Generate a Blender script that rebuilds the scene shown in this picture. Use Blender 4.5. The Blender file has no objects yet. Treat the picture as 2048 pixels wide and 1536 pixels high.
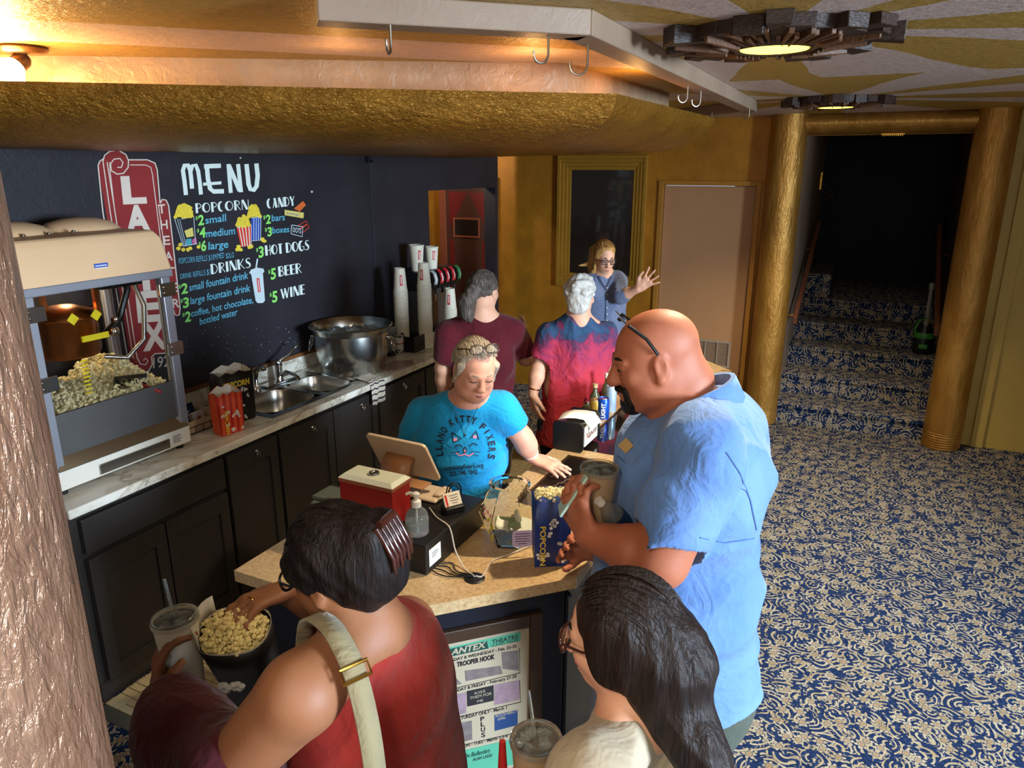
import bpy, bmesh, math, random
import numpy as np
from mathutils import Vector, Matrix
random.seed(7); np.random.seed(7)
SC = bpy.context.scene
COL = SC.collection
PI = math.pi
# ------------------------------------------------------------------ camera
FPX, PCX, PCY = 1460.0, 1024.0, 768.0
PITCH, YAW, EYE = math.atan(435/1460), math.radians(26.2), 2.2
cd = bpy.data.cameras.new('camera'); cam = bpy.data.objects.new('camera', cd); COL.objects.link(cam)
cd.sensor_fit = 'HORIZONTAL'; cd.sensor_width = 36.0; cd.lens = FPX/2048*36
cd.clip_start = 0.05; cd.clip_end = 60
cam.location = (0, 0, EYE); cam.rotation_euler = (PI/2-PITCH, 0, YAW)
SC.camera = cam
# ------------------------------------------------------------------ world, lights, exposure
W = bpy.data.worlds.new('world'); SC.world = W; W.use_nodes = True
W.node_tree.nodes['Background'].inputs[0].default_value = (0.55, 0.72, 1.0, 1)
W.node_tree.nodes['Background'].inputs[1].default_value = 0.6
vs = SC.view_settings
vs.view_transform = 'Standard'; vs.look = 'None'; vs.gamma = 1.0; vs.use_curve_mapping = False
vs.exposure = 0.68
def lamp(name, kind, loc, energy, color, target=None, **kw):
    d = bpy.data.lights.new(name, kind); d.energy = energy; d.color = color
    for k, v in kw.items(): setattr(d, k, v)
    o = bpy.data.objects.new(name, d); COL.objects.link(o); o.location = loc
    if target is not None:
        o.rotation_euler = (Vector(target)-Vector(loc)).to_track_quat('-Z', 'Y').to_euler()
    return o
# daylight through the glass street doors, right of and behind the viewpoint
lamp('daylight', 'AREA', (6.2, .55, 2.35), 1050, (0.66, 0.82, 1.0), (0.2, 2.6, 0.7), shape='RECTANGLE', size=1.7, size_y=2.2)
# unseen fill light added behind the viewpoint to raise the ambient level
lamp('rear_fill', 'AREA', (0.6, -2.0, 2.45), 38, (1.0, 0.92, 0.82), (-1.4, 3.2, 1.2), shape='RECTANGLE', size=1.8, size_y=1.2)

# unseen spot added as fill above the viewpoint, in line with the downlights
lamp('overhead_fill', 'SPOT', (-.36, -.02, 2.56), 30, (1, .86, .66), (-1.4, 1.6, 0), spot_size=math.radians(130), spot_blend=.8, shadow_soft_size=.08)
# ------------------------------------------------------------------ pixel helpers (2048 x 1536 photograph -> points in the room)
_c = np.array([0, 0, EYE])
_fw = np.array([-math.sin(YAW)*math.cos(PITCH), math.cos(YAW)*math.cos(PITCH), -math.sin(PITCH)])
_rt = np.array([math.cos(YAW), math.sin(YAW), 0.0]); _up = np.cross(_rt, _fw)
_hf = np.array([-math.sin(YAW), math.cos(YAW), 0.0])
def ray(x, y): return _fw + _rt*(x-PCX)/FPX - _up*(y-PCY)/FPX
def atz(x, y, z): r = ray(x, y); return _c + r*((z-EYE)/r[2])
def atx(x, y, X): r = ray(x, y); return _c + r*(X/r[0])
def aty(x, y, Y): r = ray(x, y); return _c + r*(Y/r[1])
def atd(x, y, d): r = ray(x, y); return _c + r*(d/(r@_hf))
def atp(x, y, p0, n):
    r = ray(x, y); p0 = np.array(p0, float); n = np.array(n, float)
    return _c + r*(((p0-_c)@n)/(r@n))
# ------------------------------------------------------------------ materials
MATS = {}
def lin(c):
    if isinstance(c, str):
        c = [int(c[i:i+2], 16)/255 for i in (0, 2, 4)]
        c = [x/12.92 if x <= .04045 else ((x+.055)/1.055)**2.4 for x in c]
    return (c[0], c[1], c[2], 1.0)
class NT:
    def __init__(s, name):
        s.m = bpy.data.materials.new(name); s.m.use_nodes = True; s.t = s.m.node_tree
        s.b = s.t.nodes['Principled BSDF']; MATS[name] = s.m
        s.tc = s.t.nodes.new('ShaderNodeTexCoord')
    def n(s, typ, **kw):
        o = s.t.nodes.new('ShaderNode'+typ)
        for k, v in kw.items():
            if k.startswith('_'): o.inputs[k[1:]].default_value = v
            else: setattr(o, k, v)
        return o
    def l(s, a, b): s.t.links.new(a, b)
    def math(s, op, a, b=None, c=None):
        o = s.n('Math', operation=op)
        for i, x in enumerate((a, b, c)):
            if x is None: continue
            if isinstance(x, (int, float)): o.inputs[i].default_value = x
            else: s.l(x, o.inputs[i])
        return o.outputs[0]
    def mix(s, fac, a, b):
        o = s.n('Mix', data_type='RGBA')
        for i, x in ((0, fac), (6, a), (7, b)):
            if isinstance(x, (int, float)): o.inputs[i].default_value = x
            elif isinstance(x, (tuple, list, str)): o.inputs[i].default_value = lin(x) if isinstance(x, str) else x
            else: s.l(x, o.inputs[i])
        return o.outputs[2]
    def coords(s, scale=(1, 1, 1), src='Object'):
        mp = s.n('Mapping'); mp.inputs['Scale'].default_value = scale
        s.l(s.tc.outputs[src], mp.inputs['Vector']); return mp.outputs[0]
    def noise(s, scale, detail=2, vec=None, rough=.5, dist=0):
        o = s.n('TexNoise'); o.inputs['Scale'].default_value = scale; o.inputs['Detail'].default_value = detail
        o.inputs['Roughness'].default_value = rough; o.inputs['Distortion'].default_value = dist
        s.l(vec if vec is not None else s.tc.outputs['Object'], o.inputs['Vector']); return o.outputs['Fac']
    def ramp(s, fac, stops, interp='LINEAR'):
        o = s.n('ValToRGB'); r = o.color_ramp; r.interpolation = interp
        while len(r.elements) < len(stops): r.elements.new(.5)
        for e, (p, c) in zip(r.elements, stops): e.position = p; e.color = lin(c) if isinstance(c, str) else c
        s.l(fac, o.inputs[0]); return o.outputs[0]
    def bump(s, h, strength=.3, dist=.01, prev=None):
        o = s.n('Bump'); o.inputs['Strength'].default_value = strength; o.inputs['Distance'].default_value = dist
        s.l(h, o.inputs['Height'])
        if prev is not None: s.l(prev, o.inputs['Normal'])
        s.l(o.outputs[0], s.b.inputs['Normal']); return o.outputs[0]
    def set(s, **kw):
        for k, v in kw.items():
            k = k.replace('_', ' ')
            if isinstance(v, str): v = lin(v)
            if hasattr(v, 'is_linked'): s.l(v, s.b.inputs[k])
            else: s.b.inputs[k].default_value = v
        return s
def pm(name, col, rough=.5, metal=0, var=.12, vs=9, bump=0, bs=60, bdist=.004, bdet=3, stretch=(1, 1, 1), trans=0, ior=1.45, emit=None, es=0, spec=.5, coat=0, sheen=0, sss=0):
    if name in MATS: return MATS[name]
    t = NT(name); c = lin(col); vec = t.coords(stretch)
    if var:
        f = t.noise(vs, 3, vec)
        lo = tuple(x*(1-var) for x in c[:3])+(1,); hi = tuple(min(1, x*(1+var)) for x in c[:3])+(1,)
        t.l(t.mix(f, lo, hi), t.b.inputs['Base Color'])
    else: t.b.inputs['Base Color'].default_value = c
    t.set(Roughness=rough, Metallic=metal, IOR=ior)
    t.b.inputs['Specular IOR Level'].default_value = spec
    if trans: t.b.inputs['Transmission Weight'].default_value = trans
    if coat: t.b.inputs['Coat Weight'].default_value = coat
    if sheen: t.b.inputs['Sheen Weight'].default_value = sheen
    if sss:
        t.b.inputs['Subsurface Weight'].default_value = sss; t.b.inputs['Subsurface Scale'].default_value = .01
        t.b.inputs['Subsurface Radius'].default_value = (1, .4, .25)
    if emit: t.b.inputs['Emission Color'].default_value = lin(emit); t.b.inputs['Emission Strength'].default_value = es
    if bump: t.bump(t.noise(bs, bdet, vec), bump, bdist)
    return t.m
# ------------------------------------------------------------------ mesh helpers
ORG = {}
def V3(p): return np.array(p, float)
def basis(ax):
    a = V3(ax); a = a/np.linalg.norm(a)
    h = np.array([0, 0, 1.0]) if abs(a[2]) < .9 else np.array([1.0, 0, 0])
    u = np.cross(h, a); u /= np.linalg.norm(u); return u, np.cross(a, u), a
def rotz(a): c, s = math.cos(a), math.sin(a); return np.array([[c, -s, 0], [s, c, 0], [0, 0, 1.0]])
class MB:
    def __init__(s): s.v = []; s.f = []
    def add(s, vs, fs):
        o = len(s.v); s.v += [(float(p[0]), float(p[1]), float(p[2])) for p in vs]; s.f += [tuple(i+o for i in f) for f in fs]; return s
    def box(s, lo, hi, R=None, c=None):
        x0, y0, z0 = lo; x1, y1, z1 = hi
        p = np.array([(x0,y0,z0),(x1,y0,z0),(x1,y1,z0),(x0,y1,z0),(x0,y0,z1),(x1,y0,z1),(x1,y1,z1),(x0,y1,z1)], float)
        if R is not None:
            c = p.mean(0) if c is None else V3(c); p = (p-c)@np.array(R).T+c
        return s.add(p, [(3,2,1,0),(4,5,6,7),(0,1,5,4),(1,2,6,5),(2,3,7,6),(3,0,4,7)])
    def obox(s, c, ux, uy, uz, sx, sy, sz):   # oriented box, full sizes
        c, ux, uy, uz = V3(c), V3(ux), V3(uy), V3(uz)
        p = [c+ux*a*sx/2+uy*b*sy/2+uz*d*sz/2 for a, b, d in ((-1,-1,-1),(1,-1,-1),(1,1,-1),(-1,1,-1),(-1,-1,1),(1,-1,1),(1,1,1),(-1,1,1))]
        return s.add(p, [(3,2,1,0),(4,5,6,7),(0,1,5,4),(1,2,6,5),(2,3,7,6),(3,0,4,7)])
    def prism(s, poly, z0, z1):
        n = len(poly); return s.add([(x, y, z0) for x, y in poly]+[(x, y, z1) for x, y in poly],
            [tuple(range(n-1, -1, -1)), tuple(range(n, 2*n))]+[(i, (i+1) % n, (i+1) % n+n, i+n) for i in range(n)])
    def slab(s, pts, nrm, t):                 # planar polygon extruded along a normal
        pts = [V3(p) for p in pts]; n = V3(nrm); k = len(pts)
        return s.add(pts+[p+n*t for p in pts], [tuple(range(k-1, -1, -1)), tuple(range(k, 2*k))]+[(i, (i+1) % k, (i+1) % k+k, i+k) for i in range(k)])
    def pipe(s, pts, r, n=8, caps=True, closed=False):
        P = [V3(p) for p in pts]; m = len(P); R = [r]*m if isinstance(r, (int, float)) else list(r)
        T = []
        for i in range(m):
            a = P[(i-1) % m] if (closed or i > 0) else P[i]; b = P[(i+1) % m] if (closed or i < m-1) else P[i]
            d = b-a; T.append(d/(np.linalg.norm(d)+1e-12))
        u, w, _ = basis(T[0]); vs = []
        for i in range(m):
            u = u-T[i]*(u@T[i]); u /= np.linalg.norm(u)+1e-12; w = np.cross(T[i], u)
            for j in range(n):
                a = 2*PI*j/n; vs.append(P[i]+(u*math.cos(a)+w*math.sin(a))*R[i])
        fs = [(i*n+j, i*n+(j+1) % n, ((i+1) % m)*n+(j+1) % n, ((i+1) % m)*n+j) for i in range(m if closed else m-1) for j in range(n)]
        if caps and not closed: fs += [tuple(range(n-1, -1, -1)), tuple((m-1)*n+j for j in range(n))]
        return s.add(vs, fs)
    def lathe(s, c, prof, n=24, ax=(0, 0, 1), sx=1, sy=1, ang0=0):
        u, w, a = basis(ax); c = V3(c)
        if tuple(ax) == (0, 0, 1): u, w = np.array([1.0, 0, 0]), np.array([0, 1.0, 0])
        vs, rows = [], []
        for r, z in prof:
            if r < 1e-6: rows.append([len(vs)]); vs.append(c+a*z)
            else:
                rows.append([len(vs)+j for j in range(n)])
                for j in range(n):
                    t = 2*PI*j/n+ang0; vs.append(c+u*math.cos(t)*r*sx+w*math.sin(t)*r*sy+a*z)
        fs = []
        for A, B in zip(rows[:-1], rows[1:]):
            for j in range(n):
                k = (j+1) % n
                if len(A) == 1 and len(B) == 1: continue
                if len(A) == 1: fs.append((A[0], B[k], B[j]))
                elif len(B) == 1: fs.append((A[j], A[k], B[0]))
                else: fs.append((A[j], A[k], B[k], B[j]))
        return s.add(vs, fs)
    def cyl(s, p0, p1, r0, r1=None, n=16):
        p0, p1 = V3(p0), V3(p1); d = p1-p0; L = np.linalg.norm(d); r1 = r0 if r1 is None else r1
        return s.lathe(p0, [(0, 0), (r0, 0), (r1, L), (0, L)], n, tuple(d/L))
    def ball(s, c, r, n=12, sc=(1, 1, 1)):
        m = MB().lathe((0, 0, 0), [(math.sin(PI*i/(n//2))*r if 0 < i < n//2 else 0, -math.cos(PI*i/(n//2))*r) for i in range(n//2+1)], n)
        return s.add([V3(c)+V3(p)*V3(sc) for p in m.v], m.f)
    def grid(s, P, cu=False, cv=False):
        nu, nv = len(P), len(P[0]); vs = [p for row in P for p in row]
        fs = [(i*nv+j, i*nv+(j+1) % nv, ((i+1) % nu)*nv+(j+1) % nv, ((i+1) % nu)*nv+j) for i in range(nu if cu else nu-1) for j in range(nv if cv else nv-1)]
        return s.add(vs, fs)
    def xf(s, R, t=(0, 0, 0)):
        a = np.array(s.v)@np.array(R).T+V3(t); s.v = [tuple(p) for p in a]; return s
    def build(s, name, mat, parent=None, smooth=35, bevel=0, seg=2, solid=0, sub=0):
        return mkobj(name, s.v, s.f, mat, parent, smooth, bevel, seg, solid, sub)
def mkobj(name, v, f, mat, parent=None, smooth=35, bevel=0, seg=2, solid=0, sub=0):
    v = np.array(v, float)
    if parent is not None: org = ORG[parent.name]
    else: org = np.array([(v[:,0].min()+v[:,0].max())/2, (v[:,1].min()+v[:,1].max())/2, v[:,2].min()])
    me = bpy.data.meshes.new(name); me.from_pydata((v-org).tolist(), [], f); me.update()
    if mat is not None: me.materials.append(MATS[mat] if isinstance(mat, str) else mat)
    if smooth:
        me.shade_smooth()
        if smooth < 180: me.set_sharp_from_angle(angle=math.radians(smooth))
    o = bpy.data.objects.new(name, me); COL.objects.link(o); ORG[o.name] = org
    if parent is not None: o.parent = parent
    else: o.location = org
    if sub: m = o.modifiers.new('sub', 'SUBSURF'); m.levels = m.render_levels = sub
    if solid: m = o.modifiers.new('sol', 'SOLIDIFY'); m.thickness = solid; m.offset = 0
    if bevel:
        m = o.modifiers.new('bev', 'BEVEL'); m.width = bevel; m.segments = seg; m.limit_method = 'ANGLE'; m.angle_limit = math.radians(40)
    return o
def tag(o, label, cat, group=None):
    o['label'] = label; o['category'] = cat
    if group: o['group'] = group
    return o
def thing(name, label, cat, loc=(0, 0, 0), group=None):
    o = bpy.data.objects.new(name, None); COL.objects.link(o); o.location = loc; o.empty_display_size = .05
    ORG[o.name] = V3(loc); return tag(o, label, cat, group)
def struct(o): o['kind'] = 'structure'; return o
def stuff(o): o['kind'] = 'stuff'; return o
def dup(root, loc, rz=None, label=None, parent=None):
    r = root.copy(); COL.objects.link(r); r.location = loc
    if rz is not None: r.rotation_euler = (0, 0, rz)
    if label: r['label'] = label
    ORG[r.name] = V3(loc)
    for ch in list(root.children):
        c = ch.copy(); COL.objects.link(c); c.parent = r
        for g in list(ch.children):
            d = g.copy(); COL.objects.link(d); d.parent = c
    return r
# ------------------------------------------------------------------ lettering
def text_mesh(s, offset=0.0, shear=0.0):
    cu = bpy.data.curves.new('t', 'FONT'); cu.body = s; cu.resolution_u = 3; cu.offset = offset; cu.shear = shear
    o = bpy.data.objects.new('t', cu); COL.objects.link(o)
    bpy.context.view_layer.update()
    me = bpy.data.meshes.new_from_object(o.evaluated_get(bpy.context.evaluated_depsgraph_get()))
    v = np.array([tuple(p.co) for p in me.vertices]); f = [tuple(p.vertices) for p in me.polygons]
    bpy.data.objects.remove(o); bpy.data.curves.remove(cu); bpy.data.meshes.remove(me)
    return v, f
def text_on(mb, s, p, ux, uy, w, h, offset=0.0, shear=0.0, lift=.001):
    v, f = text_mesh(s, offset, shear)
    if len(v) == 0: return
    ux, uy, p = V3(ux), V3(uy), V3(p); nrm = np.cross(ux, uy); nrm /= np.linalg.norm(nrm)
    x0, x1 = v[:,0].min(), v[:,0].max(); hh = .70
    P = [p+ux*((a[0]-x0)/(x1-x0))*w+uy*(a[1]/hh)*h+nrm*lift for a in v]
    mb.add(P, f)
def stroke(mb, pts, w, place, lift=0, nrm=(1, 0, 0)):
    """flat brush stroke of width w (scalar or list) through 2D pts, placed by place(u,v)->3D"""
    P = [np.array(p, float) for p in pts]; m = len(P); Wd = [w]*m if isinstance(w, (int, float)) else w
    L, R = [], []
    for i in range(m):
        d = P[min(i+1, m-1)]-P[max(i-1, 0)]; d = d/(np.linalg.norm(d)+1e-9); n = np.array([-d[1], d[0]])
        L.append(P[i]+n*Wd[i]/2); R.append(P[i]-n*Wd[i]/2)
    vs = [place(*q)+V3(nrm)*lift for q in R]+[place(*q)+V3(nrm)*lift for q in L]
    mb.add(vs, [(i, i+1, m+i+1, m+i) for i in range(m-1)])
def arc(cx, cy, rx, ry, a0, a1, n=14): return [(cx+rx*math.cos(math.radians(a0+(a1-a0)*i/n)), cy+ry*math.sin(math.radians(a0+(a1-a0)*i/n))) for i in range(n+1)]
# deco lettering: thick first stroke, thin second stroke, unit cell of width w and height 1
K, k_ = .30, .085
DECO = {
 'A': (.72, [([(.1,0),(.38,1)], k_), ([(.52,0),(.34,1)], K), ([(.16,.28),(.5,.28)], k_)]),
 'B': (.62, [([(.15,0),(.15,1)], K), (arc(.25,.76,.28,.22,-90,90), k_), (arc(.25,.27,.32,.25,-90,90), k_)]),
 'C': (.66, [(arc(.38,.5,.25,.46,75,285,20), [.1+.2*math.sin(PI*i/20) for i in range(21)])]),
 'D': (.72, [([(.15,0),(.15,1)], K), (arc(.22,.5,.42,.47,-90,90), k_)]),
 'E': (.56, [([(.15,0),(.15,1)], K), ([(.15,.96),(.52,.96)], k_), ([(.15,.5),(.48,.5)], k_), ([(.15,.04),(.52,.04)], k_)]),
 'G': (.74, [(arc(.4,.5,.27,.46,65,300,20), [.1+.2*math.sin(PI*i/20) for i in range(21)]), ([(.42,.42),(.66,.42),(.66,.05)], k_)]),
 'H': (.72, [([(.15,0),(.15,1)], K), ([(.62,0),(.62,1)], k_), ([(.15,.5),(.62,.5)], k_)]),
 'I': (.34, [([(.16,0),(.16,1)], K)]),
 'K': (.70, [([(.15,0),(.15,1)], K), ([(.24,.45),(.62,1)], k_), ([(.3,.52),(.64,0)], k_)]),
 'N': (.74, [([(.1,0),(.1,1)], k_), ([(.16,1),(.54,0)], K), ([(.66,0),(.66,1)], k_)]),
 'O': (.80, [(arc(.4,.5,.27,.44,90,270,16), [.1+.22*math.sin(PI*i/16) for i in range(17)]), (arc(.4,.5,.32,.46,-90,90), k_)]),
 'P': (.60, [([(.15,0),(.15,1)], K), (arc(.22,.72,.32,.25,-90,90), k_)]),
 'R': (.66, [([(.15,0),(.15,1)], K), (arc(.22,.74,.32,.23,-90,90), k_), ([(.3,.5),(.6,0)], k_)]),
 'S': (.60, [([(.52,.88),(.4,.96),(.24,.93),(.15,.78),(.2,.62),(.34,.5),(.46,.36),(.48,.2),(.38,.07),(.22,.04),(.08,.13)], [.08,.08,.1,.16,.24,.28,.24,.16,.1,.08,.08])]),
 'T': (.62, [([(.31,0),(.31,1)], K), ([(.04,.95),(.58,.95)], k_)]),
 'W': (.98, [([(.08,1),(.3,0)], .22), ([(.3,0),(.48,1)], k_), ([(.46,1),(.68,0)], .22), ([(.68,0),(.88,1)], k_)]),
 'Y': (.66, [([(.1,1),(.34,.45)], .24), ([(.6,1),(.34,.45)], k_), ([(.34,.48),(.34,0)], .24)]),
 ' ': (.34, []),
}
# ------------------------------------------------------------------ materials of the setting
def gold_mat(name, col, col2, metal=.35, rough=.42, sc=(1, 1, 1), bs=34, st=.55):
    t = NT(name); v = t.coords(sc)
    f = t.noise(6, 4, v, .6)
    t.l(t.ramp(f, [(.3, col), (.72, col2)]), t.b.inputs['Base Color'])
    n1 = t.noise(bs, 4, v, .6, .8); n2 = t.noise(bs*.35, 3, v)
    h = t.math('ADD', t.math('MULTIPLY', n1, .6), n2)
    t.set(Metallic=metal, Roughness=rough); t.bump(h, st, .012); return t.m
gold_mat('gold_wall', '9A6414', 'B87C1C', .25, .5, (1, 1, .8), 14, .35)
gold_mat('gold_column', '9C6B22', 'C39245', .55, .36, (1.6, 1.6, .45), 50, .6)
gold_mat('gold_canopy', '7E540F', '9C6C1E', .6, .34, (1, 1, 2.0), 85, .95)
gold_mat('bronze_column', '8A624A', 'B08A70', .5, .25, (1.4, 1.4, .55), 60, 1.0)
gold_mat('fascia_paint', '94795E', 'A88C6E', .12, .45, (1, 1, 1), 22, .9)
def ceiling_mat():
    t = NT('ceiling_paint'); sep = t.n('SeparateXYZ'); g = t.n('NewGeometry'); t.l(g.outputs['Position'], sep.inputs[0])
    x, y = sep.outputs[0], sep.outputs[1]
    near = t.math('LESS_THAN', y, 3.95)
    cy = t.math('ADD', t.math('MULTIPLY', near, 2.58-5.18), 5.18)
    a = t.math('ARCTAN2', t.math('SUBTRACT', y, cy), t.math('ADD', x, .35))
    wob = t.math('MULTIPLY', t.noise(1.5, 1, g.outputs['Position']), 1.2)
    s1 = t.math('SINE', t.math('ADD', t.math('MULTIPLY', a, 8.0), wob))
    s2 = t.math('SINE', t.math('MULTIPLY', a, 3.0))
    ray_ = t.math('GREATER_THAN', t.math('ADD', s1, t.math('MULTIPLY', s2, .5)), .05)
    under = t.math('LESS_THAN', x, -1.0)
    band = t.math('GREATER_THAN', t.math('SINE', t.math('ADD', t.math('MULTIPLY', t.math('SUBTRACT', y, x), 3.4), .6)), .55)
    inner = t.math('MULTIPLY', under, t.math('SUBTRACT', 1, band))
    m = t.math('MAXIMUM', t.math('MULTIPLY', ray_, t.math('SUBTRACT', 1, under)), inner)
    v = g.outputs['Position']; nz = t.noise(40, 5, v, .65)
    gold = t.ramp(nz, [(.3, '9A7A30'), (.7, 'BC9A50')]); white = t.ramp(nz, [(.3, 'BCA79C'), (.7, 'D6C4BA')])
    t.l(t.mix(m, white, gold), t.b.inputs['Base Color']); t.set(Roughness=.42, Metallic=.12)
    h = t.math('ADD', t.noise(55, 4, v, .7, 1.0), t.noise(18, 2, v)); t.bump(h, .55, .012)
ceiling_mat()
def carpet_mat():
    t = NT('floral_carpet'); g = t.n('NewGeometry'); sep = t.n('SeparateXYZ'); t.l(g.outputs['Position'], sep.inputs[0])
    cmb = t.n('CombineXYZ'); t.l(sep.outputs[0], cmb.inputs[0]); t.l(t.math('ADD', sep.outputs[1], sep.outputs[2]), cmb.inputs[1])
    nz = t.n('TexNoise'); nz.inputs['Scale'].default_value = 9; nz.inputs['Detail'].default_value = 1; t.l(cmb.outputs[0], nz.inputs['Vector'])
    off = t.n('VectorMath', operation='MULTIPLY_ADD'); t.l(nz.outputs['Color'], off.inputs[0]); off.inputs[1].default_value = (.05, .05, 0); t.l(cmb.outputs[0], off.inputs[2])
    def cell(scale, rnd, src):
        vo = t.n('TexVoronoi', voronoi_dimensions='2D'); vo.inputs['Scale'].default_value = scale; vo.inputs['Randomness'].default_value = rnd; t.l(src, vo.inputs['Vector'])
        sc = t.n('VectorMath', operation='SCALE'); sc.inputs['Scale'].default_value = scale; t.l(src, sc.inputs[0])
        sp = t.n('VectorMath', operation='SCALE'); sp.inputs['Scale'].default_value = scale; t.l(vo.outputs['Position'], sp.inputs[0])
        df = t.n('VectorMath', operation='SUBTRACT'); t.l(sc.outputs[0], df.inputs[0]); t.l(sp.outputs[0], df.inputs[1])
        s2 = t.n('SeparateXYZ'); t.l(df.outputs[0], s2.inputs[0])
        ang = t.math('ARCTAN2', s2.outputs[1], s2.outputs[0])
        cs = t.n('SeparateColor'); t.l(vo.outputs['Color'], cs.inputs[0])
        return vo.outputs['Distance'], ang, cs.outputs[0], cs.outputs[1]
    d, a, r, r2 = cell(9.5, .85, off.outputs[0])
    sgn = t.math('SUBTRACT', t.math('MULTIPLY', t.math('GREATER_THAN', r, .5), 2), 1)
    sp = t.math('SINE', t.math('ADD', t.math('ADD', t.math('MULTIPLY', d, 26), t.math('MULTIPLY', a, sgn)), t.math('MULTIPLY', r, 20)))
    scroll = t.math('MULTIPLY', t.math('GREATER_THAN', sp, .52), t.math('GREATER_THAN', t.math('SINE', t.math('ADD', t.math('MULTIPLY', a, 2), t.math('MULTIPLY', r2, 9))), -.55))
    d2, a2, q, q2 = cell(13.5, 1.0, cmb.outputs[0])
    pet = t.math('ADD', .30, t.math('MULTIPLY', t.math('SINE', t.math('MULTIPLY', a2, 6)), .09))
    flower = t.math('MULTIPLY', t.math('LESS_THAN', d2, pet), t.math('GREATER_THAN', q, .35))
    ring = t.math('LESS_THAN', t.math('ABSOLUTE', t.math('SUBTRACT', d2, .17)), .03)
    leaf = t.math('GREATER_THAN', t.noise(38, 2, off.outputs[0], .5, 1.2), .60)
    m = t.math('MAXIMUM', t.math('MAXIMUM', scroll, flower), t.math('MULTIPLY', leaf, .85))
    m = t.math('MULTIPLY', m, t.math('SUBTRACT', 1, t.math('MULTIPLY', t.math('MULTIPLY', flower, ring), .7)))
    beige = t.ramp(t.noise(14, 2, cmb.outputs[0]), [(.35, '9A8C6C'), (.65, 'ACA48E')])
    navy = t.ramp(t.noise(60, 2, cmb.outputs[0]), [(.3, '12203C'), (.7, '223660')])
    core = t.math('MULTIPLY', flower, t.math('LESS_THAN', d2, .1))
    col = t.mix(t.math('MULTIPLY', core, .6), t.mix(m, navy, beige), '8A5A34')
    t.l(col, t.b.inputs['Base Color']); t.set(Roughness=.95); t.b.inputs['Specular IOR Level'].default_value = .1
    t.bump(t.noise(420, 2, cmb.outputs[0]), .35, .004)
carpet_mat()
def wallpaint(name, a, b, bump=.25, rough=.5):
    t = NT(name); t.l(t.ramp(t.noise(3, 3), [(.3, a), (.7, b)]), t.b.inputs['Base Color'])
    t.set(Roughness=rough); t.bump(t.math('ADD', t.noise(22, 4, None, .6, 1.5), t.noise(6, 2)), bump, .008)
wallpaint('menu_black', '1B1A20', '26242B', .22, .55)
wallpaint('yellow_wall', 'B59A4C', 'BFA556', .08, .6)
wallpaint('dark_navy', '0A0C16', '10131F', .05, .8)
wallpaint('corridor_brown', '3A2A1E', '46342A', .1, .6)
wallpaint('cream_paint', '8A7360', '9A846E', .2, .5)
wallpaint('plaster', 'B79A62', 'C2A672', .2, .6)
pm('tan_door', 'AC7F56', .55, var=.12, vs=3)
pm('door_gold', 'A97428', .5, metal=.2)
pm('black_trim', '15141A', .5)
pm('tile_cream', 'CDBE98', .25, var=.15, vs=14)
pm('grout', '4A3418', .9)
pm('rail_wood', '7E4C34', .4, var=.2, vs=12, stretch=(6, 1, 6))
pm('dark_wood', '33231A', .5, var=.5, vs=22, bump=.6, bs=60, bdist=.006, stretch=(1, 1, 3))
pm('dark_wood_light', '5A3A22', .5, var=.5, vs=30, bump=.5, bs=80)
pm('lens_yellow', 'FFE066', .3, emit='FFD84A', es=4.0, var=0)
pm('bulb_white', 'FFF4DC', .3, emit='FFE2A8', es=26, var=0)
pm('bronze', '7A5A38', .35, metal=.9)
pm('hook_steel', '9C9488', .3, metal=1)
pm('brass', 'B88A3C', .3, metal=1)
pm('strip_wood', '6B4422', .5, var=.3, vs=20, stretch=(1, .2, 1))
pm('glass_dark', '2A211C', .06, var=.1, vs=2, spec=.6)
pm('frame_gold', 'B0822C', .4, metal=.45, var=.15)
pm('grille_paint', '9C8A76', .5)
pm('red_door', '6A1712', .5, var=.2, vs=4)
pm('brown_door', '4A2A1E', .5, var=.2, vs=4)
pm('copper_paint', '8A4A30', .45, metal=.1)
pm('metal_strip', '8E9088', .4, metal=.8)
# ------------------------------------------------------------------ floor, ceiling, walls
struct(MB().box((-5.2, -2.6, -.06), (3.9, 6.95, 0)).build('floor', 'floral_carpet', smooth=0))
struct(MB().box((-5.2, -2.6, 2.6), (3.9, 6.85, 2.7)).build('ceiling', 'ceiling_paint', smooth=0))
wl = MB(); wl.box((-3.42, -2.6, 0), (-3.3, 5.163, 2.6)); wl.box((-3.42, 5.163, 2.012), (-3.3, 6.345, 2.6)); wl.box((-3.42, 6.345, 0), (-3.3, 6.40, 2.6))
wall_left = struct(wl.build('wall_left', 'menu_black', smooth=0))
struct(MB().box((-3.318, 4.405, 1.0), (-3.292, 5.163, 2.6)).build('trim_1', 'menu_black', smooth=0, bevel=.003))
wb = MB(); wb.box((-5.2, 6.68, 0), (-1.79, 6.8, 2.6)); wb.box((-1.79, 6.68, 2.06), (-.94, 6.8, 2.6)); wb.box((-.94, 6.68, 0), (-.74, 6.8, 2.6))
wall_back = struct(wb.build('wall_back', 'gold_wall', smooth=0))
wr = MB(); wr.box((.66, 6.7, 0), (3.9, 6.82, 2.6)); struct(wr.build('wall_back_right', 'yellow_wall', smooth=0))
tr = MB(); tr.box((.9, 6.67, 0), (.985, 6.7, 2.6)); struct(tr.build('trim_2', 'yellow_wall', smooth=0, bevel=.004))
struct(MB().box((.985, 6.685, 2.02), (2.4, 6.7, 2.06)).build('trim_3', 'yellow_wall', smooth=0, bevel=.004))
struct(MB().box((-5.2, -2.7, 0), (3.9, -2.6, 2.7)).build('wall_front', 'plaster', smooth=0))
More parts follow.
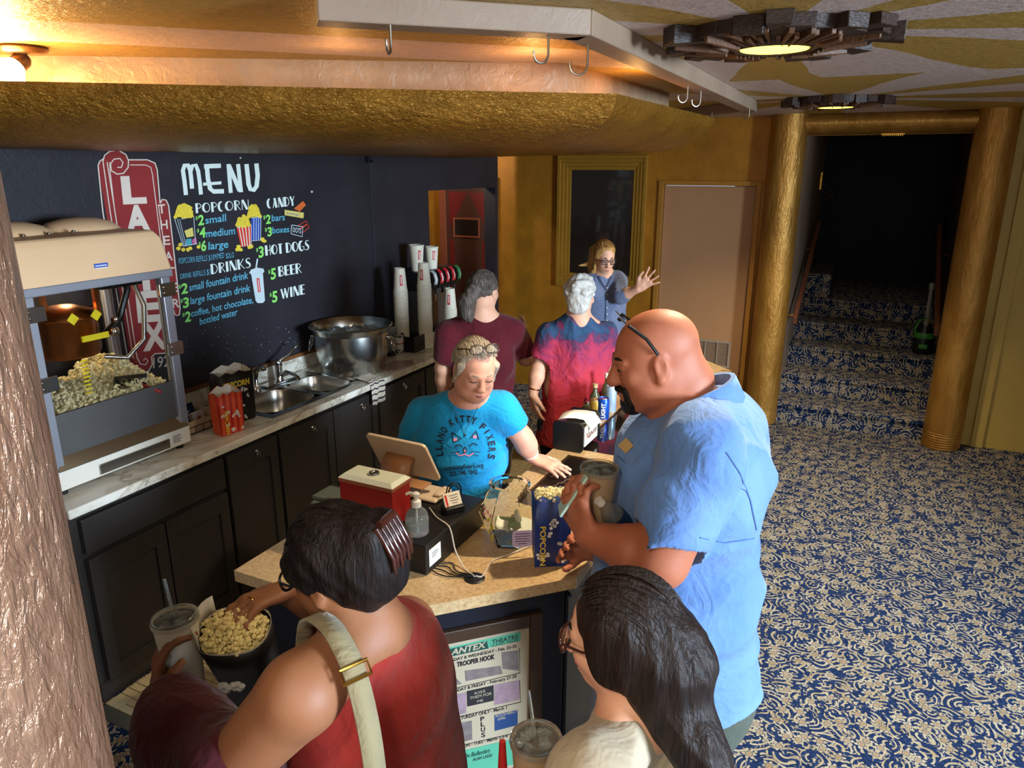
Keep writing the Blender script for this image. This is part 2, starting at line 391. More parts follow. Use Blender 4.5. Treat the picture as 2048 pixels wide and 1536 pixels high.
w = MB(); w.box((3.9, 2.36, 0), (4.0, 6.8, 2.6)); w.box((3.9, -2.6, 0), (4.0, -.3, 2.6)); w.box((3.9, -.3, 2.5), (4.0, 2.36, 2.6)); struct(w.build('wall_right', 'plaster', smooth=0))
w = MB(); w.box((-5.3, -2.6, 0), (-5.2, 6.8, 2.6)); struct(w.build('wall_corridor', 'corridor_brown', smooth=0))
# stairwell
st = MB(); st.box((-.74, 6.8, 0), (-.63, 9.3, 3.3)); struct(st.build('wall_stair_left', 'cream_paint', smooth=0))
st = MB(); st.box((.63, 6.7, 0), (.74, 9.3, 3.3)); struct(st.build('wall_stair_right', 'corridor_brown', smooth=0))
struct(MB().box((-1.6, 9.3, 0), (1.2, 9.4, 3.3)).build('wall_stair_back', 'dark_navy', smooth=0))
struct(MB().box((-.74, 6.8, 3.3), (.74, 9.4, 3.4)).build('ceiling_stair', 'dark_navy', smooth=0))
struct(MB().box((-.74, 6.7, 2.46), (.74, 6.8, 3.3)).build('wall_stair_header', 'dark_navy', smooth=0))
stairs = thing('stairs', 'carpeted stairs climbing between two gold columns', 'stairs', (0, 6.65, 0)); stairs['kind'] = 'structure'
RY = [6.62, 6.97, 7.32, 7.66, 7.98, 9.3]
for i in range(5):
    m = MB(); z = .185*(i+1)
    nose = [(RY[i], z-.185 if i else 0), (RY[i], z-.05), (RY[i]-.025, z-.03), (RY[i]-.025, z-.008), (RY[i]-.012, z), (RY[i+1]+.02, z), (RY[i+1]+.02, z-.185 if i else 0)]
    n = len(nose); x0, x1 = (-.7, .64) if i == 0 else (-.63, .63)
    m.add([(x0, a, b) for a, b in nose]+[(x1, a, b) for a, b in nose], [tuple(range(n-1, -1, -1)), tuple(range(n, 2*n))]+[(j, (j+1) % n, (j+1) % n+n, j+n) for j in range(n)])
    m.build('step', 'floral_carpet', stairs, smooth=40)
MB().box((-.63, 8.0, .92), (-.36, 9.3, 1.16)).build('step', 'floral_carpet', stairs, smooth=0, bevel=.02)
# gold columns, half-round header
def column(name, c, r, h, mat, label, base=True):
    t = thing(name, label, 'column', (c[0], c[1], 0))
    prof = [(r, 0.0 if not base else .14), (r, h)]
    MB().lathe((c[0], c[1], 0), [(0, prof[0][1])]+prof+[(0, h)], 40).build('shaft', mat, t, smooth=60)
    if base:
        pr = [(0, 0), (r*.97, 0)]
        for k in range(7): z = .02*k; pr += [(r*.97, z+.001), (r*1.0, z+.006), (r*1.0, z+.014), (r*.97, z+.019)]
        pr += [(0, .141)]
        MB().lathe((c[0], c[1], 0), pr, 40).build('ridged_base', mat, t, smooth=60)
    return t
column('column', (-.745, 6.585), .14, 2.6, 'gold_column', 'gold textured round column left of the dark staircase')
column('column', (.68, 6.585), .14, 2.6, 'gold_column', 'gold textured round column right of the dark staircase')
hd = MB(); P = []
for x in (-.62, .56):
    P.append([(x, 6.72-.20*math.sin(PI*i/12), 2.53-.09*math.cos(PI*i/12)) for i in range(13)])
hd.grid(P); hd.box((-.74, 6.7, 2.44), (.74, 6.8, 2.6))
tag(hd.build('lintel', 'gold_column', smooth=50), 'gold half-round lintel above the dark staircase', 'lintel')
# column beside the viewpoint
pt = atd(108, 1000, .62); lc = pt-_rt*.198+_hf*.0
column('column', (lc[0], lc[1]), .172, 2.6, 'bronze_column', 'bronze textured column close up at the left edge', base=False)
# ------------------------------------------------------------------ canopy over the counter
def offs(poly, o):
    """offset the open polyline inward (to its left) and re-intersect"""
    L = []
    for a, b in zip(poly[:-1], poly[1:]):
        a, b = np.array(a), np.array(b); d = (b-a)/np.linalg.norm(b-a); n = np.array([-d[1], d[0]]); L.append((a+n*o, d))
    out = []
    def inter(p, d, q, e):
        t = np.linalg.solve(np.array([d, -e]).T, q-p); return p+d*t[0]
    wallp, walld = np.array([-3.3, 0.0]), np.array([0, 1.0])
    out.append(inter(L[0][0], L[0][1], wallp, walld))
    for i in range(len(L)-1): out.append(inter(L[i][0], L[i][1], L[i+1][0], L[i+1][1]))
    out.append(inter(L[-1][0], L[-1][1], wallp, walld)); return out
LIP = [(-3.3, .72), (-.885, 2.63), (-.84, 4.12), (-3.3, 6.1)]
FAS = [(-3.3, 1.645), (-1.215, 2.98), (-1.165, 4.40), (-3.3, 5.9)]
canopy = thing('canopy', 'gold curved canopy hanging over the concession counter', 'canopy', (-2.2, 3.4, 2.27))
rows = []
for i in range(15):
    a = PI/2*i/14; rows.append([(p[0], p[1], 2.435-.165*math.sin(a)) for p in offs(LIP, .36*(1-math.cos(a)))])
for s_ in range(3):
    m = MB(); m.grid([[r[s_], r[s_+1]] for r in rows]); m.build('cove_panel', 'gold_canopy', canopy, smooth=60)
b = offs(LIP, .36)
MB().slab([(p[0], p[1], 2.27) for p in b][::-1], (0, 0, 1), .004).build('soffit_panel', 'gold_canopy', canopy, smooth=0)
l0 = offs(LIP, .0); l1 = offs(LIP, .02)
m = MB(); m.grid([[(p[0], p[1], 2.435) for p in l0], [(p[0], p[1], 2.445) for p in l0], [(p[0], p[1], 2.445) for p in l1], [(p[0], p[1], 2.40) for p in l1]]); m.build('lip', 'gold_canopy', canopy, smooth=20)
m = MB(); m.slab([(p[0], p[1], 2.395) for p in l1], (0, 0, 1), .005); m.build('trough_floor', 'fascia_paint', canopy, smooth=0)
for s_ in range(3):
    a, c = np.array(FAS[s_]), np.array(FAS[s_+1]); d = (c-a)/np.linalg.norm(c-a); n = np.array([-d[1], d[0]])
    m = MB(); m.add([(a[0], a[1], 2.40), (c[0], c[1], 2.40), (c[0], c[1], 2.6), (a[0], a[1], 2.6)]+[(a[0]+n[0]*.03, a[1]+n[1]*.03, 2.40), (c[0]+n[0]*.03, c[1]+n[1]*.03, 2.40), (c[0]+n[0]*.03, c[1]+n[1]*.03, 2.6), (a[0]+n[0]*.03, a[1]+n[1]*.03, 2.6)], [(0,1,2,3), (7,6,5,4), (0,4,5,1), (1,5,6,2), (2,6,7,3), (3,7,4,0)])
    m.build('fascia_board', 'fascia_paint', canopy, smooth=0)
for x, y, e in ((-1.2, 2.62, 1.6), (-1.02, 3.3, 1.6), (-1.75, 2.2, .7)):
    lamp('cove_lamp', 'POINT', (x, y, 2.47), e, (1, .50, .16), shadow_soft_size=.03)
tag(MB().box((-3.3, 4.36, 2.225), (-3.27, 4.40, 2.272)).cyl((-3.27, 4.38, 2.235), (-3.245, 4.38, 2.235), .008).build('cable_clip', 'black_trim', smooth=30), 'small black clip under the canopy on the menu wall', 'clip')
# ------------------------------------------------------------------ hanging rail with hooks
rail = thing('pot_rail', 'pale wooden rail fixed to the ceiling with hooks below', 'rail', (-.85, 3.2, 2.53))
def board(a, b_, w=.09, z0=2.535, z1=2.6):
    a, b_ = np.array(a), np.array(b_); d = (b_-a)/np.linalg.norm(b_-a); n = np.array([-d[1], d[0]])*w
    MB().prism([tuple(a), tuple(b_), tuple(b_+n), tuple(a+n)], z0, z1).build('board', 'cream_paint', rail, smooth=0, bevel=.004)
board((-1.265, 1.52), (-.752, 2.005)); board((-.75, 2.012), (-.79, 5.15)); board((-.79, 5.16), (-1.35, 5.66))
for i, (px, py, big, turn, lab) in enumerate([(780, 50, 1.0, 1.45, 'steel hook on the near board of the ceiling rail, leftmost'), (1097, 72, 1.0, .3, 'steel hook on the near board just left of the rail corner'), (1176, 88, 1.2, .0, 'large steel hook right at the corner of the ceiling rail'), (1376, 172, 1.0, .2, 'left hook of the pair on the long rail board'), (1402, 182, 1.0, .2, 'right hook of the pair on the long rail board'), (1424, 226, .9, .4, 'small hook on the far return board of the rail'), (1499, 217, .9, .4, 'steel hook near the far end of the long rail board')]):
    q = atz(px, py, 2.535); L = .075*big; r = .021*big
    pts = [(0, 0, 0), (0, 0, -L*.6)]+[(r-r*math.cos(a), 0, -L*.6-r*math.sin(a)*1.1) for a in [PI*k/10 for k in range(1, 12)]]
    A = rotz(YAW+PI+turn); pts = [q+A@V3(p_) for p_ in pts]
    tag(MB().pipe(pts, .0032, 6).build('ceiling_hook', 'hook_steel', smooth=60), lab, 'hook', 'steel hooks on the ceiling rail')
# ------------------------------------------------------------------ ceiling medallions with downlights
def medallion(c, R, label, energy):
    t = thing('ceiling_medallion', label, 'ceiling light', (c[0], c[1], 2.6)); rnd = random.Random(int(c[1]*100))
    N = 26
    def ray_(a, r0, L, w0, w1, z0, z1, name, mt):
        A = rotz(a); m = MB()
        pts = [(r0, -w0, 2.6), (L, -w1, 2.6), (L, w1, 2.6), (r0, w0, 2.6), (r0, -w0, z0), (L, -w1*.92, z1), (L, w1*.92, z1), (r0, w0, z0)]
        m.add([A@V3((p[0], p[1], 0))+V3((c[0], c[1], p[2])) for p in pts], [(0,1,2,3), (7,6,5,4), (4,5,1,0), (5,6,2,1), (6,7,3,2), (7,4,0,3)])
        m.build(name, mt, t, smooth=0, bevel=.002, seg=1)
    for i in range(N):
        a = 2*PI*(i+rnd.uniform(-.15, .15))/N; L = R*(1.0 if i % 4 == 0 else rnd.uniform(.74, .93))
        ray_(a, .10, L, .012, PI*R/N*rnd.uniform(.8, 1.05), 2.575, 2.6-rnd.uniform(.03, .055), 'ray', 'dark_wood')
    for i in range(58):
        a = 2*PI*(i+rnd.uniform(-.3, .3))/58; L = R*rnd.uniform(.45, .86); zz = 2.6-rnd.uniform(.05, .066)
        ray_(a, .145, L, .003, .0085, zz, zz+.012, 'carved_splinter', 'dark_wood_light')
    MB().lathe((c[0], c[1], 2.6), [(.09, -.001), (R*.8, -.001), (R*.78, -.034), (.10, -.04)], 40).build('backing_disc', 'dark_wood', t, smooth=40)
    MB().lathe((c[0], c[1], 2.6), [(.10, -.02), (.135, -.02), (.135, -.048), (.118, -.056), (.105, -.05), (.10, -.03)], 36).build('ring', 'dark_wood', t, smooth=50)
    MB().lathe((c[0], c[1], 2.6), [(.0, -.056), (.102, -.052), (.102, -.03), (0, -.03)], 32).build('lamp_lens', 'lens_yellow', t, smooth=50)
    lamp('downlight', 'SPOT', (c[0], c[1], 2.535), energy, (1, .83, .58), (c[0]-.22, c[1]-.06, 0), spot_size=math.radians(118), spot_blend=.55, shadow_soft_size=.035)
medallion((-.36, 2.58), .36, 'carved dark sunburst ceiling light nearest the viewer', 118)
medallion((-.33, 5.18), .33, 'carved dark sunburst ceiling light nearest the staircase', 105)
# ceiling spotlight at the left
q = atz(45, 93, 2.6)
t = thing('ceiling_spotlight', 'bronze ceiling spotlight with glowing white bulb', 'spotlight', tuple(q))
MB().lathe(q, [(0, 0), (.075, 0), (.08, -.008), (.07, -.022), (.02, -.026), (0, -.026)], 32, sx=1.0).build('base_plate', 'bronze', t, smooth=50)
dq = float(q@_hf); k = atd(40, 124, dq-.005); bc = atd(14, 148, dq-.05); bd = (bc-k)/np.linalg.norm(bc-k)
MB().pipe([q+V3((0, 0, -.02)), k+V3((.0, 0, .02)), k], .008).build('stem', 'bronze', t)
MB().lathe(k-bd*.02, [(0, -.012), (.022, -.008), (.03, .006), (.03, .045), (0, .045)], 20, tuple(bd)).build('socket', 'bronze', t, smooth=50)
MB().lathe(k, [(0, .015), (.03, .018), (.036, .03), (.06, .06), (.064, .085), (.045, .115), (0, .125)], 24, tuple(bd)).build('bulb', 'bulb_white', t, smooth=60)
lamp('spot_bulb', 'POINT', tuple(bc+bd*.09+V3((0, 0, -.02))), 30, (1, .60, .20), shadow_soft_size=.05)
# ------------------------------------------------------------------ framed dark poster, doors, vents on the back wall
pf = thing('poster_frame', 'tall gold stepped frame with dark reflecting glass', 'frame', (-2.35, 6.68, 1.08))
x0, x1, z0, z1 = -2.785, -1.915, 1.075, 2.30
for k in range(4):
    i0, i1 = .033*k, .033*(k+1); dp = .055-.011*k
    m = MB()
    for (a, b_) in (((x0+i0, z0+i0), (x1-i0, z0+i1)), ((x0+i0, z1-i1), (x1-i0, z1-i0)), ((x0+i0, z0+i1), (x0+i1, z1-i1)), ((x1-i1, z0+i1), (x1-i0, z1-i1))):
        m.box((a[0], 6.68-dp, a[1]), (b_[0], 6.68, b_[1]))
    m.build('frame_moulding', 'frame_gold', pf, smooth=0, bevel=.003)
MB().box((x0+.12, 6.665, z0+.12), (x1-.12, 6.68, z1-.12)).build('poster_glass', 'glass_dark', pf, smooth=0)
d1 = thing('door_1', 'pale tan flush door beside the gold column', 'door', (-1.365, 6.7, 0)); d1['kind'] = 'structure'
MB().box((-1.765, 6.70, .005), (-.97, 6.74, 2.035)).build('door_leaf', 'tan_door', d1, smooth=0, bevel=.002)
for lo, hi in (((-1.81, 6.655, 0), (-1.768, 6.76, 2.08)), ((-.967, 6.655, 0), (-.925, 6.76, 2.08)), ((-1.768, 6.655, 2.04), (-.967, 6.76, 2.08))):
    MB().box(lo, hi).build('door_frame', 'door_gold', d1, smooth=0, bevel=.003)
for z in (.3, 1.7): MB().cyl((-.975, 6.695, z), (-.975, 6.695, z+.09), .007).build('hinge', 'brass', d1)
gr = thing('vent_grille', 'grey louvred air grille low on the tan door', 'grille', (-1.25, 6.70, .42))
MB().box((-1.42, 6.685, .42), (-1.07, 6.70, .44)).box((-1.42, 6.685, .65), (-1.07, 6.70, .67)).box((-1.42, 6.685, .44), (-1.40, 6.70, .65)).box((-1.09, 6.685, .44), (-1.07, 6.70, .65)).box((-1.305, 6.685, .44), (-1.295, 6.70, .65)).box((-1.195, 6.685, .44), (-1.185, 6.70, .65)).build('grille_frame', 'grille_paint', gr, smooth=0, bevel=.002)
m = MB()
for i in range(16): m.obox((-1.245, 6.695, .448+.0128*i), (1, 0, 0), (0, .7, -.7), (0, .7, .7), .31, .011, .002)
stuff(m.build('louvers', 'grille_paint', gr, smooth=0))
# red deco door at the end of the corridor
d2 = thing('door_2', 'red and brown deco door down the corridor', 'door', (-3.77, 6.66, 0)); d2['kind'] = 'structure'
MB().box((-4.02, 6.63, 0), (-3.50, 6.67, 2.03)).build('door_leaf', 'brown_door', d2, smooth=0, bevel=.003)
def dpoly(pts, mat, name, y): MB().slab([(x, y, z) for x, z in pts], (0, -1, 0), .003).build(name, mat, d2, smooth=0)
dpoly([(-3.98, 1.6), (-3.76, 1.95), (-3.98, 1.95)], 'red_door', 'painted_triangle', 6.63)
dpoly([(-3.54, 1.6), (-3.54, 1.95), (-3.76, 1.95)], 'red_door', 'painted_triangle', 6.63)
dpoly([(-3.98, .2), (-3.93, .2), (-3.93, 1.45), (-3.98, 1.5)], 'red_door', 'painted_stripe', 6.63)
dpoly([(-3.60, .2), (-3.54, .2), (-3.54, 1.5), (-3.60, 1.45)], 'red_door', 'painted_stripe', 6.63)
m = MB().box((-3.935, 6.615, 1.50), (-3.62, 6.63, 1.52)).box((-3.935, 6.615, 1.68), (-3.62, 6.63, 1.70)).box((-3.935, 6.615, 1.52), (-3.915, 6.63, 1.68)).box((-3.64, 6.615, 1.52), (-3.62, 6.63, 1.68))
wf = m.build('window_frame', 'copper_paint', d2, smooth=0, bevel=.003)
MB().box((-3.915, 6.622, 1.52), (-3.64, 6.628, 1.68)).build('window_pane', 'glass_dark', wf, smooth=0)
MB().box((-4.10, 6.62, 0), (-4.02, 6.68, 2.1)).build('door_frame', 'copper_paint', d2, smooth=0, bevel=.004)
MB().box((-3.50, 6.62, 0), (-3.44, 6.68, 2.1)).build('door_frame', 'copper_paint', d2, smooth=0, bevel=.004)
lamp('corridor_lamp', 'POINT', (-3.9, 5.6, 2.35), 14, (1, .78, .55), shadow_soft_size=.08)
# ------------------------------------------------------------------ staircase fittings
def handrail(x, s, label):
    t = thing('handrail', label, 'handrail', (x, 7.0, .85))
    a, b_ = V3((x, 6.86, .885)), V3((x, 8.5, 1.62)); d = (b_-a)/np.linalg.norm(b_-a); u = np.cross(d, (1, 0, 0)); u /= np.linalg.norm(u)
    MB().obox((a+b_)/2, d, (1, 0, 0), u, np.linalg.norm(b_-a), .035, .085).build('rail', 'rail_wood', t, smooth=0, bevel=.006)
    for f in (.08, .75):
        p = a+(b_-a)*f+V3((0, 0, -.03)); MB().pipe([p, p+V3((s*.05, 0, -.01)), p+V3((s*.09, 0, -.01))], .007).build('bracket', 'brass', t)
handrail(-.565, -1, 'left wooden handrail on brass brackets in the stairwell'); handrail(.545, 1, 'right wooden handrail on brass brackets in the stairwell')
m = thing('wall_rail', 'pair of thin brass bars high on the stairwell wall', 'rail', tuple(aty(1645, 372, 8.9)))
p0, p1 = aty(1625, 356, 8.9), aty(1667, 386, 8.9)
for o in (0, -.055): MB().pipe([p0+V3((0, 0, o)), p1+V3((0, 0, o))], .005).build('bar', 'brass', m)
MB().box((-.63, 8.89, float(p0[2])-.12), (-.615, 8.92, float(p0[2])+.06)).build('wall_bracket', 'brass', m)
v = thing('lit_vent', 'small brass vent lit from inside above the stairs', 'vent', (.02, 6.69, 2.40))
MB().box((-.075, 6.64, 2.435), (.095, 6.72, 2.447)).build('vent_plate', 'brass', v, bevel=.003)
m = MB()
for i in range(11): m.box((-.06+.0135*i, 6.645, 2.428), (-.053+.0135*i, 6.715, 2.435))
stuff(m.build('vent_slots', 'brass', v, smooth=0))
lamp('vent_glow', 'POINT', (.01, 6.9, 2.5), .6, (1, .75, .45), shadow_soft_size=.03)
# cordless vacuum standing on the stairs
pm('vac_black', '101310', .35); pm('vac_green', '3F8A34', .4); pm('vac_grey', '8A9088', .35)
vx, vy, vz = .50, 7.50, .555
vc = thing('vacuum_cleaner', 'black and green upright vacuum leaning on the stairs', 'vacuum', (vx, vy, vz))
MB().lathe((vx, vy, vz), [(0, 0), (.075, 0), (.085, .03), (.085, .14), (.07, .2), (.05, .26), (0, .26)], 20, sx=1.0, sy=.8).build('body', 'vac_black', vc, smooth=50)
MB().lathe((vx, vy, vz+.15), [(.088, 0), (.09, .01), (.084, .045), (.08, .05)], 20, sx=1.0, sy=.82).build('green_band', 'vac_green', vc, smooth=50)
MB().box((vx-.035, vy-.085, vz+.06), (vx+.035, vy-.065, vz+.10)).build('badge', 'vac_green', vc, bevel=.006)
MB().pipe([(vx-.07, vy-.05, vz+.16), (vx-.085, vy-.07, vz+.24), (vx-.06, vy-.05, vz+.31), (vx-.01, vy-.01, vz+.33)], .01).build('handle', 'vac_green', vc)
MB().pipe([(vx, vy, vz+.25), (vx, vy+.02, vz+.36), (vx, vy+.05, vz+.60)], [.022, .02, .014], 10).build('wand', 'vac_grey', vc)
MB().lathe((vx, vy+.055, vz+.58), [(0, 0), (.02, 0), (.024, .04), (.018, .06), (0, .06)], 12).build('grip', 'vac_grey', vc)
# ------------------------------------------------------------------ tiled service floor behind the counter
tf = thing('tile_floor', 'cream basketweave mosaic tiles behind the counter', 'floor tiles', (-1.95, 3.4, 0)); tf['kind'] = 'structure'
MB().box((-2.70, 1.56, 0), (-1.20, 5.27, .003)).build('grout_bed', 'grout', tf, smooth=0)
def tile_at(i, j):
    """basketweave: block (i,j) of 2 tiles, 0.1 m block"""
    B = .075; x, y = -2.70+B*i, 1.56+B*j; g = .005; out = []
    for k in range(2):
        if (i+j) % 2: out.append(((x+g/2, y+B/2*k+g/2), (x+B-g/2, y+B/2*k+B/2-g/2)))
        else: out.append(((x+B/2*k+g/2, y+g/2), (x+B/2*k+B/2-g/2, y+B-g/2)))
    return out
rest = MB(); cnt = 0; tme = {}
for i in range(20):
    for j in range(49):
        for k, (a, b_) in enumerate(tile_at(i, j)):
            cx, cy = (a[0]+b_[0])/2, (a[1]+b_[1])/2
            vis = (cx < -2.25 and cy < 2.0) or (cx > -2.45 and 4.05 < cy < 5.27 and cx < -1.5)
            if vis and cnt < 290:
                key = (i+j) % 2
                if key not in tme:
                    o = MB().box((a[0], a[1], .003), (b_[0], b_[1], .008)).build('tile', 'tile_cream', tf, smooth=0)
                    me = o.data; c0 = V3((cx, cy, 0)); me.transform(Matrix.Translation(tuple(ORG[tf.name]-c0))); tme[key] = me; o.location = tuple(c0-ORG[tf.name])
                else:
                    o = bpy.data.objects.new('tile', tme[key]); COL.objects.link(o); o.parent = tf; o.location = (cx-ORG[tf.name][0], cy-ORG[tf.name][1], 0)
                cnt += 1
            else: rest.box((a[0], a[1], .003), (b_[0], b_[1], .008))
stuff(rest.build('tile_field', 'tile_cream', tf, smooth=0))
tag(MB().box((-2.70, 1.50, 0), (-2.0, 1.56, .006)).build('threshold_strip', 'metal_strip', bevel=.002), 'flat metal strip where tiles meet the carpet', 'strip')
# ------------------------------------------------------------------ hand-painted menu and theatre sign on the left wall
pm('paint_white', 'DDEAE2', .6, var=.06); pm('paint_cream', 'D9CBBB', .6, var=.08); pm('paint_cyan', '5FB2CC', .6, var=.08)
pm('paint_green', '8CE06A', .6, var=.08); pm('paint_red', '8A2626', .6, var=.15, vs=5); pm('paint_yellow', 'E2C93C', .6, var=.3, vs=60)
pm('paint_brightred', 'D63C28', .6, var=.1); pm('paint_blue', '2A4EA8', .6, var=.1); pm('paint_orange', 'D9682E', .6); pm('paint_lemon', 'DCCB6A', .6)
pm('paint_pale', 'C6D6DA', .6); pm('paint_teal', '4A9CA8', .6); pm('paint_pink', 'B85A8C', .6); pm('paint_charcoal', '141318', .6)
WX = -3.3
def onwall(dx=.002): return lambda u, v: atx(u, v, WX)+V3((dx, 0, 0))
def z5(p): return (340+p[0]/4.267, 300+p[1]/4.267)
def c3(p): return (p[0]/2.926, 280+p[1]/2.926)
class Paint:
    def __init__(s, conv, lift=.002): s.c = conv; s.mb = MB(); s.k = 0; s.pl = lambda u, v: atx(u, v, WX)+V3((lift+.00004*s.k, 0, 0))
    def st(s, pts, w):
        q = [s.c(p) for p in pts]; k = (s.c((1, 0))[0]-s.c((0, 0))[0])
        s.k += 1; stroke(s.mb, q, w*k if isinstance(w, (int, float)) else [x*k for x in w], s.pl); return s
    def poly(s, pts):
        s.k += 1; P = [s.pl(*s.c(p)) for p in pts]; s.mb.add(P[::-1], [tuple(range(len(P)))]); return s
    def blob(s, cx, cy, rx, ry, n=14, wob=.12, seed=0):
        r = random.Random(seed); return s.poly([(cx+rx*(1+r.uniform(-wob, wob))*math.cos(2*PI*i/n), cy+ry*(1+r.uniform(-wob, wob))*math.sin(2*PI*i/n)) for i in range(n)])
    def deco(s, txt, p0, p1, up):
        p0, p1, up = np.array(p0, float), np.array(p1, float), np.array(up, float); tw = sum(DECO[c][0] for c in txt); x = 0
        H = np.linalg.norm(up)
        for c in txt:
            wd, ss = DECO[c]
            for pts, w in ss:
                q = [tuple(p0+(p1-p0)*(x+a)/tw+up*b_) for a, b_ in pts]
                s.st(q, w*H*.78 if isinstance(w, (int, float)) else [y*H*.78 for y in w])
            x += wd
        return s
    def txt(s, t, p0, p1, h, off=.012, lean=0):
        v, f = text_mesh(t, off); x0, x1 = v[:,0].min(), v[:,0].max(); p0, p1 = np.array(p0, float), np.array(p1, float)
        P = [s.pl(*s.c(tuple(p0+(p1-p0)*((a[0]-x0)/(x1-x0))+np.array([lean*a[1]/.7, -h*a[1]/.7])))) for a in v]
        s.mb.add(P, f); return s
    def done(s, name, mat): return s.mb.build(name, mat, wall_left, smooth=0)
p = Paint(z5)
p.st([(134,384),(122,270),(108,175),(122,130),(150,128),(170,175),(180,260),(186,330)], 36).st([(172,185),(188,135),(218,128),(238,180),(252,280),(262,380)], 34)
p.st([(288,140),(432,134)], 38).st([(312,140),(322,250),(340,330),(370,354),(458,352)], 38).st([(280,292),(436,280)], 26)
p.st([(496,120),(516,366)], 34).st([(500,130),(592,350)], 36).st([(578,120),(604,360)], 34)
p.st([(650,120),(668,290),(684,336),(712,342),(736,310),(746,220),(734,115)], 38)
p.done('menu_title', 'paint_white')
for txt, a, b_, up in (('POPCORN', (214,540), (676,506), (-6,-84)), ('CANDY', (826,500), (1066,474), (-6,-82)), ('HOT DOGS', (812,902), (1190,852), (-6,-86)), ('DRINKS', (346,1062), (694,1002), (-8,-86)), ('BEER', (922,1082), (1124,1048), (-6,-86)), ('WINE', (944,1272), (1152,1228), (-4,-84))):
    Paint(z5).deco(txt, a, b_, up).done('menu_heading', 'paint_white')
for txt, a, b_, h in (('small', (300,630), (476,606), 62), ('medium', (306,745), (553,718), 64), ('large', (326,850), (496,832), 64), ('bars', (866,608), (978,598), 56), ('boxes', (872,712), (1016,700), 54), ('small fountain drink', (163,1204), (665,1096), 62), ('large fountain drink', (172,1318), (683,1204), 62), ('coffee, hot chocolate,', (178,1424), (708,1304), 58), ('bottled water', (252,1492), (574,1408), 58), ('POPCORN REFILLS', (72,972), (316,944), 50), ('$1SM/MED', (328,944), (460,920), 48), ('$2LG', (476,924), (542,916), 44), ('DRINK REFILLS:', (86,1102), (304,1066), 46), ('$1', (312,1066), (342,1062), 50)):
    Paint(z5).txt(txt, a, b_, h, .012 if txt[0].islower() else -.006).done('menu_line', 'paint_cyan')
for d_, a, b_, h in (('2', (238,642), (288,636), 84), ('4', (250,748), (302,742), 84), ('6', (264,862), (308,856), 84), ('2', (816,630), (858,624), 74), ('3', (830,736), (868,731), 74), ('3', (754,918), (798,912), 92), ('5', (858,1104), (902,1098), 92), ('5', (870,1300), (915,1293), 92), ('2', (95,1228), (150,1218), 84), ('3', (110,1348), (160,1338), 84), ('2', (126,1468), (176,1458), 84)):
    Paint(z5).txt(d_, a, b_, h, .03).txt('$', (a[0]-22, a[1]-h*.55), (a[0]-4, a[1]-h*.57), 30, .01).done('price', 'paint_green')
def pop_heap(cx, cy, w, h, seed):
    q = Paint(z5, .0025); r = random.Random(seed)
    for i in range(26):
        a = r.uniform(0, PI); rr = math.sqrt(r.random()); q.blob(cx+w*rr*math.cos(a), cy-h*rr*math.sin(a), 17, 16, 8, .2, seed+i)
    q.poly([(cx-w*1.1, cy), (cx-w*.7, cy-h*.8), (cx, cy-h), (cx+w*.7, cy-h*.8), (cx+w*1.1, cy)]); q.done('painted_popcorn', 'paint_yellow')
pop_heap(115, 572, 78, 120, 1); pop_heap(626, 650, 58, 84, 2); pop_heap(712, 570, 58, 98, 3)
q = Paint(z5, .0025)
for i, (x, y) in enumerate(((85,808), (70,840), (110,850), (150,850), (170,840), (240,828), (580,825), (570,850), (600,850), (675,830), (690,822), (785,762), (800,775))): q.blob(x, y, 19, 17, 9, .2, i+40)
q.done('painted_popcorn', 'paint_yellow')
q = Paint(z5, .0022); q.st([(35,580),(110,820)], 5).st([(60,585),(120,815)], 4).st([(80,590),(135,820)], 4).st([(95,590),(200,568),(215,800)], 5).st([(110,820),(230,800)], 5); q.done('painted_bucket_outline', 'paint_pale')
for mt, pts in (('paint_teal', [(135,760),(180,755),(185,812),(125,818)]), ('paint_pink', [(185,765),(220,745),(228,800),(190,808)]), ('paint_lemon', [(120,690),(190,660),(200,735),(140,748)])): Paint(z5, .0022).poly(pts).done('painted_bucket_art', mt)
Paint(z5, .0022).poly([(690,580),(775,568),(770,770),(695,775)]).done('painted_blue_tub', 'paint_blue')
Paint(z5, .0024).poly([(566,662),(690,640),(690,815),(604,828)]).done('painted_red_tub', 'paint_brightred')
q = Paint(z5, .0028)
for i in range(4): q.st([(585+28*i, 655-4*i), (618+20*i, 825-3*i)], 7)
q.st([(566,662),(690,640)], 5).st([(692,580),(776,568)], 4).st([(773,570),(770,770),(696,776)], 4).st([(690,640),(690,815)], 4)
for i in range(3): q.st([(712+20*i, 578), (712+19*i, 770)], 4)
q.done('painted_tub_stripes', 'paint_white')
Paint(z5, .0024).poly([(672,1050),(690,1020),(740,1004),(795,1012),(803,1040),(790,1050),(808,1285),(790,1305),(745,1306),(728,1285),(690,1060)]).st([(728,1030),(744,928)], 13).done('painted_cup', 'paint_pale')
Paint(z5, .0028).poly([(735,1095),(760,1092),(772,1210),(748,1215)]).done('painted_cup_logo', 'paint_brightred')
Paint(z5, .0032).st([(748,1105),(760,1205)], 7).done('painted_cup_logo_text', 'paint_pale')
Paint(z5, .0024).poly([(1055,500),(1132,435),(1158,470),(1105,525)]).done('painted_candy_bar', 'paint_orange')
Paint(z5, .0027).poly([(975,510),(1140,535),(1136,583),(976,556)]).done('painted_candy_bar', 'paint_lemon')
Paint(z5, .0030).txt('Butterfinger', (995,548), (1100,562), 22, .0).done('painted_candy_text', 'paint_blue')
q = Paint(z5, .0024); q.st([(1090,645),(1160,605),(1185,660),(1130,705)], 6).st([(1110,670),(1165,635)], 12); q.done('painted_candy_box', 'paint_brightred')
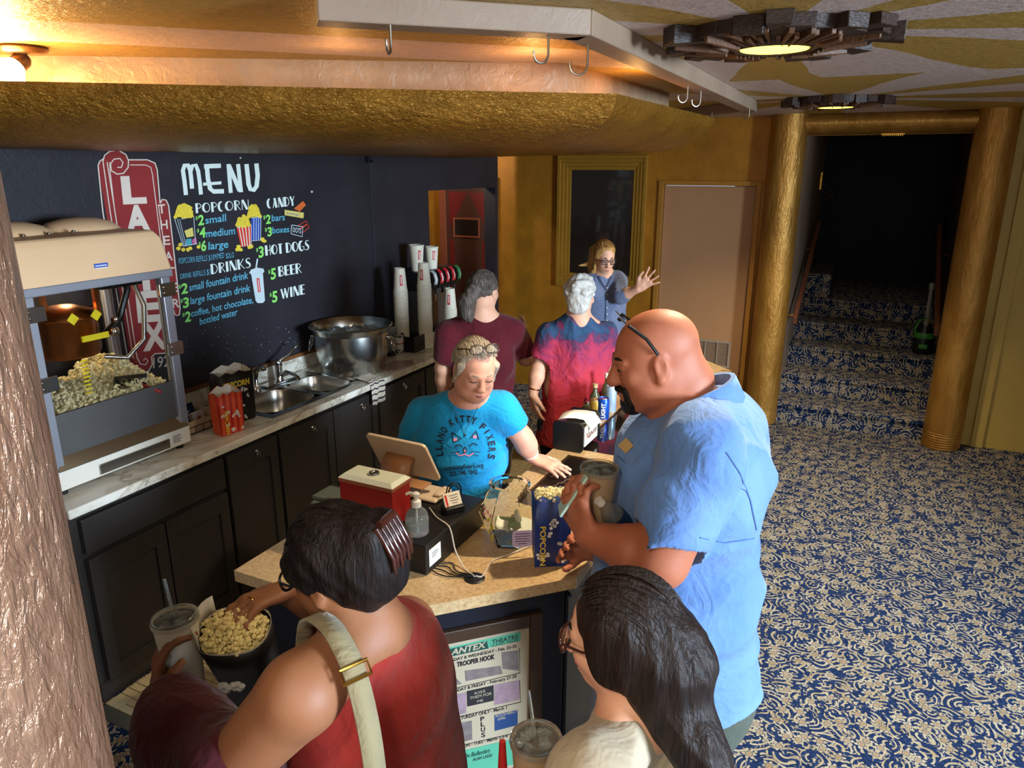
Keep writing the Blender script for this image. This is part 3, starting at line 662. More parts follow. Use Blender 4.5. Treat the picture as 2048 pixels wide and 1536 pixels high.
q = Paint(z5, .0026); q.st([(1035,640),(1132,655),(1126,740),(1030,715),(1035,640)], 6).txt('DOTS', (1045,700), (1118,712), 42, .01); q.done('painted_candy_box', 'paint_pale')
# vertical theatre sign
q = Paint(c3, .0015)
q.poly([(572,150),(610,100),(640,70),(700,62),(745,100),(750,120),(870,118),(910,140),(925,350),(960,350),(985,380),(1052,980),(1048,1022),(1020,1030),(1000,1240),(905,1255),(890,1330),(830,1362),(790,1340),(765,1300)]); q.done('painted_sign', 'paint_red')
q = Paint(c3, .0022)
q.st([(572,150),(600,420),(745,1270),(765,1310)], 7).st([(600,120),(640,400),(780,1280)], 6).st([(625,130),(668,400),(800,1270),(815,1300)], 6)
q.st([(572,150),(582,125),(605,108)], 7).st([(600,125),(610,90),(640,66),(690,60),(735,85),(750,120),(748,160),(720,195),(685,200),(650,180),(645,140),(665,112),(700,108),(718,132),(708,160),(685,160)], 7)
q.st([(750,116),(860,116),(905,135),(918,175),(935,370)], 7).st([(640,130),(642,180),(668,400)], 5).st([(760,146),(850,146),(880,160),(890,200),(960,760)], 5)
q.st([(935,370),(948,348),(970,352),(985,385),(1052,985),(1048,1022),(1030,1028)], 7).st([(925,380),(1010,985),(1025,1025)], 5)
q.st([(800,1270),(820,1310),(850,1315),(865,1290),(850,1275),(838,1290)], 6).st([(770,1310),(790,1345),(830,1364),(870,1350),(890,1310),(885,1270),(905,1250),(1000,1245)], 7)
q.done('painted_sign_outline', 'paint_cream')
for ch, a, b_, h in (('L', (718,368), (858,362), 150), ('A', (738,540), (885,532), 150), ('N', (765,708), (905,700), 150), ('T', (782,880), (935,870), 150), ('E', (806,1060), (962,1048), 165), ('X', (835,1228), (985,1212), 150)):
    Paint(c3, .0025).txt(ch, a, b_, h, .045, -16).done('sign_letter', 'paint_cream')
for i, ch in enumerate('THEATER'):
    x, y = 925+14*i, 430+92*i; Paint(c3, .0025).txt(ch, (x, y), (x+42, y-3), 52, .02, -4).done('sign_letter', 'paint_cream')
Paint(c3, .0025).txt('1927', (895,1335), (1030,1318), 64, .0).done('sign_date', 'paint_cream')
q = Paint(c3, .002); r = random.Random(5)
for i in range(60): q.blob(r.uniform(1080, 1800), r.gauss(1200, 60), r.uniform(1.2, 3), r.uniform(1.2, 3), 5, .1, i)
q.blob(1404, 105, 5, 5); q.blob(1822, 303, 6, 6); q.done('plaster_flecks', 'paint_cream')
# ------------------------------------------------------------------ back counter
def marble():
    t = NT('marble'); f = t.noise(3.2, 5, t.coords((1, .6, 1)), .6, 1.8)
    vein = t.math('ABSOLUTE', t.math('SUBTRACT', f, .5))
    t.l(t.ramp(vein, [(0, '9A9284'), (.02, 'C9C2B0'), (.09, 'DCD8CC'), (1, 'E2DED4')]), t.b.inputs['Base Color']); t.set(Roughness=.22)
marble()
pm('cabinet_black', '2B2826', .42, var=.12, vs=5); pm('steel', 'B9BAB6', .22, metal=1, var=.06, vs=4, stretch=(1, 1, .1)); pm('steel_brushed', 'A8A49A', .3, metal=1, var=.1)
pm('chrome', 'C8C8C8', .08, metal=1, var=0); pm('black_plastic', '121212', .4, var=.2); pm('white_plastic', 'D8D2C4', .4, var=.05)
wt = thing('worktop', 'white marble-look worktop along the menu wall', 'worktop', (-3.0, 3.3, .88))
m = MB(); m.box((-3.296, 1.545, .88), (-2.675, 2.725, .92)); m.box((-3.296, 3.505, .88), (-2.675, 5.12, .92)); m.box((-2.765, 2.725, .88), (-2.675, 3.505, .92)); m.box((-3.296, 2.725, .88), (-3.245, 3.505, .92))
m.build('slab', 'marble', wt, smooth=0, bevel=.006)
tag(MB().box((-3.296, 1.545, .9205), (-3.282, 5.12, 1.01)).build('backsplash', 'marble', smooth=0, bevel=.003), 'marble-look upstand along the foot of the menu wall', 'backsplash')
tag(MB().box((-3.296, 1.545, 1.0105), (-3.275, 5.12, 1.035)).build('wood_strip', 'strip_wood', smooth=0, bevel=.003), 'thin brown wooden strip capping the upstand on the menu wall', 'strip')
def shaker(root, y0, y1, z0, z1, knob=None, x=-2.70):
    m = MB(); fr = .055
    m.box((x-.018, y0, z0), (x, y1, z1)); bd = m.build('door', 'cabinet_black', root, smooth=0, bevel=.002)
    for lo, hi in (((x, y0, z0), (x+.012, y0+fr, z1)), ((x, y1-fr, z0), (x+.012, y1, z1)), ((x, y0+fr, z0), (x+.012, y1-fr, z0+fr)), ((x, y0+fr, z1-.09), (x+.012, y1-fr, z1))):
        MB().box(lo, hi).build('rail', 'cabinet_black', bd, smooth=0, bevel=.002)
    if knob:
        k = MB(); k.lathe((x+.012, knob[0], knob[1]), [(0, 0), (.012, 0), (.012, .004), (.006, .008), (.006, .014), (0, .014)], 14, (1, 0, 0)); k.pipe([(x+.03, knob[0]+.011*math.cos(a), knob[1]-.012+.014*math.sin(a)) for a in [2*PI*i/12 for i in range(12)]], .003, 6, closed=True); k.ball((x+.028, knob[0], knob[1]), .007, 8)
        k.build('ring_pull', 'chrome', bd)
units = [(1.565, 2.325, 'black cabinet with drawer over double doors under the popcorn machine'), (2.33, 2.68, 'narrow black cabinet below the red popcorn bag'), (2.685, 3.555, 'wide black cabinet below the double sink'), (3.56, 4.10, 'black cabinet right of the striped towel'), (4.105, 5.12, 'black cabinet under the paper cup towers')]
for i, (a, b_, lab) in enumerate(units):
    c = thing('base_cabinet', lab, 'cabinet', (-3.0, (a+b_)/2, 0), 'black base cabinets under the worktop')
    MB().box((-3.29, a, 0), (-2.72, b_, .88 if i != 2 else .66)).build('carcass', 'cabinet_black', c, smooth=0, bevel=.002)
    if i == 2: MB().box((-2.74, a, .66), (-2.72, b_, .88)).build('front_rail', 'cabinet_black', c, smooth=0)
    g = .008
    if i == 0:
        MB().box((-2.718, a+.03, .70), (-2.69, b_-g, .852)).build('drawer', 'cabinet_black', c, smooth=0, bevel=.003)
        shaker(c, a+.03, 1.955, .10, .675); shaker(c, 1.963, b_-g, .10, .675)
    elif i == 2: shaker(c, a+g, 3.12, .10, .852, (2.945, .806)); shaker(c, 3.13, b_-g, .10, .852, (3.385, .806))
    elif i == 4: shaker(c, a+g, 4.6, .10, .852, (4.3, .81)); shaker(c, 4.61, b_-g, .10, .852, (4.85, .81))
    else: shaker(c, a+g, b_-g, .10, .852, ((2.525, .813) if i == 1 else (3.835, .815)))
    MB().box((-2.745, a, .0), (-2.715, b_, .09)).build('plinth', 'cabinet_black', c, smooth=0)
# double sink
sk = thing('double_sink', 'stainless steel double bowl sink set into the worktop', 'sink', (-3.0, 3.1, .74))
def bowl(y0, y1, x0=-3.13, x1=-2.785, dep=.17, z=.924):
    rows = []; N = 28
    for (ins, zz) in ((0, z), (.004, z-.008), (.012, z-.06), (.02, z-dep*.85), (.05, z-dep), (.12, z-dep-.002)):
        row = []
        for i in range(N):
            a = 2*PI*i/N; e = 3.5; cx_, cy_ = math.cos(a), math.sin(a)
            sx = math.copysign(abs(cx_)**(2/e), cx_); sy = math.copysign(abs(cy_)**(2/e), cy_)
            row.append(((x0+x1)/2+sx*((x1-x0)/2-ins), (y0+y1)/2+sy*((y1-y0)/2-ins), zz))
        rows.append(row)
    m = MB(); m.grid(rows, cv=True); n = len(m.v); m.add([((x0+x1)/2, (y0+y1)/2, z-dep-.003)], []); m.f += [(n-N+i, n-N+(i+1) % N, n) for i in range(N)]
    b_ = m.build('bowl', 'steel_brushed', sk, smooth=60)
    MB().lathe(((x0+x1)/2, (y0+y1)/2, z-dep), [(0, .004), (.03, .004), (.038, 0)], 16).build('drain', 'chrome', b_)
    return (x0, x1, y0, y1)
bowl(2.755, 3.16); bowl(3.20, 3.475)
m = MB(); zt = .926
for lo, hi in (((-3.255, 2.715), (-2.745, 2.76)), ((-3.255, 3.47), (-2.745, 3.515)), ((-3.255, 2.76), (-3.125, 3.47)), ((-2.79, 2.76), (-2.745, 3.47)), ((-3.125, 3.155), (-2.79, 3.205))): m.box((lo[0], lo[1], .919), (hi[0], hi[1], zt))
m.build('rim', 'steel', sk, smooth=0, bevel=.003)
fa = thing('sink_faucet', 'chrome single lever faucet behind the sink', 'faucet', (-3.19, 3.24, .926))
MB().lathe((-3.19, 3.24, .926), [(0, 0), (.03, 0), (.03, .01), (.024, .02), (.024, .10), (.027, .11), (.02, .135), (0, .14)], 20).build('body', 'chrome', fa, smooth=50)
MB().pipe([(-3.19, 3.24, .97), (-3.13, 3.235, 1.0), (-3.06, 3.23, .995), (-3.02, 3.23, .97)], [.014, .013, .011, .010], 10).build('spout', 'chrome', fa, smooth=60)
MB().pipe([(-3.19, 3.24, 1.055), (-3.16, 3.30, 1.085), (-3.15, 3.36, 1.13), (-3.155, 3.39, 1.135)], [.012, .008, .007, .009], 8).build('lever', 'chrome', fa, smooth=60)
MB().box((-3.225, 3.10, .926), (-3.155, 3.38, .938)).build('deck_plate', 'chrome', fa, bevel=.005)
sp = thing('sink_sprayer', 'chrome side sprayer beside the faucet', 'sprayer', (-3.19, 3.05, .926))
MB().lathe((-3.19, 3.05, .926), [(0, 0), (.026, 0), (.024, .012), (.014, .02), (.013, .09), (0, .09)], 16).build('holder', 'chrome', sp, smooth=50)
MB().pipe([(-3.19, 3.05, 1.0), (-3.185, 3.052, 1.045), (-3.16, 3.065, 1.062), (-3.13, 3.075, 1.058)], [.014, .017, .016, .015], 10).build('spray_head', 'chrome', sp, smooth=60)
# ------------------------------------------------------------------ popcorn helper
pm('popcorn', 'EADDAE', .8, var=.25, vs=70); pm('popcorn_yellow', 'E4CE8C', .8, var=.35, vs=80)
def kernels(mb, pts, s=.011, seed=1):
    r = random.Random(seed)
    for p_ in pts:
        for k in range(4):
            o = V3((r.uniform(-1, 1), r.uniform(-1, 1), r.uniform(-.6, 1)))*s*.75
            mb.ball(V3(p_)+o, s*r.uniform(.35, .62), 6)
# ------------------------------------------------------------------ popcorn machine
pm('machine_roof', 'D9B48A', .45, var=.08, vs=4); pm('machine_alu', 'A9ABB4', .35, metal=.6, var=.08); pm('machine_grey', '6A6866', .4, metal=.6, var=.1)
pm('clear_glass', 'FFFFFF', .02, trans=1, ior=1.08, var=0, spec=.3); pm('copper', 'B8703C', .3, metal=1, var=.15); pm('sticker_yellow', 'E8D21E', .5); pm('sticker_white', 'D8D8D2', .6)
pm('rubber', '0C0C0C', .7); pm('red_handle', '8E1A1A', .4)
Y0, Y1, XF, XB = 1.60, 2.25, -2.81, -3.26
pmch = thing('popcorn_machine', 'glass popcorn machine with cream domed roof at the left', 'popcorn machine', (-3.03, 1.92, .92))
MB().box((XB, Y0, .945), (XF, Y1, 1.03)).build('base', 'white_plastic', pmch, smooth=0, bevel=.006)
for y in (Y0+.04, Y1-.04):
    for x in (XB+.04, XF-.04): MB().cyl((x, y, .92), (x, y, .946), .018).build('foot', 'rubber', pmch)
MB().box((XF-.002, 1.78, .955), (XF+.006, 2.13, 1.0)).build('drawer_plate', 'steel_brushed', pmch, smooth=0, bevel=.003)
sg = MB().box((XF, 2.145, .96), (XF+.001, 2.215, 1.01)).build('rating_label', 'sticker_white', pmch, smooth=0)
m = MB()
for i in range(6): m.box((XF+.001, 2.15, .967+.0065*i), (XF+.0015, 2.15+random.uniform(.035, .058), .9695+.0065*i))
m.build('label_print', 'black_plastic', sg, smooth=0)
m = MB(); m.add([(XF+.012, Y0+.01, 1.03), (XF+.012, Y1-.01, 1.03), (XF-.02, Y1-.03, 1.085), (XF-.02, Y0+.03, 1.085), (XB, Y0+.01, 1.03), (XB, Y1-.01, 1.03), (XB, Y1-.03, 1.085), (XB, Y0+.03, 1.085)], [(0,1,2,3), (5,4,7,6), (3,2,6,7), (1,5,6,2), (4,0,3,7), (0,4,5,1)])
m.build('sill', 'steel', pmch, smooth=0, bevel=.003)
MB().box((XF-.03, Y0+.03, 1.08), (XF-.015, Y1-.03, 1.255)).build('lower_panel', 'machine_grey', pmch, smooth=0, bevel=.003)
for y in (Y0, Y1-.045):
    for x in (XB, XF-.045): MB().box((x, y, 1.03), (x+.045, y+.045, 1.73)).build('corner_post', 'machine_alu', pmch, smooth=0, bevel=.004)
MB().box((XF-.026, Y0+.045, 1.255), (XF-.021, Y1-.045, 1.73)).build('door_glass', 'clear_glass', pmch, smooth=0)
MB().box((XB+.045, Y0+.012, 1.06), (XF-.045, Y0+.017, 1.73)).build('side_glass', 'clear_glass', pmch, smooth=0)
MB().box((XB+.045, Y1-.017, 1.06), (XF-.045, Y1-.012, 1.73)).build('side_glass', 'clear_glass', pmch, smooth=0)
MB().box((XB+.012, Y0+.045, 1.06), (XB+.017, Y1-.045, 1.73)).build('back_glass', 'clear_glass', pmch, smooth=0)
for y, z in ((Y0-.01, 1.665), (Y0-.01, 1.39), (Y1-.07, 1.675), (Y1-.07, 1.405)):
    h = MB().box((XF, y, z-.03), (XF+.012, y+.085, z+.03)).build('hinge', 'steel', pmch, smooth=0, bevel=.003)
    MB().ball((XF+.013, y+.02, z+.012), .006, 8).ball((XF+.013, y+.02, z-.012), .006, 8).build('rivet', 'chrome', h)
MB().box((XB-.01, Y0-.01, 1.73), (XF+.012, Y1+.01, 1.765)).build('top_rail', 'machine_alu', pmch, smooth=0, bevel=.005)
m = MB(); zb, zt_ = 1.765, 1.93
def rr(x0, x1, y0, y1, z): return [(x0, y0, z), (x1, y0, z), (x1, y1, z), (x0, y1, z)]
rows = [rr(XB-.01, XF+.012, Y0-.01, Y1+.01, zb), rr(XB+.01, XF-.005, Y0+.005, Y1-.01, 1.90), rr(XB+.03, XF-.03, Y0+.02, Y1-.03, 1.935), rr(XB+.1, XF-.1, Y0+.1, Y1-.1, 1.942)]
m.grid(rows, cv=True); m.f.append((12, 13, 14, 15)); m.build('roof', 'machine_roof', pmch, smooth=30, bevel=.01)
for (y, a) in ((Y0+.15, 1.0), (Y1-.20, 1.0)): MB().lathe((-3.08, y, 1.925), [(.17, 0), (.165, .018), (.13, .045), (.07, .062), (0, .068)], 28, sx=.85, sy=1.0).build('roof_dome', 'machine_roof', pmch, smooth=60)
for i in range(3): MB().ball((-2.93, 1.72+.1*i, 1.945), .009, 8).build('roof_screw', 'steel', pmch)
lb = MB().box((XF+.004, 1.90, 1.80), (XF+.0065, 1.96, 1.825)).build('roof_label', 'paint_blue', pmch, smooth=0)
MB().box((XF+.0065, 1.905, 1.803), (XF+.007, 1.955, 1.808)).box((XF+.0065, 1.905, 1.814), (XF+.007, 1.955, 1.818)).build('label_print', 'sticker_white', lb, smooth=0)
kt = MB().lathe((-3.03, 1.88, 1.43), [(0, 0), (.115, 0), (.125, .02), (.125, .15), (.13, .155), (.13, .165), (0, .17)], 32).build('kettle', 'copper', pmch, smooth=50)
MB().lathe((-3.03, 1.88, 1.595), [(.128, 0), (.12, .02), (.05, .045), (0, .05)], 32).build('kettle_lid', 'copper', kt, smooth=50)
MB().box((-2.905, 1.86, 1.50), (-2.898, 1.98, 1.525)).build('warning_label', 'sticker_yellow', kt, smooth=0)
for y in (1.79, 2.02): MB().box((-3.03, y, 1.58), (-3.01, y+.02, 1.74)).build('hanger_strap', 'copper', pmch)
MB().pipe([(-2.98, 2.02, 1.5), (-2.93, 2.06, 1.56), (-2.93, 2.12, 1.68), (-2.95, 2.13, 1.72)], .014, 8).build('crank_arm', 'black_plastic', pmch)
MB().ball((-2.94, 2.035, 1.51), .024, 10).ball((-2.94, 2.05, 1.56), .02, 10).build('crank_joint', 'chrome', pmch)
MB().pipe([(-2.98, 2.0, 1.40), (-2.94, 2.08, 1.38), (-2.92, 2.16, 1.45), (-2.93, 2.19, 1.6), (-2.98, 2.18, 1.73)], .011, 8).build('flex_conduit', 'steel_brushed', pmch, smooth=60)
MB().box((-3.1, 1.98, 1.70), (-2.9, 2.18, 1.735)).build('motor_box', 'black_plastic', pmch, bevel=.006)
for y in (1.80, 1.90): MB().obox((-2.842, y, 1.615), (0, .707, .707), (0, -.707, .707), (1, 0, 0), .036, .036, .002).build('warning_sticker', 'sticker_yellow', pmch, smooth=0)
m = MB()
for i in range(9): m.box((-2.843, 1.80, 1.30+.017*i), (-2.840, 1.83, 1.307+.017*i))
m.build('level_marks', 'sticker_yellow', pmch, smooth=0)
MB().box((XB+.045, Y0+.04, 1.085), (XF-.04, Y1-.04, 1.10)).build('floor_pan', 'steel_brushed', pmch, smooth=0)
def pile_z(x, y): return 1.238+(.07*math.exp(-((y-1.75)/.14)**2)+.12*math.exp(-((y-2.06)/.09)**2))*min(1, max(0, (XF-.045-x)/.13))-.1*max(0, y-2.1)
m = MB(); pts = []; r = random.Random(4)
for i in range(700):
    x, y = r.uniform(XB+.06, XF-.04), r.uniform(Y0+.05, Y1-.05)
    z = pile_z(x, y)+.012
    pts.append((x, y, z+r.uniform(-.015, .015)))
kernels(m, pts, .014); stuff(m.build('popcorn', 'popcorn', pmch, smooth=60))
m = MB(); P = []
for i in range(9):
    y = Y0+.05+(Y1-Y0-.1)*i/8
    P.append([(XB+.05+(XF-XB-.085)*j/7, y, pile_z(XB+.05+(XF-XB-.085)*j/7, y)) for j in range(8)])
m.grid(P); m.build('popcorn_bed', 'popcorn', pmch, smooth=60)
sc_ = thing('popcorn_scoop', 'perforated steel scoop with red handle in the popcorn machine', 'scoop', (-2.93, 2.02, 1.25))
m = MB(); m.grid([[(-2.90, 1.95, 1.25), (-2.88, 2.10, 1.22)], [(-2.88, 1.96, 1.33), (-2.87, 2.11, 1.31)]]); m.build('scoop_plate', 'steel', sc_, smooth=0, solid=.003)
m = MB()
for i in range(5):
    for j in range(3): a = V3((-2.885+.005*i*.5, 1.975+.027*i, 1.258+.022*j-.004*i)); m.lathe(a+V3((.004, 0, 0)), [(0, 0), (.005, 0), (.005, .001), (0, .001)], 8, (1, 0, .1))
m.build('perforations', 'black_plastic', sc_)
MB().obox((-2.84, 2.10, 1.245), V3((.5, .55, -.42))/.853, (-.74, .67, 0), (.28, .31, .9), .09, .02, .014).build('handle', 'red_handle', sc_, bevel=.004)
lamp('machine_lamp', 'POINT', (-3.17, 2.0, 1.715), 2.6, (1, .75, .42), shadow_soft_size=.015)
# ------------------------------------------------------------------ popcorn bags
def stripe_mat(name, a, b_, freq):
    t = NT(name); sp_ = t.n('SeparateXYZ'); t.l(t.tc.outputs['Object'], sp_.inputs[0])
    f = t.math('GREATER_THAN', t.math('SINE', t.math('MULTIPLY', sp_.outputs[1], freq)), 0)
    t.l(t.mix(f, a, b_), t.b.inputs['Base Color']); t.set(Roughness=.45)
stripe_mat('bag_red', 'B5281C', 'D8512C', 190); pm('bag_black', '14120F', .45); stripe_mat('bag_blue', '10327A', '0B2560', 150)
pm('paper_white', 'DAD2C2', .7, var=.05); pm('ink_yellow', 'E8C83A', .5); pm('ink_white', 'E6E2DA', .5); pm('ink_black', '191717', .5); pm('ink_red', 'C02A22', .5)
def popcorn_bag(name, label, c, w, d, h, yaw, mat, ink, text_side, fill=None, motif=10, seed=1, letters='POPCORN', topy=.0):
    """open paper bag: faces +x local; width along local y"""
    t = thing(name, label, 'popcorn bag', tuple(c)); R = rotz(yaw); c = V3(c); r = random.Random(seed)
    N = 5
    def ring(ins, z, jag=0):
        pts = []
        for i in range(N): pts.append((d/2-ins, -w/2+w*i/N, z+(jag if i % 2 else 0)))
        for i in range(2): pts.append((d/2-ins-d*i/2, w/2-ins, z+(jag if i % 2 else 0)))
        for i in range(N): pts.append((-d/2+ins, w/2-w*i/N, z+topy+(jag if i % 2 else 0)))
        for i in range(2): pts.append((-d/2+ins+d*i/2, -w/2+ins, z+(jag if i % 2 else 0)))
        return [c+R@V3(p_) for p_ in pts]
    m = MB(); m.grid([ring(.004, 0), ring(0, h*.1), ring(-.002, h*.55), ring(-.004, h, .014)], cv=True); n = len(m.v)//4; m.f.append(tuple(range(n-1, -1, -1)))
    o = m.build('bag', mat, t, smooth=25, solid=.0015)
    m = MB(); m.grid([ring(.004, h*.5), ring(-.001, h*.995, .014)], cv=True); m.build('bag_lining', 'paper_white', t, smooth=25)
    m = MB()
    for i in range(motif):
        y, z = r.uniform(-w*.42, w*.42), r.uniform(.08, .9)*h
        for k in range(4):
            yy, zz = y+r.uniform(-.008, .008), z+r.uniform(-.008, .008); q = [c+R@V3((d/2+.0035, yy+.006*math.cos(a), zz+.006*math.sin(a))) for a in [2*PI*j/7 for j in range(7)]]
            m.add(q, [tuple(range(7))])
    m.build('printed_popcorn', 'ink_white', t, smooth=0)
    m = MB()
    if text_side == 'vertical': text_on(m, letters, c+R@V3((d/2+.005, -w*.36, h*.62)), R@V3((0, 0, -1)), R@V3((0, 1, 0)), h*.58, w*.16, .02)
    else: text_on(m, letters, c+R@V3((d/2+.005, -w*.42, h*.74)), R@V3((0, 1, 0)), R@V3((0, 0, 1)), w*.8, h*.11, .03)
    m.build('lettering', ink, t, smooth=0)
    if fill:
        m = MB(); kernels(m, [c+R@V3((r.uniform(-d/2, d/2)*.85, r.uniform(-w/2, w/2)*.85, h*fill+r.uniform(-.012, .02))) for i in range(90)], .012, seed); stuff(m.build('popcorn', 'popcorn', t, smooth=60))
        MB().box((-d/2*.9, -w/2*.9, h*fill-.02), (d/2*.9, w/2*.9, h*fill-.004)).xf(R, c).build('popcorn_bed', 'popcorn_yellow', t, smooth=0)
    return t
rb = atz(452, 872, .92); popcorn_bag('popcorn_bag', 'small red striped paper popcorn bag standing on the worktop', (rb[0]-.03, rb[1]+.05, .92), .125, .075, .205, -.15, 'bag_red', 'ink_yellow', 'vertical', motif=12, topy=.02)
bb = atz(500, 850, .92); popcorn_bag('popcorn_bag', 'large black paper popcorn bag behind the red one', (bb[0]-.12, bb[1]+.02, .92), .185, .09, .265, -.2, 'bag_black', 'ink_yellow', 'top', motif=9, seed=6, topy=.02)
# ------------------------------------------------------------------ odds and ends left of the sink
pm('basket_paper', 'B59A78', .8); pm('wire_dark', '1C1A18', .4, metal=.6); pm('wax_green', 'C4C098', .5, trans=.2); pm('box_navy', '152A4C', .4); pm('box_dark', '2A1420', .4); pm('box_red', 'B83024', .45)
b0 = atz(395, 868, .92); bx, by = b0[0]-.02, b0[1]+.02
bk = thing('wire_basket', 'wire basket with paper liner beside the popcorn machine', 'basket', (bx-.1, by+.06, .92))
MB().box((bx-.22, by-.06, .923), (bx+.0, by+.13, .926)).box((bx-.002, by-.06, .926), (bx, by+.13, .985)).box((bx-.22, by-.06, .926), (bx-.218, by+.13, .985)).box((bx-.22, by+.128, .926), (bx, by+.13, .985)).build('paper_liner', 'basket_paper', bk, smooth=0)
m = MB()
for i in range(5): y = by-.06+.19*i/4; m.pipe([(bx+.004, y, .922), (bx+.004, y, .955)], .0015, 5)
m.pipe([(bx+.004, by-.06, .955), (bx+.004, by+.132, .955)], .002, 5); m.pipe([(bx+.004, by+.132, .955), (bx-.22, by+.132, .955)], .002, 5); m.pipe([(bx+.004, by-.06, .922), (bx+.004, by+.132, .922)], .002, 5)
m.build('wire_frame', 'wire_dark', bk)
for i, (dx, dy, sx, sy, sz, tl, mt, lab) in enumerate([(-.05, -.03, .03, .05, .075, .25, 'box_red', 'red candy box at the front of the wire basket'), (-.05, .055, .03, .07, .075, .2, 'sticker_white', 'white topped candy box in the wire basket'), (-.10, .02, .03, .13, .11, .3, 'box_navy', 'navy candy box leaning in the wire basket'), (-.15, -.01, .035, .12, .17, .35, 'box_dark', 'dark maroon starburst candy box at the back of the basket')]):
    R = np.array([[math.cos(tl), 0, -math.sin(tl)], [0, 1, 0], [math.sin(tl), 0, math.cos(tl)]]); cc = V3((bx+dx, by+dy, .928))
    c = thing('candy_box', lab, 'candy box', tuple(cc), 'candy boxes in the wire basket')
    MB().box((-sx/2, -sy/2, .008), (sx/2, sy/2, sz)).xf(R, cc).build('carton', mt, c, smooth=0, bevel=.002)
    m = MB(); q = [(sx/2+.001, sy*.3*math.cos(a)*(1 if k % 2 else .4), sz*.55+sy*.3*math.sin(a)*(1 if k % 2 else .4)) for k, a in enumerate([2*PI*j/16 for j in range(16)])]; m.add(q, [tuple(range(16))]); m.xf(R, cc)
    m.build('printed_star', 'ink_white' if i != 1 else 'ink_red', c, smooth=0)
jr = atz(432, 800, .92)
tag(MB().lathe((jr[0]-.02, jr[1], .92), [(0, 0), (.048, 0), (.05, .01), (.05, .085), (.047, .09), (.043, .085), (.043, .015), (0, .012)], 28).build('wax_candle_jar', 'wax_green', smooth=50), 'pale green frosted jar against the backsplash', 'jar')
# ------------------------------------------------------------------ beverage tub with ice
tb = thing('ice_tub', 'large polished steel party tub full of ice', 'tub', (-2.985, 3.70, .922))
TC = (-2.985, 3.70, .922)
MB().lathe(TC, [(0, 0), (.205, 0), (.21, .01), (.205, .035), (.213, .05), (.232, .12), (.238, .2), (.236, .255), (.26, .285), (.268, .298), (.263, .302), (.252, .288), (.228, .255), (.228, .2), (.2, .06), (0, .05)], 56).build('tub', 'steel', tb, smooth=40)
ia = math.atan2(_rt[1], _rt[0])
for s_ in (0, PI):
    a = ia+s_; u = V3((math.cos(a), math.sin(a), 0)); w_ = V3((-math.sin(a), math.cos(a), 0)); hc = V3(TC)+u*.255+V3((0, 0, .17))
    h = MB().pipe([hc+w_*.035*math.cos(b_)+V3((0, 0, .045*math.sin(b_)))+u*(.012-.008*math.sin(b_)) for b_ in [2*PI*i/20 for i in range(20)]], .006, 8, closed=True).build('ring_handle', 'chrome', tb, smooth=60)
    MB().cyl(V3(TC)+u*.232+V3((0, 0, .215)), V3(TC)+u*.262+V3((0, 0, .215)), .014).build('handle_mount', 'chrome', h)
m = MB(); r = random.Random(9)
pm('ice', 'DDE6E6', .08, trans=.75, ior=1.31, var=0)
for i in range(170):
    a, q = r.uniform(0, 2*PI), .21*math.sqrt(r.random()); R = np.linalg.qr(np.array([[r.gauss(0, 1) for _ in range(3)] for _ in range(3)]))[0]
    m.obox(V3(TC)+V3((q*math.cos(a), q*math.sin(a), .225+.03*(1-q/.21)+r.uniform(-.012, .014))), R[0], R[1], R[2], .03, .028, .022)
stuff(m.build('ice_cubes', 'ice', tb, smooth=0))
MB().lathe(TC, [(0, .215), (.224, .205)], 32).build('ice_bed', 'ice', tb)
tag(MB().prism([(-2.84, 3.72), (-2.72, 3.78), (-2.69, 3.98), (-2.76, 4.05), (-2.86, 3.98)], .922, .926).build('plastic_mat', pm('pink_clear', 'C9A8A4', .15, trans=.4, var=.1), bevel=.0015), 'pinkish clear plastic mat beside the steel tub', 'mat')
# striped towel over the edge
def towel_mat():
    t = NT('towel_stripe'); sp_ = t.n('SeparateXYZ'); t.l(t.tc.outputs['UV'], sp_.inputs[0]); u = sp_.outputs[1]
    f = t.math('GREATER_THAN', t.math('SINE', t.math('MULTIPLY', u, 62)), .62); g = t.math('GREATER_THAN', u, .42)
    t.l(t.mix(t.math('MULTIPLY', f, g), 'CFC6B4', '2A2A38'), t.b.inputs['Base Color']); t.set(Roughness=.9); t.bump(t.noise(400, 2), .3, .002)
towel_mat()
tl0 = atz(728, 752, .92); P = []
path = [(-2.83, .931), (-2.80, .934), (-2.76, .929), (-2.72, .931), (-2.685, .930), (-2.666, .918), (-2.660, .88), (-2.657, .84), (-2.652, .79)]
NU = 13
for i, (x, z) in enumerate(path):
    P.append([(x+.004*math.sin(j*1.7+i), 3.47+.135*j/(NU-1)+.006*(i-4)*(-1), z+.004*math.sin(j*1.1+i*.9)) for j in range(NU)])
m = MB(); m.grid(P); tw = m.build('striped_towel', 'towel_stripe', smooth=60, solid=.003); tag(tw, 'cream towel with dark stripes hanging over the worktop edge', 'towel')
uv = tw.data.uv_layers.new(name='uv')
for lp in tw.data.loops: uv.data[lp.index].uv = ((lp.vertex_index % NU)/(NU-1), (lp.vertex_index//NU)/(len(path)-1))
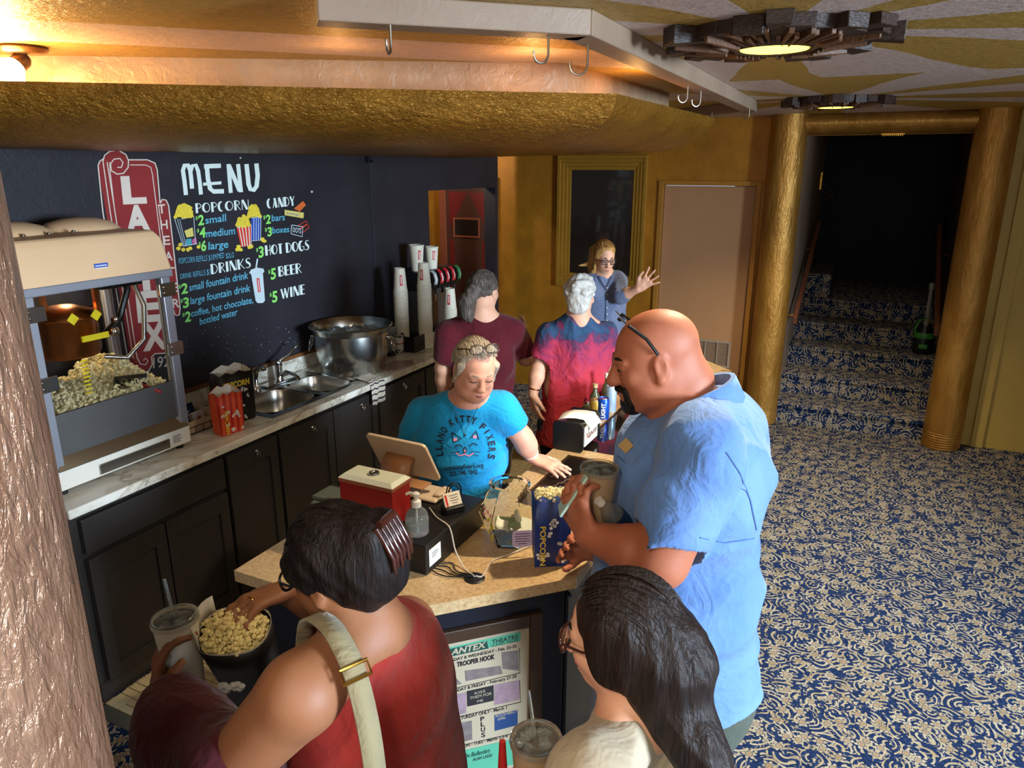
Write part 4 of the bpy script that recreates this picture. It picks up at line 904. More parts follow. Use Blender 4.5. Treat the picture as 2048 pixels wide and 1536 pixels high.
# ------------------------------------------------------------------ cups and drinks corner
pm('cup_paper', 'D8D2BE', .6, var=.04)
def cup_logo(parent, c, r, zmid, hgt, ang, up=True, wid=.02, rslope=0, mat='ink_red', tmat='ink_white'):
    """wrapped label on a cup wall, with vertical lettering"""
    da = wid/2/r; m = MB(); P = []
    for i in range(5):
        a = ang-da+2*da*i/4; P.append([(c[0]+(r+.0012+rslope*(z-zmid))*math.cos(a), c[1]+(r+.0012+rslope*(z-zmid))*math.sin(a), z) for z in (zmid-hgt/2, zmid, zmid+hgt/2)])
    m.grid(P); o = m.build('logo', mat, parent, smooth=60)
    n = V3((math.cos(ang), math.sin(ang), 0)); tvec = V3((-math.sin(ang), math.cos(ang), 0)); m = MB()
    text_on(m, 'LANTEX', V3((c[0], c[1], 0))+n*(r+.002)+V3((0, 0, zmid-hgt*.42))+tvec*wid*.28, (0, 0, 1), -tvec, hgt*.84, wid*.55, .03)
    m.build('logo_text', tmat, o, smooth=0)
CUPH = .162
def cup_mesh(inv=True, H=CUPH, r0=.036, r1=.049):
    z = (lambda q: H-q) if inv else (lambda q: q)
    pr = [(0, .006), (r0, .006), (r0, 0), (r0+.001, 0), (r1, H-.008), (r1+.0035, H-.006), (r1+.0035, H-.0015), (r1, H), (r1-.002, H-.003), (r0-.002, .01), (0, .01)]
    return MB().lathe((0, 0, 0), [(a, z(b_)) for a, b_ in pr], 20)
proto = cup_mesh().build('paper_cup', 'cup_paper', smooth=50); CUPM = proto.data; bpy.data.objects.remove(proto)
logo_a = math.atan2(-_hf[1], -_hf[0])
for (x, y, n, lab, da) in ((-3.01, 4.31, 39, 'left tower of nested paper cups', .35), (-2.88, 4.42, 42, 'tall middle tower of nested paper cups', -.25), (-2.88, 4.775, 21, 'short right tower of nested paper cups', -.15)):
    for k in range(n):
        top = k == n-1; zb_ = .922+.0112*k
        o = bpy.data.objects.new('paper_cup', CUPM); COL.objects.link(o); o.location = (x+random.uniform(-.0008, .0008), y+random.uniform(-.0008, .0008), zb_); ORG[o.name] = V3(o.location)
        tag(o, ('top cup with a red logo on the ' if top else 'upside down cream paper cup inside the ')+lab, 'paper cup', 'nested paper cups by the soda dispenser')
        if top: cup_logo(o, (x, y), .0425, zb_+.08, .075, logo_a+da, rslope=-.08)
for (x, y, da, s_, lab) in ((-3.12, 4.70, .55, 1.12, 'left paper cup standing on top of the soda dispenser'), (-3.06, 4.82, .45, 1.0, 'right paper cup standing on top of the soda dispenser')):
    o = cup_mesh(False, .175*s_, .036*s_, .05*s_).xf(np.eye(3), (x, y, 1.437)).build('paper_cup', 'cup_paper', smooth=50); tag(o, lab, 'paper cup', 'cups on the soda dispenser'); cup_logo(o, (x, y), .0455*s_, 1.437+.11*s_, .07, logo_a+da, rslope=.08)
sd = thing('soda_dispenser', 'black and steel soda fountain with a row of valves', 'soda dispenser', (-3.1, 4.87, .92))
pm('valve_red', 'B8242C', .35); pm('valve_green', '2E6E3A', .35); pm('valve_grey', '9EA2A8', .35); pm('dispenser_steel', '5A5450', .3, metal=.7)
MB().box((-3.28, 4.64, .92), (-3.08, 5.11, 1.43)).build('back_panel', 'dispenser_steel', sd, smooth=0, bevel=.004)
MB().box((-3.28, 4.62, 1.29), (-3.05, 5.12, 1.435)).build('valve_bank', 'black_plastic', sd, smooth=0, bevel=.012)
MB().box((-3.08, 4.66, .922), (-2.965, 5.11, .965)).build('drip_tray', 'black_plastic', sd, smooth=0, bevel=.005)
m = MB()
for i in range(14): m.box((-3.07, 4.68+.03*i, .965), (-2.975, 4.685+.03*i, .968))
stuff(m.build('tray_grid', 'steel_brushed', sd, smooth=0))
for i, mt in enumerate(('valve_grey', 'valve_red', 'valve_red', 'valve_red', 'valve_green')):
    y = 4.69+.088*i; m = MB(); P = []
    for s_ in (-.034, .034): P.append([(-3.05, y+s_, 1.44), (-2.99, y+s_, 1.445), (-2.96, y+s_, 1.425), (-2.945, y+s_, 1.38), (-2.952, y+s_, 1.33), (-2.99, y+s_, 1.30), (-3.05, y+s_, 1.29)])
    m.grid(P); n0 = len(P[0]); m.f += [tuple(range(n0)), tuple(range(2*n0-1, n0-1, -1))]; vb = m.build('valve', 'black_plastic', sd, smooth=50)
    m = MB(); m.grid([[(-2.985, y+s_, 1.4475), (-2.958, y+s_, 1.4275), (-2.943, y+s_, 1.38), (-2.949, y+s_, 1.343)] for s_ in (-.022, .022)]); lb = m.build('flavour_label', mt, vb, smooth=60)
    m = MB(); m.grid([[(-2.954, y+s_, 1.42), (-2.942, y+s_, 1.385), (-2.9415, y+s_, 1.378), (-2.946, y+s_, 1.36)] for s_ in (-.006+.003*i, .010)]); m.build('label_print', 'ink_white', lb, smooth=60)
    MB().cyl((-3.0, y, 1.30), (-3.0, y, 1.255), .012, .009, 10).build('nozzle', 'black_plastic', vb)
    MB().box((-3.015, y-.006, 1.20), (-3.01, y+.006, 1.27)).build('lever', 'steel', vb)
MB().lathe((-3.08, 4.72, 1.10), [(.045, 0), (.05, .004), (.05, .012), (.02, .016), (0, .016)], 24, (1, 0, 0)).build('dial', 'steel', sd, smooth=50)
# placard, tumbler, organiser, napkins
pl = atz(790, 712, .92); pc = thing('acrylic_placard', 'clear acrylic card stand behind the steel tub', 'placard', (pl[0]-.1, pl[1]+.03, .92))
pm('acrylic', 'B9C2BC', .2, trans=.3, var=.05)
MB().obox((pl[0]-.10, pl[1]+.02, 1.02), (.35, .93, 0), (.25, -.09, .96), (.9, -.33, -.26), .17, .19, .005).build('sheet', 'acrylic', pc, smooth=0)
m = MB(); text_on(m, 'thank you', (pl[0]-.115, pl[1]-.02, 1.06), (.35, .93, 0), (.25, -.09, .96), .06, .012, 0, lift=-.004); text_on(m, 'thank you', (pl[0]-.10, pl[1]-.02, 1.065), (.35, .93, 0), (.25, -.09, .96), .06, .012, 0, lift=.004); m.build('print', 'ink_black', pc, smooth=0)
MB().box((pl[0]-.14, pl[1]-.05, .92), (pl[0]-.04, pl[1]+.11, .926)).build('foot', 'acrylic', pc, smooth=0)
def tumbler_mat():
    t = NT('tumbler_print'); f = t.noise(70, 3, None, .6); sp_ = t.n('SeparateXYZ'); t.l(t.tc.outputs['Object'], sp_.inputs[0]); z = sp_.outputs[2]
    ends = t.math('GREATER_THAN', t.math('ABSOLUTE', t.math('SUBTRACT', z, .07)), .042); k = t.math('MULTIPLY', t.math('GREATER_THAN', f, .5), ends)
    red = t.math('LESS_THAN', t.math('ABSOLUTE', t.math('SUBTRACT', z, .068)), .004)
    t.l(t.mix(red, t.mix(k, 'C9C6BE', '2E2820'), 'A83A30'), t.b.inputs['Base Color']); t.set(Roughness=.25)
tumbler_mat()
tq = thing('patterned_tumbler', 'clear patterned tumbler with a straw by the black organiser', 'tumbler', (-2.985, 4.22, .92))
MB().lathe((-2.985, 4.22, .92), [(0, 0), (.036, 0), (.043, .135), (.041, .135), (.034, .006), (0, .006)], 24).build('glass', 'tumbler_print', tq, smooth=50)
MB().cyl((-2.985, 4.22, .93), (-2.975, 4.235, 1.085), .0035, None, 8).build('straw', 'white_plastic', tq)
og = thing('black_organiser', 'open black box organiser in front of the cup towers', 'organiser', (-2.83, 4.24, .92))
m = MB(); a, b_ = -2.90, 4.255
for lo, hi in (((-2.905, 4.25, .922), (-2.76, 4.40, .927)), ((-2.905, 4.25, .927), (-2.90, 4.40, 1.035)), ((-2.765, 4.25, .927), (-2.76, 4.40, 1.035)), ((-2.90, 4.25, .927), (-2.765, 4.255, 1.035)), ((-2.90, 4.395, .927), (-2.765, 4.40, 1.035))): m.box(lo, hi)
og.location = (-2.93, 4.27, .92); ORG[og.name] = V3((-2.93, 4.27, .92))
m.xf(np.eye(3), (-.10, -.015, 0)); m.build('box', 'black_plastic', og, smooth=0, bevel=.002)
tag(MB().box((-2.99, 4.07, .921), (-2.94, 4.13, .936)).box((-2.985, 4.075, .936), (-2.945, 4.125, .948)).build('black_gadget', 'black_plastic', bevel=.006), 'small black gadget right of the steel tub', 'gadget')
for i in range(3):
    tag(MB().box((-2.86+.004*i, 4.49-.005*i, .9205+.008*i), (-2.74+.003*i, 4.62, .9275+.008*i)).build('napkin', 'paper_white', bevel=.003), ('bottom', 'middle', 'top')[i]+' folded cream napkin by the cup towers', 'napkin', 'folded napkins on the worktop')
lid = thing('glass_jar', 'small round jar behind the black organiser', 'jar', (-2.9, 4.56, .92)); MB().lathe((-2.93, 4.60, .92), [(0, 0), (.04, 0), (.044, .03), (.03, .06), (0, .062)], 20).build('jar_body', 'wax_green', lid, smooth=50); MB().ball((-2.93, 4.60, .988), .01, 8).build('knob', 'wax_green', lid)
# ------------------------------------------------------------------ front counter
def laminate():
    t = NT('laminate'); f = t.noise(90, 4, None, .7); g = t.noise(9, 2)
    t.l(t.ramp(t.math('ADD', t.math('MULTIPLY', f, .8), t.math('MULTIPLY', g, .2)), [(.3, '8E6C44'), (.48, 'B8976A'), (.7, 'CDB186')]), t.b.inputs['Base Color']); t.set(Roughness=.4)
laminate()
pm('counter_navy', '14141E', .4, var=.15, vs=5); pm('case_glass', '1A1410', .04, spec=.7, var=.1); pm('laminate_edge', 'C6B8A4', .5)
fc = thing('service_counter', 'tan laminate service counter with inset glass panels', 'counter', (-1.0, 3.0, 0))
m = MB(); z0, z1 = .89, .93
m.prism([(-1.755, 1.5), (-1.187, 1.5), (-1.0495, 1.6375), (-1.0495, 2.15), (-1.755, 2.15)], z0, z1)
m.prism([(-1.0495, 1.6375), (-.732, 1.955), (-.732, 2.36), (-1.0495, 2.36)], z0, z1)
m.prism([(-1.45, 2.15), (-1.0495, 2.15), (-1.0495, 2.36), (-1.24, 2.36)], z0, z1)
m.box((-1.24, 2.36, z0), (-1.15, 4.85, z1)); m.box((-.80, 2.36, z0), (-.732, 4.713, z1)); m.box((-1.15, 2.92, z0), (-.80, 3.0, z1))
m.prism([(-1.24, 4.85), (-1.15, 4.35), (-.80, 4.35), (-.80, 4.78), (-1.049, 5.03)], z0, z1); m.prism([(-.80, 4.70), (-.732, 4.70), (-.732, 4.713), (-.80, 4.781)], z0, z1)
m.build('laminate_top', 'laminate', fc, smooth=0)
MB().slab([(-.731, 1.955, .89), (-.731, 2.03, .89), (-.731, 2.03, .93), (-.731, 1.955, .93)], (1, 0, 0), .0015).build('pale_edge_strip', 'laminate_edge', fc, smooth=0)
for a, b_ in ((2.36, 2.92), (3.0, 4.35)):
    MB().box((-1.15, a, .915), (-.80, b_, .922)).build('glass_panel', 'case_glass', fc, smooth=0)
    m = MB()
    for lo, hi in (((-1.15, a, .9), (-1.142, b_, .9285)), ((-.808, a, .9), (-.80, b_, .9285)), ((-1.142, a, .9), (-.808, a+.008, .9285)), ((-1.142, b_-.008, .9), (-.808, b_, .9285))): m.box(lo, hi)
    m.build('glass_frame', 'bronze', fc, smooth=0)
body = [(-1.70, 1.55), (-1.208, 1.55), (-.782, 1.976), (-.782, 4.68), (-1.06, 4.95), (-1.19, 4.82), (-1.19, 2.34), (-1.43, 2.10), (-1.70, 2.10)]
m = MB(); m.prism(body, 0, .89); m.build('base_body', 'counter_navy', fc, smooth=0, bevel=.004)
for a, b_ in ((1.99, 2.62), (2.65, 3.3), (3.33, 3.98), (4.01, 4.66)): MB().box((-.782, a, .1), (-.770, b_, .86)).build('side_panel', 'counter_navy', fc, smooth=0, bevel=.003)
MB().cyl(tuple(atp(1137, 1186, (-1.208, 1.55, 0), (.7071, -.7071, 0))), tuple(atp(1137, 1186, (-1.208, 1.55, 0), (.7071, -.7071, 0))+V3((.012, -.012, 0))), .006).build('screw', 'chrome', fc)
# framed newspaper programme on the angled panel
n45 = V3((.70711, -.70711, 0)); u45 = V3((.70711, .70711, 0)); fp0 = V3((-1.208, 1.55, 0))
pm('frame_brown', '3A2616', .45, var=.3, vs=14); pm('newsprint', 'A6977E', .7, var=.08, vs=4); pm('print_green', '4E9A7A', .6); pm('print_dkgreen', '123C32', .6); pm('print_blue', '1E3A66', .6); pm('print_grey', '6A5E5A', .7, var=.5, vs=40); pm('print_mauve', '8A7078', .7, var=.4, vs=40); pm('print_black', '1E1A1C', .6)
pw = thing('newspaper_frame', 'brown framed old newspaper programme on the counter front', 'framed poster', tuple(fp0+u45*.3+n45*.02+V3((0, 0, .1))))
TL = atp(861, 1294, fp0+n45*.012, n45); TR = atp(1059, 1251, fp0+n45*.012, n45); zt = (TL[2]+TR[2])/2; s0 = (TL-fp0)@u45; s1 = (TR-fp0)@u45
def fpt(s, z, d): return fp0+u45*s+n45*d+V3((0, 0, z-0))
zb = zt-.56
for lo, hi in (((s0-.045, zb-.045), (s0, zt+.045)), ((s1, zb-.045), (s1+.045, zt+.045)), ((s0, zt), (s1, zt+.045)), ((s0, zb-.045), (s1, zb))):
    MB().slab([fpt(lo[0], lo[1], .0), fpt(hi[0], lo[1], .0), fpt(hi[0], hi[1], .0), fpt(lo[0], hi[1], .0)], n45, .022).build('frame_moulding', 'frame_brown', pw, smooth=0, bevel=.004)
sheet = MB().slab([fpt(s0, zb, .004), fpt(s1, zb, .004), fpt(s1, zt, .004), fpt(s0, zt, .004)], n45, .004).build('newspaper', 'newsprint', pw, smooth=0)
def nz(p): return (840+p[0]/5.02, 1230+p[1]/5.02)
class Print(Paint):
    def __init__(s, lift): s.c = nz; s.mb = MB(); s.k = 0; s.pl = lambda u, v: atp(u, v, fp0+n45*(.0085+lift+.00003*s.k), n45)
    def done(s, name, mat): return s.mb.build(name, mat, sheet, smooth=0)
Print(0).poly([(190,350),(1010,165),(1010,260),(200,435)]).done('header_block', 'print_green')
q = Print(.0004); q.st([(240,395),(460,345),(680,298)], 78); q.done('title_pill', 'print_dkgreen')
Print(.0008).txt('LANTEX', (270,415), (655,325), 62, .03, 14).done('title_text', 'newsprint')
q = Print(.0008); q.txt('THEATRE', (722,295), (985,238), 44, .01).txt('LLANO, TEXAS', (722,320), (985,266), 22, .0).txt('TUESDAY & WEDNESDAY - Feb. 25-26', (245,485), (970,325), 30, .012).txt('TROOPER HOOK', (372,522), (752,440), 46, .04).txt('THURSDAY & FRIDAY - February 27-28', (245,800), (970,628), 30, .012).txt('SATURDAY ONLY - March 1', (365,1062), (872,945), 32, .012).txt('- MON - TUES - March 2-3-4', (380,1345), (880,1228), 30, .012).txt('ALAN LADD', (530,1468), (728,1420), 30, .02)
for i, ch in enumerate('PLUS'): q.txt(ch, (608+3*i, 1068+54*i), (648+3*i, 1060+54*i), 44, .02)
q.st([(200,515),(212,770),(1005,582),(998,335)], 6).st([(205,815),(222,1062),(1012,875),(1000,655)], 6).st([(350,1325),(940,1190)], 6)
q.done('newspaper_text', 'print_black')
for pg, mt in (([(230,640),(300,575),(420,690),(225,740)], 'print_grey'), ([(820,375),(985,355),(995,560),(830,540)], 'print_grey'), ([(450,560),(810,510),(830,590),(460,665)], 'print_grey'), ([(265,1110),(520,1060),(525,1250),(330,1300)], 'print_grey'), ([(220,830),(465,775),(465,985),(235,1035)], 'print_mauve'), ([(750,700),(995,655),(1000,850),(748,905)], 'print_mauve')):
    Print(.0003).poly(pg).done('halftone_picture', mt)
Print(.0003).poly([(470,765),(740,705),(742,860),(475,920)]).done('film_block', 'print_black')
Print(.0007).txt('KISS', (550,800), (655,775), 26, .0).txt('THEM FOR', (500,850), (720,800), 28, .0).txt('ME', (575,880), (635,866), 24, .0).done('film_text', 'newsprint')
Print(.0003).poly([(748,1005),(980,950),(982,1105),(750,1165)]).done('film_block', 'print_blue')
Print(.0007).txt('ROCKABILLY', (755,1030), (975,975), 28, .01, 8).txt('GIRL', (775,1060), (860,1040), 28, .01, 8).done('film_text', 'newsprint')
Print(.0002).poly([(370,1375),(950,1240),(950,1500),(400,1600)]).done('film_block', 'print_green')
Print(.0007).txt('the Badlanders', (440,1440), (700,1380), 46, .02, 10).done('film_text', 'print_dkgreen')
# ------------------------------------------------------------------ till, tablet and counter clutter
dr = thing('cash_drawer', 'long black cash drawer box on the front counter', 'cash drawer', (-1.4, 1.95, .93))
MB().box((-1.66, 1.748, .932), (-1.167, 2.145, 1.037)).build('case', 'black_plastic', dr, smooth=0, bevel=.004)
lbw = MB().box((-1.1668, 1.765, .955), (-1.1655, 1.835, 1.015)).build('white_sticker', 'sticker_white', dr, smooth=0, bevel=.0005)
m = MB()
for i in range(4): m.box((-1.1655, 1.78, .998-.006*i), (-1.1652, 1.78+(.03, .042, .036, .025)[i], 1.0-.006*i))
m.build('sticker_print', 'ink_black', lbw, smooth=0)
pm('lid_clear', 'C9CBB6', .2, var=.05); pm('box_redp', '7E120C', .35, var=.1); pm('wood_frame', 'B07A48', .4, var=.15); pm('tablet_shell', 'CBB396', .4, var=.03)
rx0, rx1, ry0, ry1, rz0, rz1 = -1.545, -1.325, 1.80, 1.905, 1.038, 1.168
rd = thing('red_box', 'dark red box with pale lid and round button on the till', 'box', (-1.435, 1.85, 1.037))
MB().box((rx0, ry0, rz0), (rx1, ry1, rz1)).build('body', 'box_redp', rd, smooth=0, bevel=.004)
MB().box((rx0-.003, ry0-.003, rz1), (rx1+.003, ry1+.003, rz1+.016)).build('lid_frame', 'copper_paint', rd, smooth=0, bevel=.004)
ld = MB(); ld.grid([rr(rx0-.003, rx1+.003, ry0-.003, ry1+.003, rz1+.016), rr(rx0+.012, rx1-.012, ry0+.012, ry1-.012, rz1+.028)], cv=True); ld.f.append((4, 5, 6, 7)); lo_ = ld.build('lid', 'lid_clear', rd, smooth=0, bevel=.002)
MB().lathe(((rx0+rx1)/2, (ry0+ry1)/2, rz1+.028), [(0, .004), (.010, .004), (.012, .008), (.017, .008), (.019, .002), (.019, 0)], 24).build('round_button', 'steel_brushed', lo_, smooth=50)
tag(MB().box((-1.70, 1.82, 1.038), (-1.56, 1.96, 1.05)).box((-1.71, 1.84, 1.05), (-1.57, 1.95, 1.064)).build('grey_tray', pm('grey_plastic', '5A6058', .5), bevel=.003), 'low grey tray left of the red box', 'tray')
tbl = thing('tablet_till', 'white tablet till on a curved stand turned to the cashier', 'tablet', (-1.43, 2.08, 1.037))
tA, tB = V3((-1.60, 2.025, 1.252)), V3((-1.336, 2.02, 1.25)); tC, tD = V3((-1.578, 2.088, 1.098)), V3((-1.33, 2.10, 1.10))
ux = (tB-tA)/np.linalg.norm(tB-tA); dn = ((tC-tA)+(tD-tB))/2; dh = np.linalg.norm(dn); dn = dn/dh; nn = np.cross(ux, dn); nn /= np.linalg.norm(nn); cen = (tA+tB+tC+tD)/4
def rrect(c, a, b_, w, h, r, n=5):
    out = []
    for sx, sy, a0 in ((1, 1, 0), (-1, 1, 90), (-1, -1, 180), (1, -1, 270)):
        for i in range(n+1):
            t_ = math.radians(a0+90*i/n); out.append(V3(c)+V3(a)*(sx*(w/2-r)+r*math.cos(t_))+V3(b_)*(sy*(h/2-r)+r*math.sin(t_)))
    return out
MB().slab(rrect(cen, ux, dn, .262, dh+.012, .018), nn, .012).build('shell', 'tablet_shell', tbl, smooth=40, bevel=.002)
MB().slab(rrect(cen+nn*(.0125 if nn[1] > 0 else -.001), ux, dn, .235, dh-.02, .008), nn, .001).build('screen', 'case_glass', tbl, smooth=40)
m = MB(); m.grid([[V3((x, y, z)) for x in (-1.525, -1.405)] for y, z in ((2.055, 1.185), (2.03, 1.17), (2.012, 1.14), (2.006, 1.10), (2.012, 1.055), (2.03, 1.043), (2.16, 1.041))]); m.build('stand', 'wood_frame', tbl, smooth=60, solid=.012)
MB().box((-1.40, 2.02, 1.038), (-1.30, 2.14, 1.05)).box((-1.33, 2.05, 1.05), (-1.30, 2.13, 1.062)).build('stand_base', 'tablet_shell', tbl, bevel=.006)
sb = atz(835, 1066, 1.037); sn = thing('sanitiser_bottle', 'clear pump bottle of hand sanitiser on the cash drawer', 'bottle', (sb[0], sb[1], 1.038))
pm('clear_plastic', 'E8EEEA', .05, trans=.92, ior=1.25, var=0); pm('gel', 'D6E2DE', .05, trans=.85, ior=1.33, var=0)
MB().lathe((sb[0], sb[1], 1.038), [(0, 0), (.036, 0), (.039, .006), (.039, .055), (.034, .075), (.018, .092), (.014, .096), (0, .096)], 28).build('bottle_body', 'clear_plastic', sn, smooth=50)
MB().lathe((sb[0], sb[1], 1.039), [(0, .001), (.036, .002), (.0375, .04), (0, .041)], 28).build('gel', 'gel', sn, smooth=50)
MB().lathe((sb[0], sb[1], 1.134), [(0, 0), (.016, 0), (.016, .02), (.007, .024), (.006, .04), (0, .04)], 20).build('pump_collar', 'white_plastic', sn, smooth=40)
MB().lathe((sb[0], sb[1], 1.172), [(0, 0), (.011, 0), (.012, .008), (.008, .012), (0, .013)], 16).pipe([(sb[0], sb[1], 1.178), (sb[0]-.022, sb[1]-.006, 1.180), (sb[0]-.032, sb[1]-.009, 1.174)], .005, 8).build('pump_head', 'white_plastic', sn, smooth=50)
MB().cyl((sb[0], sb[1], 1.05), (sb[0], sb[1], 1.135), .003, None, 8).build('dip_tube', 'white_plastic', sn)
cb = atz(908, 1022, 1.037); ch = thing('card_holder', 'black card holder with a stack of white business cards', 'card holder', (cb[0], cb[1], 1.037))
ca = V3((.53, .848, 0)); cu_ = V3((-.42, .26, .87)); cn = np.cross(ca, cu_); cn /= np.linalg.norm(cn)
cc = V3((cb[0], cb[1], 1.037))
MB().obox(cc+V3((-.005, .0, .012)), ca, (-.848, .53, 0), (0, 0, 1), .075, .05, .022).build('holder', 'black_plastic', ch, bevel=.004)
cd_ = MB().obox(cc+cu_*.035+cn*.006+V3((0, 0, .006)), ca, cu_, cn, .066, .052, .008).build('cards', 'paper_white', ch, smooth=0, bevel=.001)
m = MB(); o_ = cc+cu_*.035+cn*.0102+V3((0, 0, .006))
m.obox(o_-ca*.024, ca, cu_, cn, .008, .04, .0006); m.build('card_red_bar', 'ink_red', cd_, smooth=0)
m = MB()
for i in range(4): m.obox(o_+ca*.006+cu_*(.014-.009*i), ca, cu_, cn, (.036, .028, .032, .022)[i], .0022, .0006)
m.build('card_print', 'ink_black', cd_, smooth=0)
gm = atz(949, 1157, .93)
tag(MB().lathe((gm[0], gm[1], .93), [(0, .005), (.012, .004), (.030, .005), (.034, .002), (.034, 0)], 28).build('cable_grommet', 'black_plastic', smooth=50), 'round black cable grommet in the counter top', 'grommet')
pm('cable_white', 'C8BEB0', .5); pm('cable_black', '101010', .5)
def spline(pts, n=8):
    P = [V3(p_) for p_ in pts]; P = [P[0]*2-P[1]]+P+[P[-1]*2-P[-2]]; out = []
    for i in range(1, len(P)-2):
        for k in range(n):
            t_ = k/n; a, b_, c_, d_ = P[i-1], P[i], P[i+1], P[i+2]
            out.append(.5*((2*b_)+(c_-a)*t_+(2*a-5*b_+4*c_-d_)*t_**2+(3*b_-a-3*c_+d_)*t_**3))
    return out+[P[-2]]
tag(MB().pipe(spline([(-1.30, 1.98, 1.043), (-1.24, 1.93, 1.043), (-1.18, 1.90, 1.043), (-1.155, 1.885, 1.03), (-1.13, 1.87, .97), (-1.08, 1.84, .936), (gm[0], gm[1], .938)]), .0025, 6).build('charging_cable', 'cable_white', smooth=60), 'white cable running over the cash drawer into the grommet', 'cable')
tag(MB().pipe(spline([atz(1062, 1092, .934), atz(1020, 1108, .934), atz(985, 1122, .934), (gm[0]+.02, gm[1]+.02, .935), (gm[0]+.003, gm[1]+.003, .938)]), .0025, 6).build('charging_cable', 'cable_white', smooth=60), 'white cable curving from the popcorn bag to the grommet', 'cable')
for i in range(4):
    a = V3((-1.163, 1.775+.016*i, .938)); tag(MB().pipe(spline([a, a+V3((.03, -.005+.01*i, -.003)), V3((-1.09, 1.775+.012*i, .935)), (gm[0]-.005, gm[1]+.003*i, .937)]), .0022, 6).build('power_cable', 'cable_black', smooth=60), 'thin black cable from the drawer into the grommet', 'cable', 'black cables by the grommet')
tag(MB().pipe([(-1.255+.018*math.cos(a), 2.075+.022*math.cos(a), 1.075+.036*math.sin(a)) for a in [2*PI*i/18 for i in range(18)]], .0028, 6, closed=True).pipe([(-1.252+.014*math.cos(a), 2.07+.012*math.cos(a), 1.072+.032*math.sin(a)) for a in [2*PI*i/18 for i in range(18)]], .0028, 6, closed=True).build('coiled_cable', 'cable_black', smooth=60), 'coiled black cable behind the card holder', 'cable')
# glass tip jar: slanted five sided jar
pm('jar_glass', 'F6FCF8', .01, trans=1, ior=1.1, var=0); pm('banknote', '9AA886', .7, var=.3, vs=40); pm('tag_purple', 'C9B4D6', .6); pm('flower_pink', 'D88A9A', .6, var=.3, vs=30); pm('leaf_yellow', 'C9B84A', .6, var=.3, vs=40)
jc = V3((-1.03, 2.075, .9305)); tj = thing('tip_jar', 'faceted glass tip jar holding banknotes on the counter', 'jar', tuple(jc))
def ngon(r, z, a0=.35, n=6): return [jc+V3((r*math.cos(a0+2*PI*i/n), r*math.sin(a0+2*PI*i/n), z)) for i in range(n)]
def rnd24(r, z): return [jc+V3((r*math.cos(.35+2*PI*i/24), r*math.sin(.35+2*PI*i/24), z)) for i in range(24)]
def ng24(r, z):
    q = ngon(r, z); return [q[i//4]*(1-(i % 4)/4)+q[(i//4+1) % 6]*((i % 4)/4) for i in range(24)]
rows = [ng24(.066, 0), ng24(.07, .006), ng24(.108, .105), ng24(.108, .115), ng24(.078, .185), rnd24(.066, .20), rnd24(.064, .212), rnd24(.072, .216), rnd24(.072, .224), rnd24(.064, .228)]
inn = [rnd24(.060, .21), ng24(.074, .183), ng24(.103, .113), ng24(.103, .106), ng24(.064, .012)]
m = MB(); m.grid(rows+inn, cv=True); n = len(m.v); m.f += [tuple(range(23, -1, -1)), tuple(range(n-24, n))]; m.build('glass', 'jar_glass', tj, smooth=25)
r = random.Random(3)
for i in range(5):
    a = r.uniform(0, 6.28); c_ = jc+V3((.03*math.cos(a), .03*math.sin(a), .05+.012*i)); R = np.linalg.qr(np.array([[r.gauss(0, 1) for _ in range(3)] for _ in range(3)]))[0]
    m = MB(); m.grid([[c_+R[0]*(.055*(j/5-.5))+R[1]*(.045*(k/3-.5))+R[2]*.008*math.sin(j*1.3) for k in range(4)] for j in range(6)]); m.build('banknote', 'banknote' if i % 2 else 'paper_white', tj, smooth=60, solid=.0008)
tn = V3((.55, -.83, .05)); tn /= np.linalg.norm(tn); tu = np.cross((0, 0, 1), tn); tu /= np.linalg.norm(tu); tv = np.cross(tn, tu)
tgp = jc+tn*.108+tu*.03+V3((0, 0, .06))
tgo = MB().slab(rrect(tgp, tu, tv, .07, .06, .012), tn, .0012).build('purple_tag', 'tag_purple', tj, smooth=40)
m = MB()
for i in range(5): m.obox(tgp+tn*.0018+tv*(.018-.009*i), tu, tv, tn, (.05, .054, .046, .052, .03)[i], .0022, .0004)
m.build('tag_writing', 'ink_black', tgo, smooth=0)
fl = thing('sticker_flowers', 'painted pink and yellow flowers on the tip jar', 'decal', (0, 0, 0)); bpy.data.objects.remove(fl)
fn = V3((-.45, -.89, .0)); fn /= np.linalg.norm(fn); fu = np.cross((0, 0, 1), fn)
for i in range(14):
    c_ = jc+fn*(.098+.0*i)+fu*r.uniform(-.03, .035)+V3((0, 0, .05+.11*i/14)); m = MB(); q = [c_+(fu*math.cos(a)+V3((0, 0, 1))*math.sin(a))*(.009 if k % 2 else .005) for k, a in enumerate([2*PI*j/10 for j in range(10)])]
    m.slab(q, fn, .0008); m.build('flower_decal', 'flower_pink' if i > 9 else 'leaf_yellow', tj, smooth=0)
pp = atz(1050, 1058, .931)
tag(MB().prism([(pp[0]-.06, pp[1]-.03), (pp[0]+.05, pp[1]-.045), (pp[0]+.06, pp[1]+.07), (pp[0]-.05, pp[1]+.085)], .9305, .9315).build('paper_sheet', 'paper_white', smooth=0), 'white paper sheet between the tip jar and the blue bag', 'paper')
blue_bag = popcorn_bag('popcorn_bag', 'blue paper popcorn bag filled with popcorn by the bald man', (-.845, 2.01, .9305), .115, .07, .245, -PI/2+.55, 'bag_blue', 'ink_yellow', 'vertical', fill=.97, motif=12, seed=8)
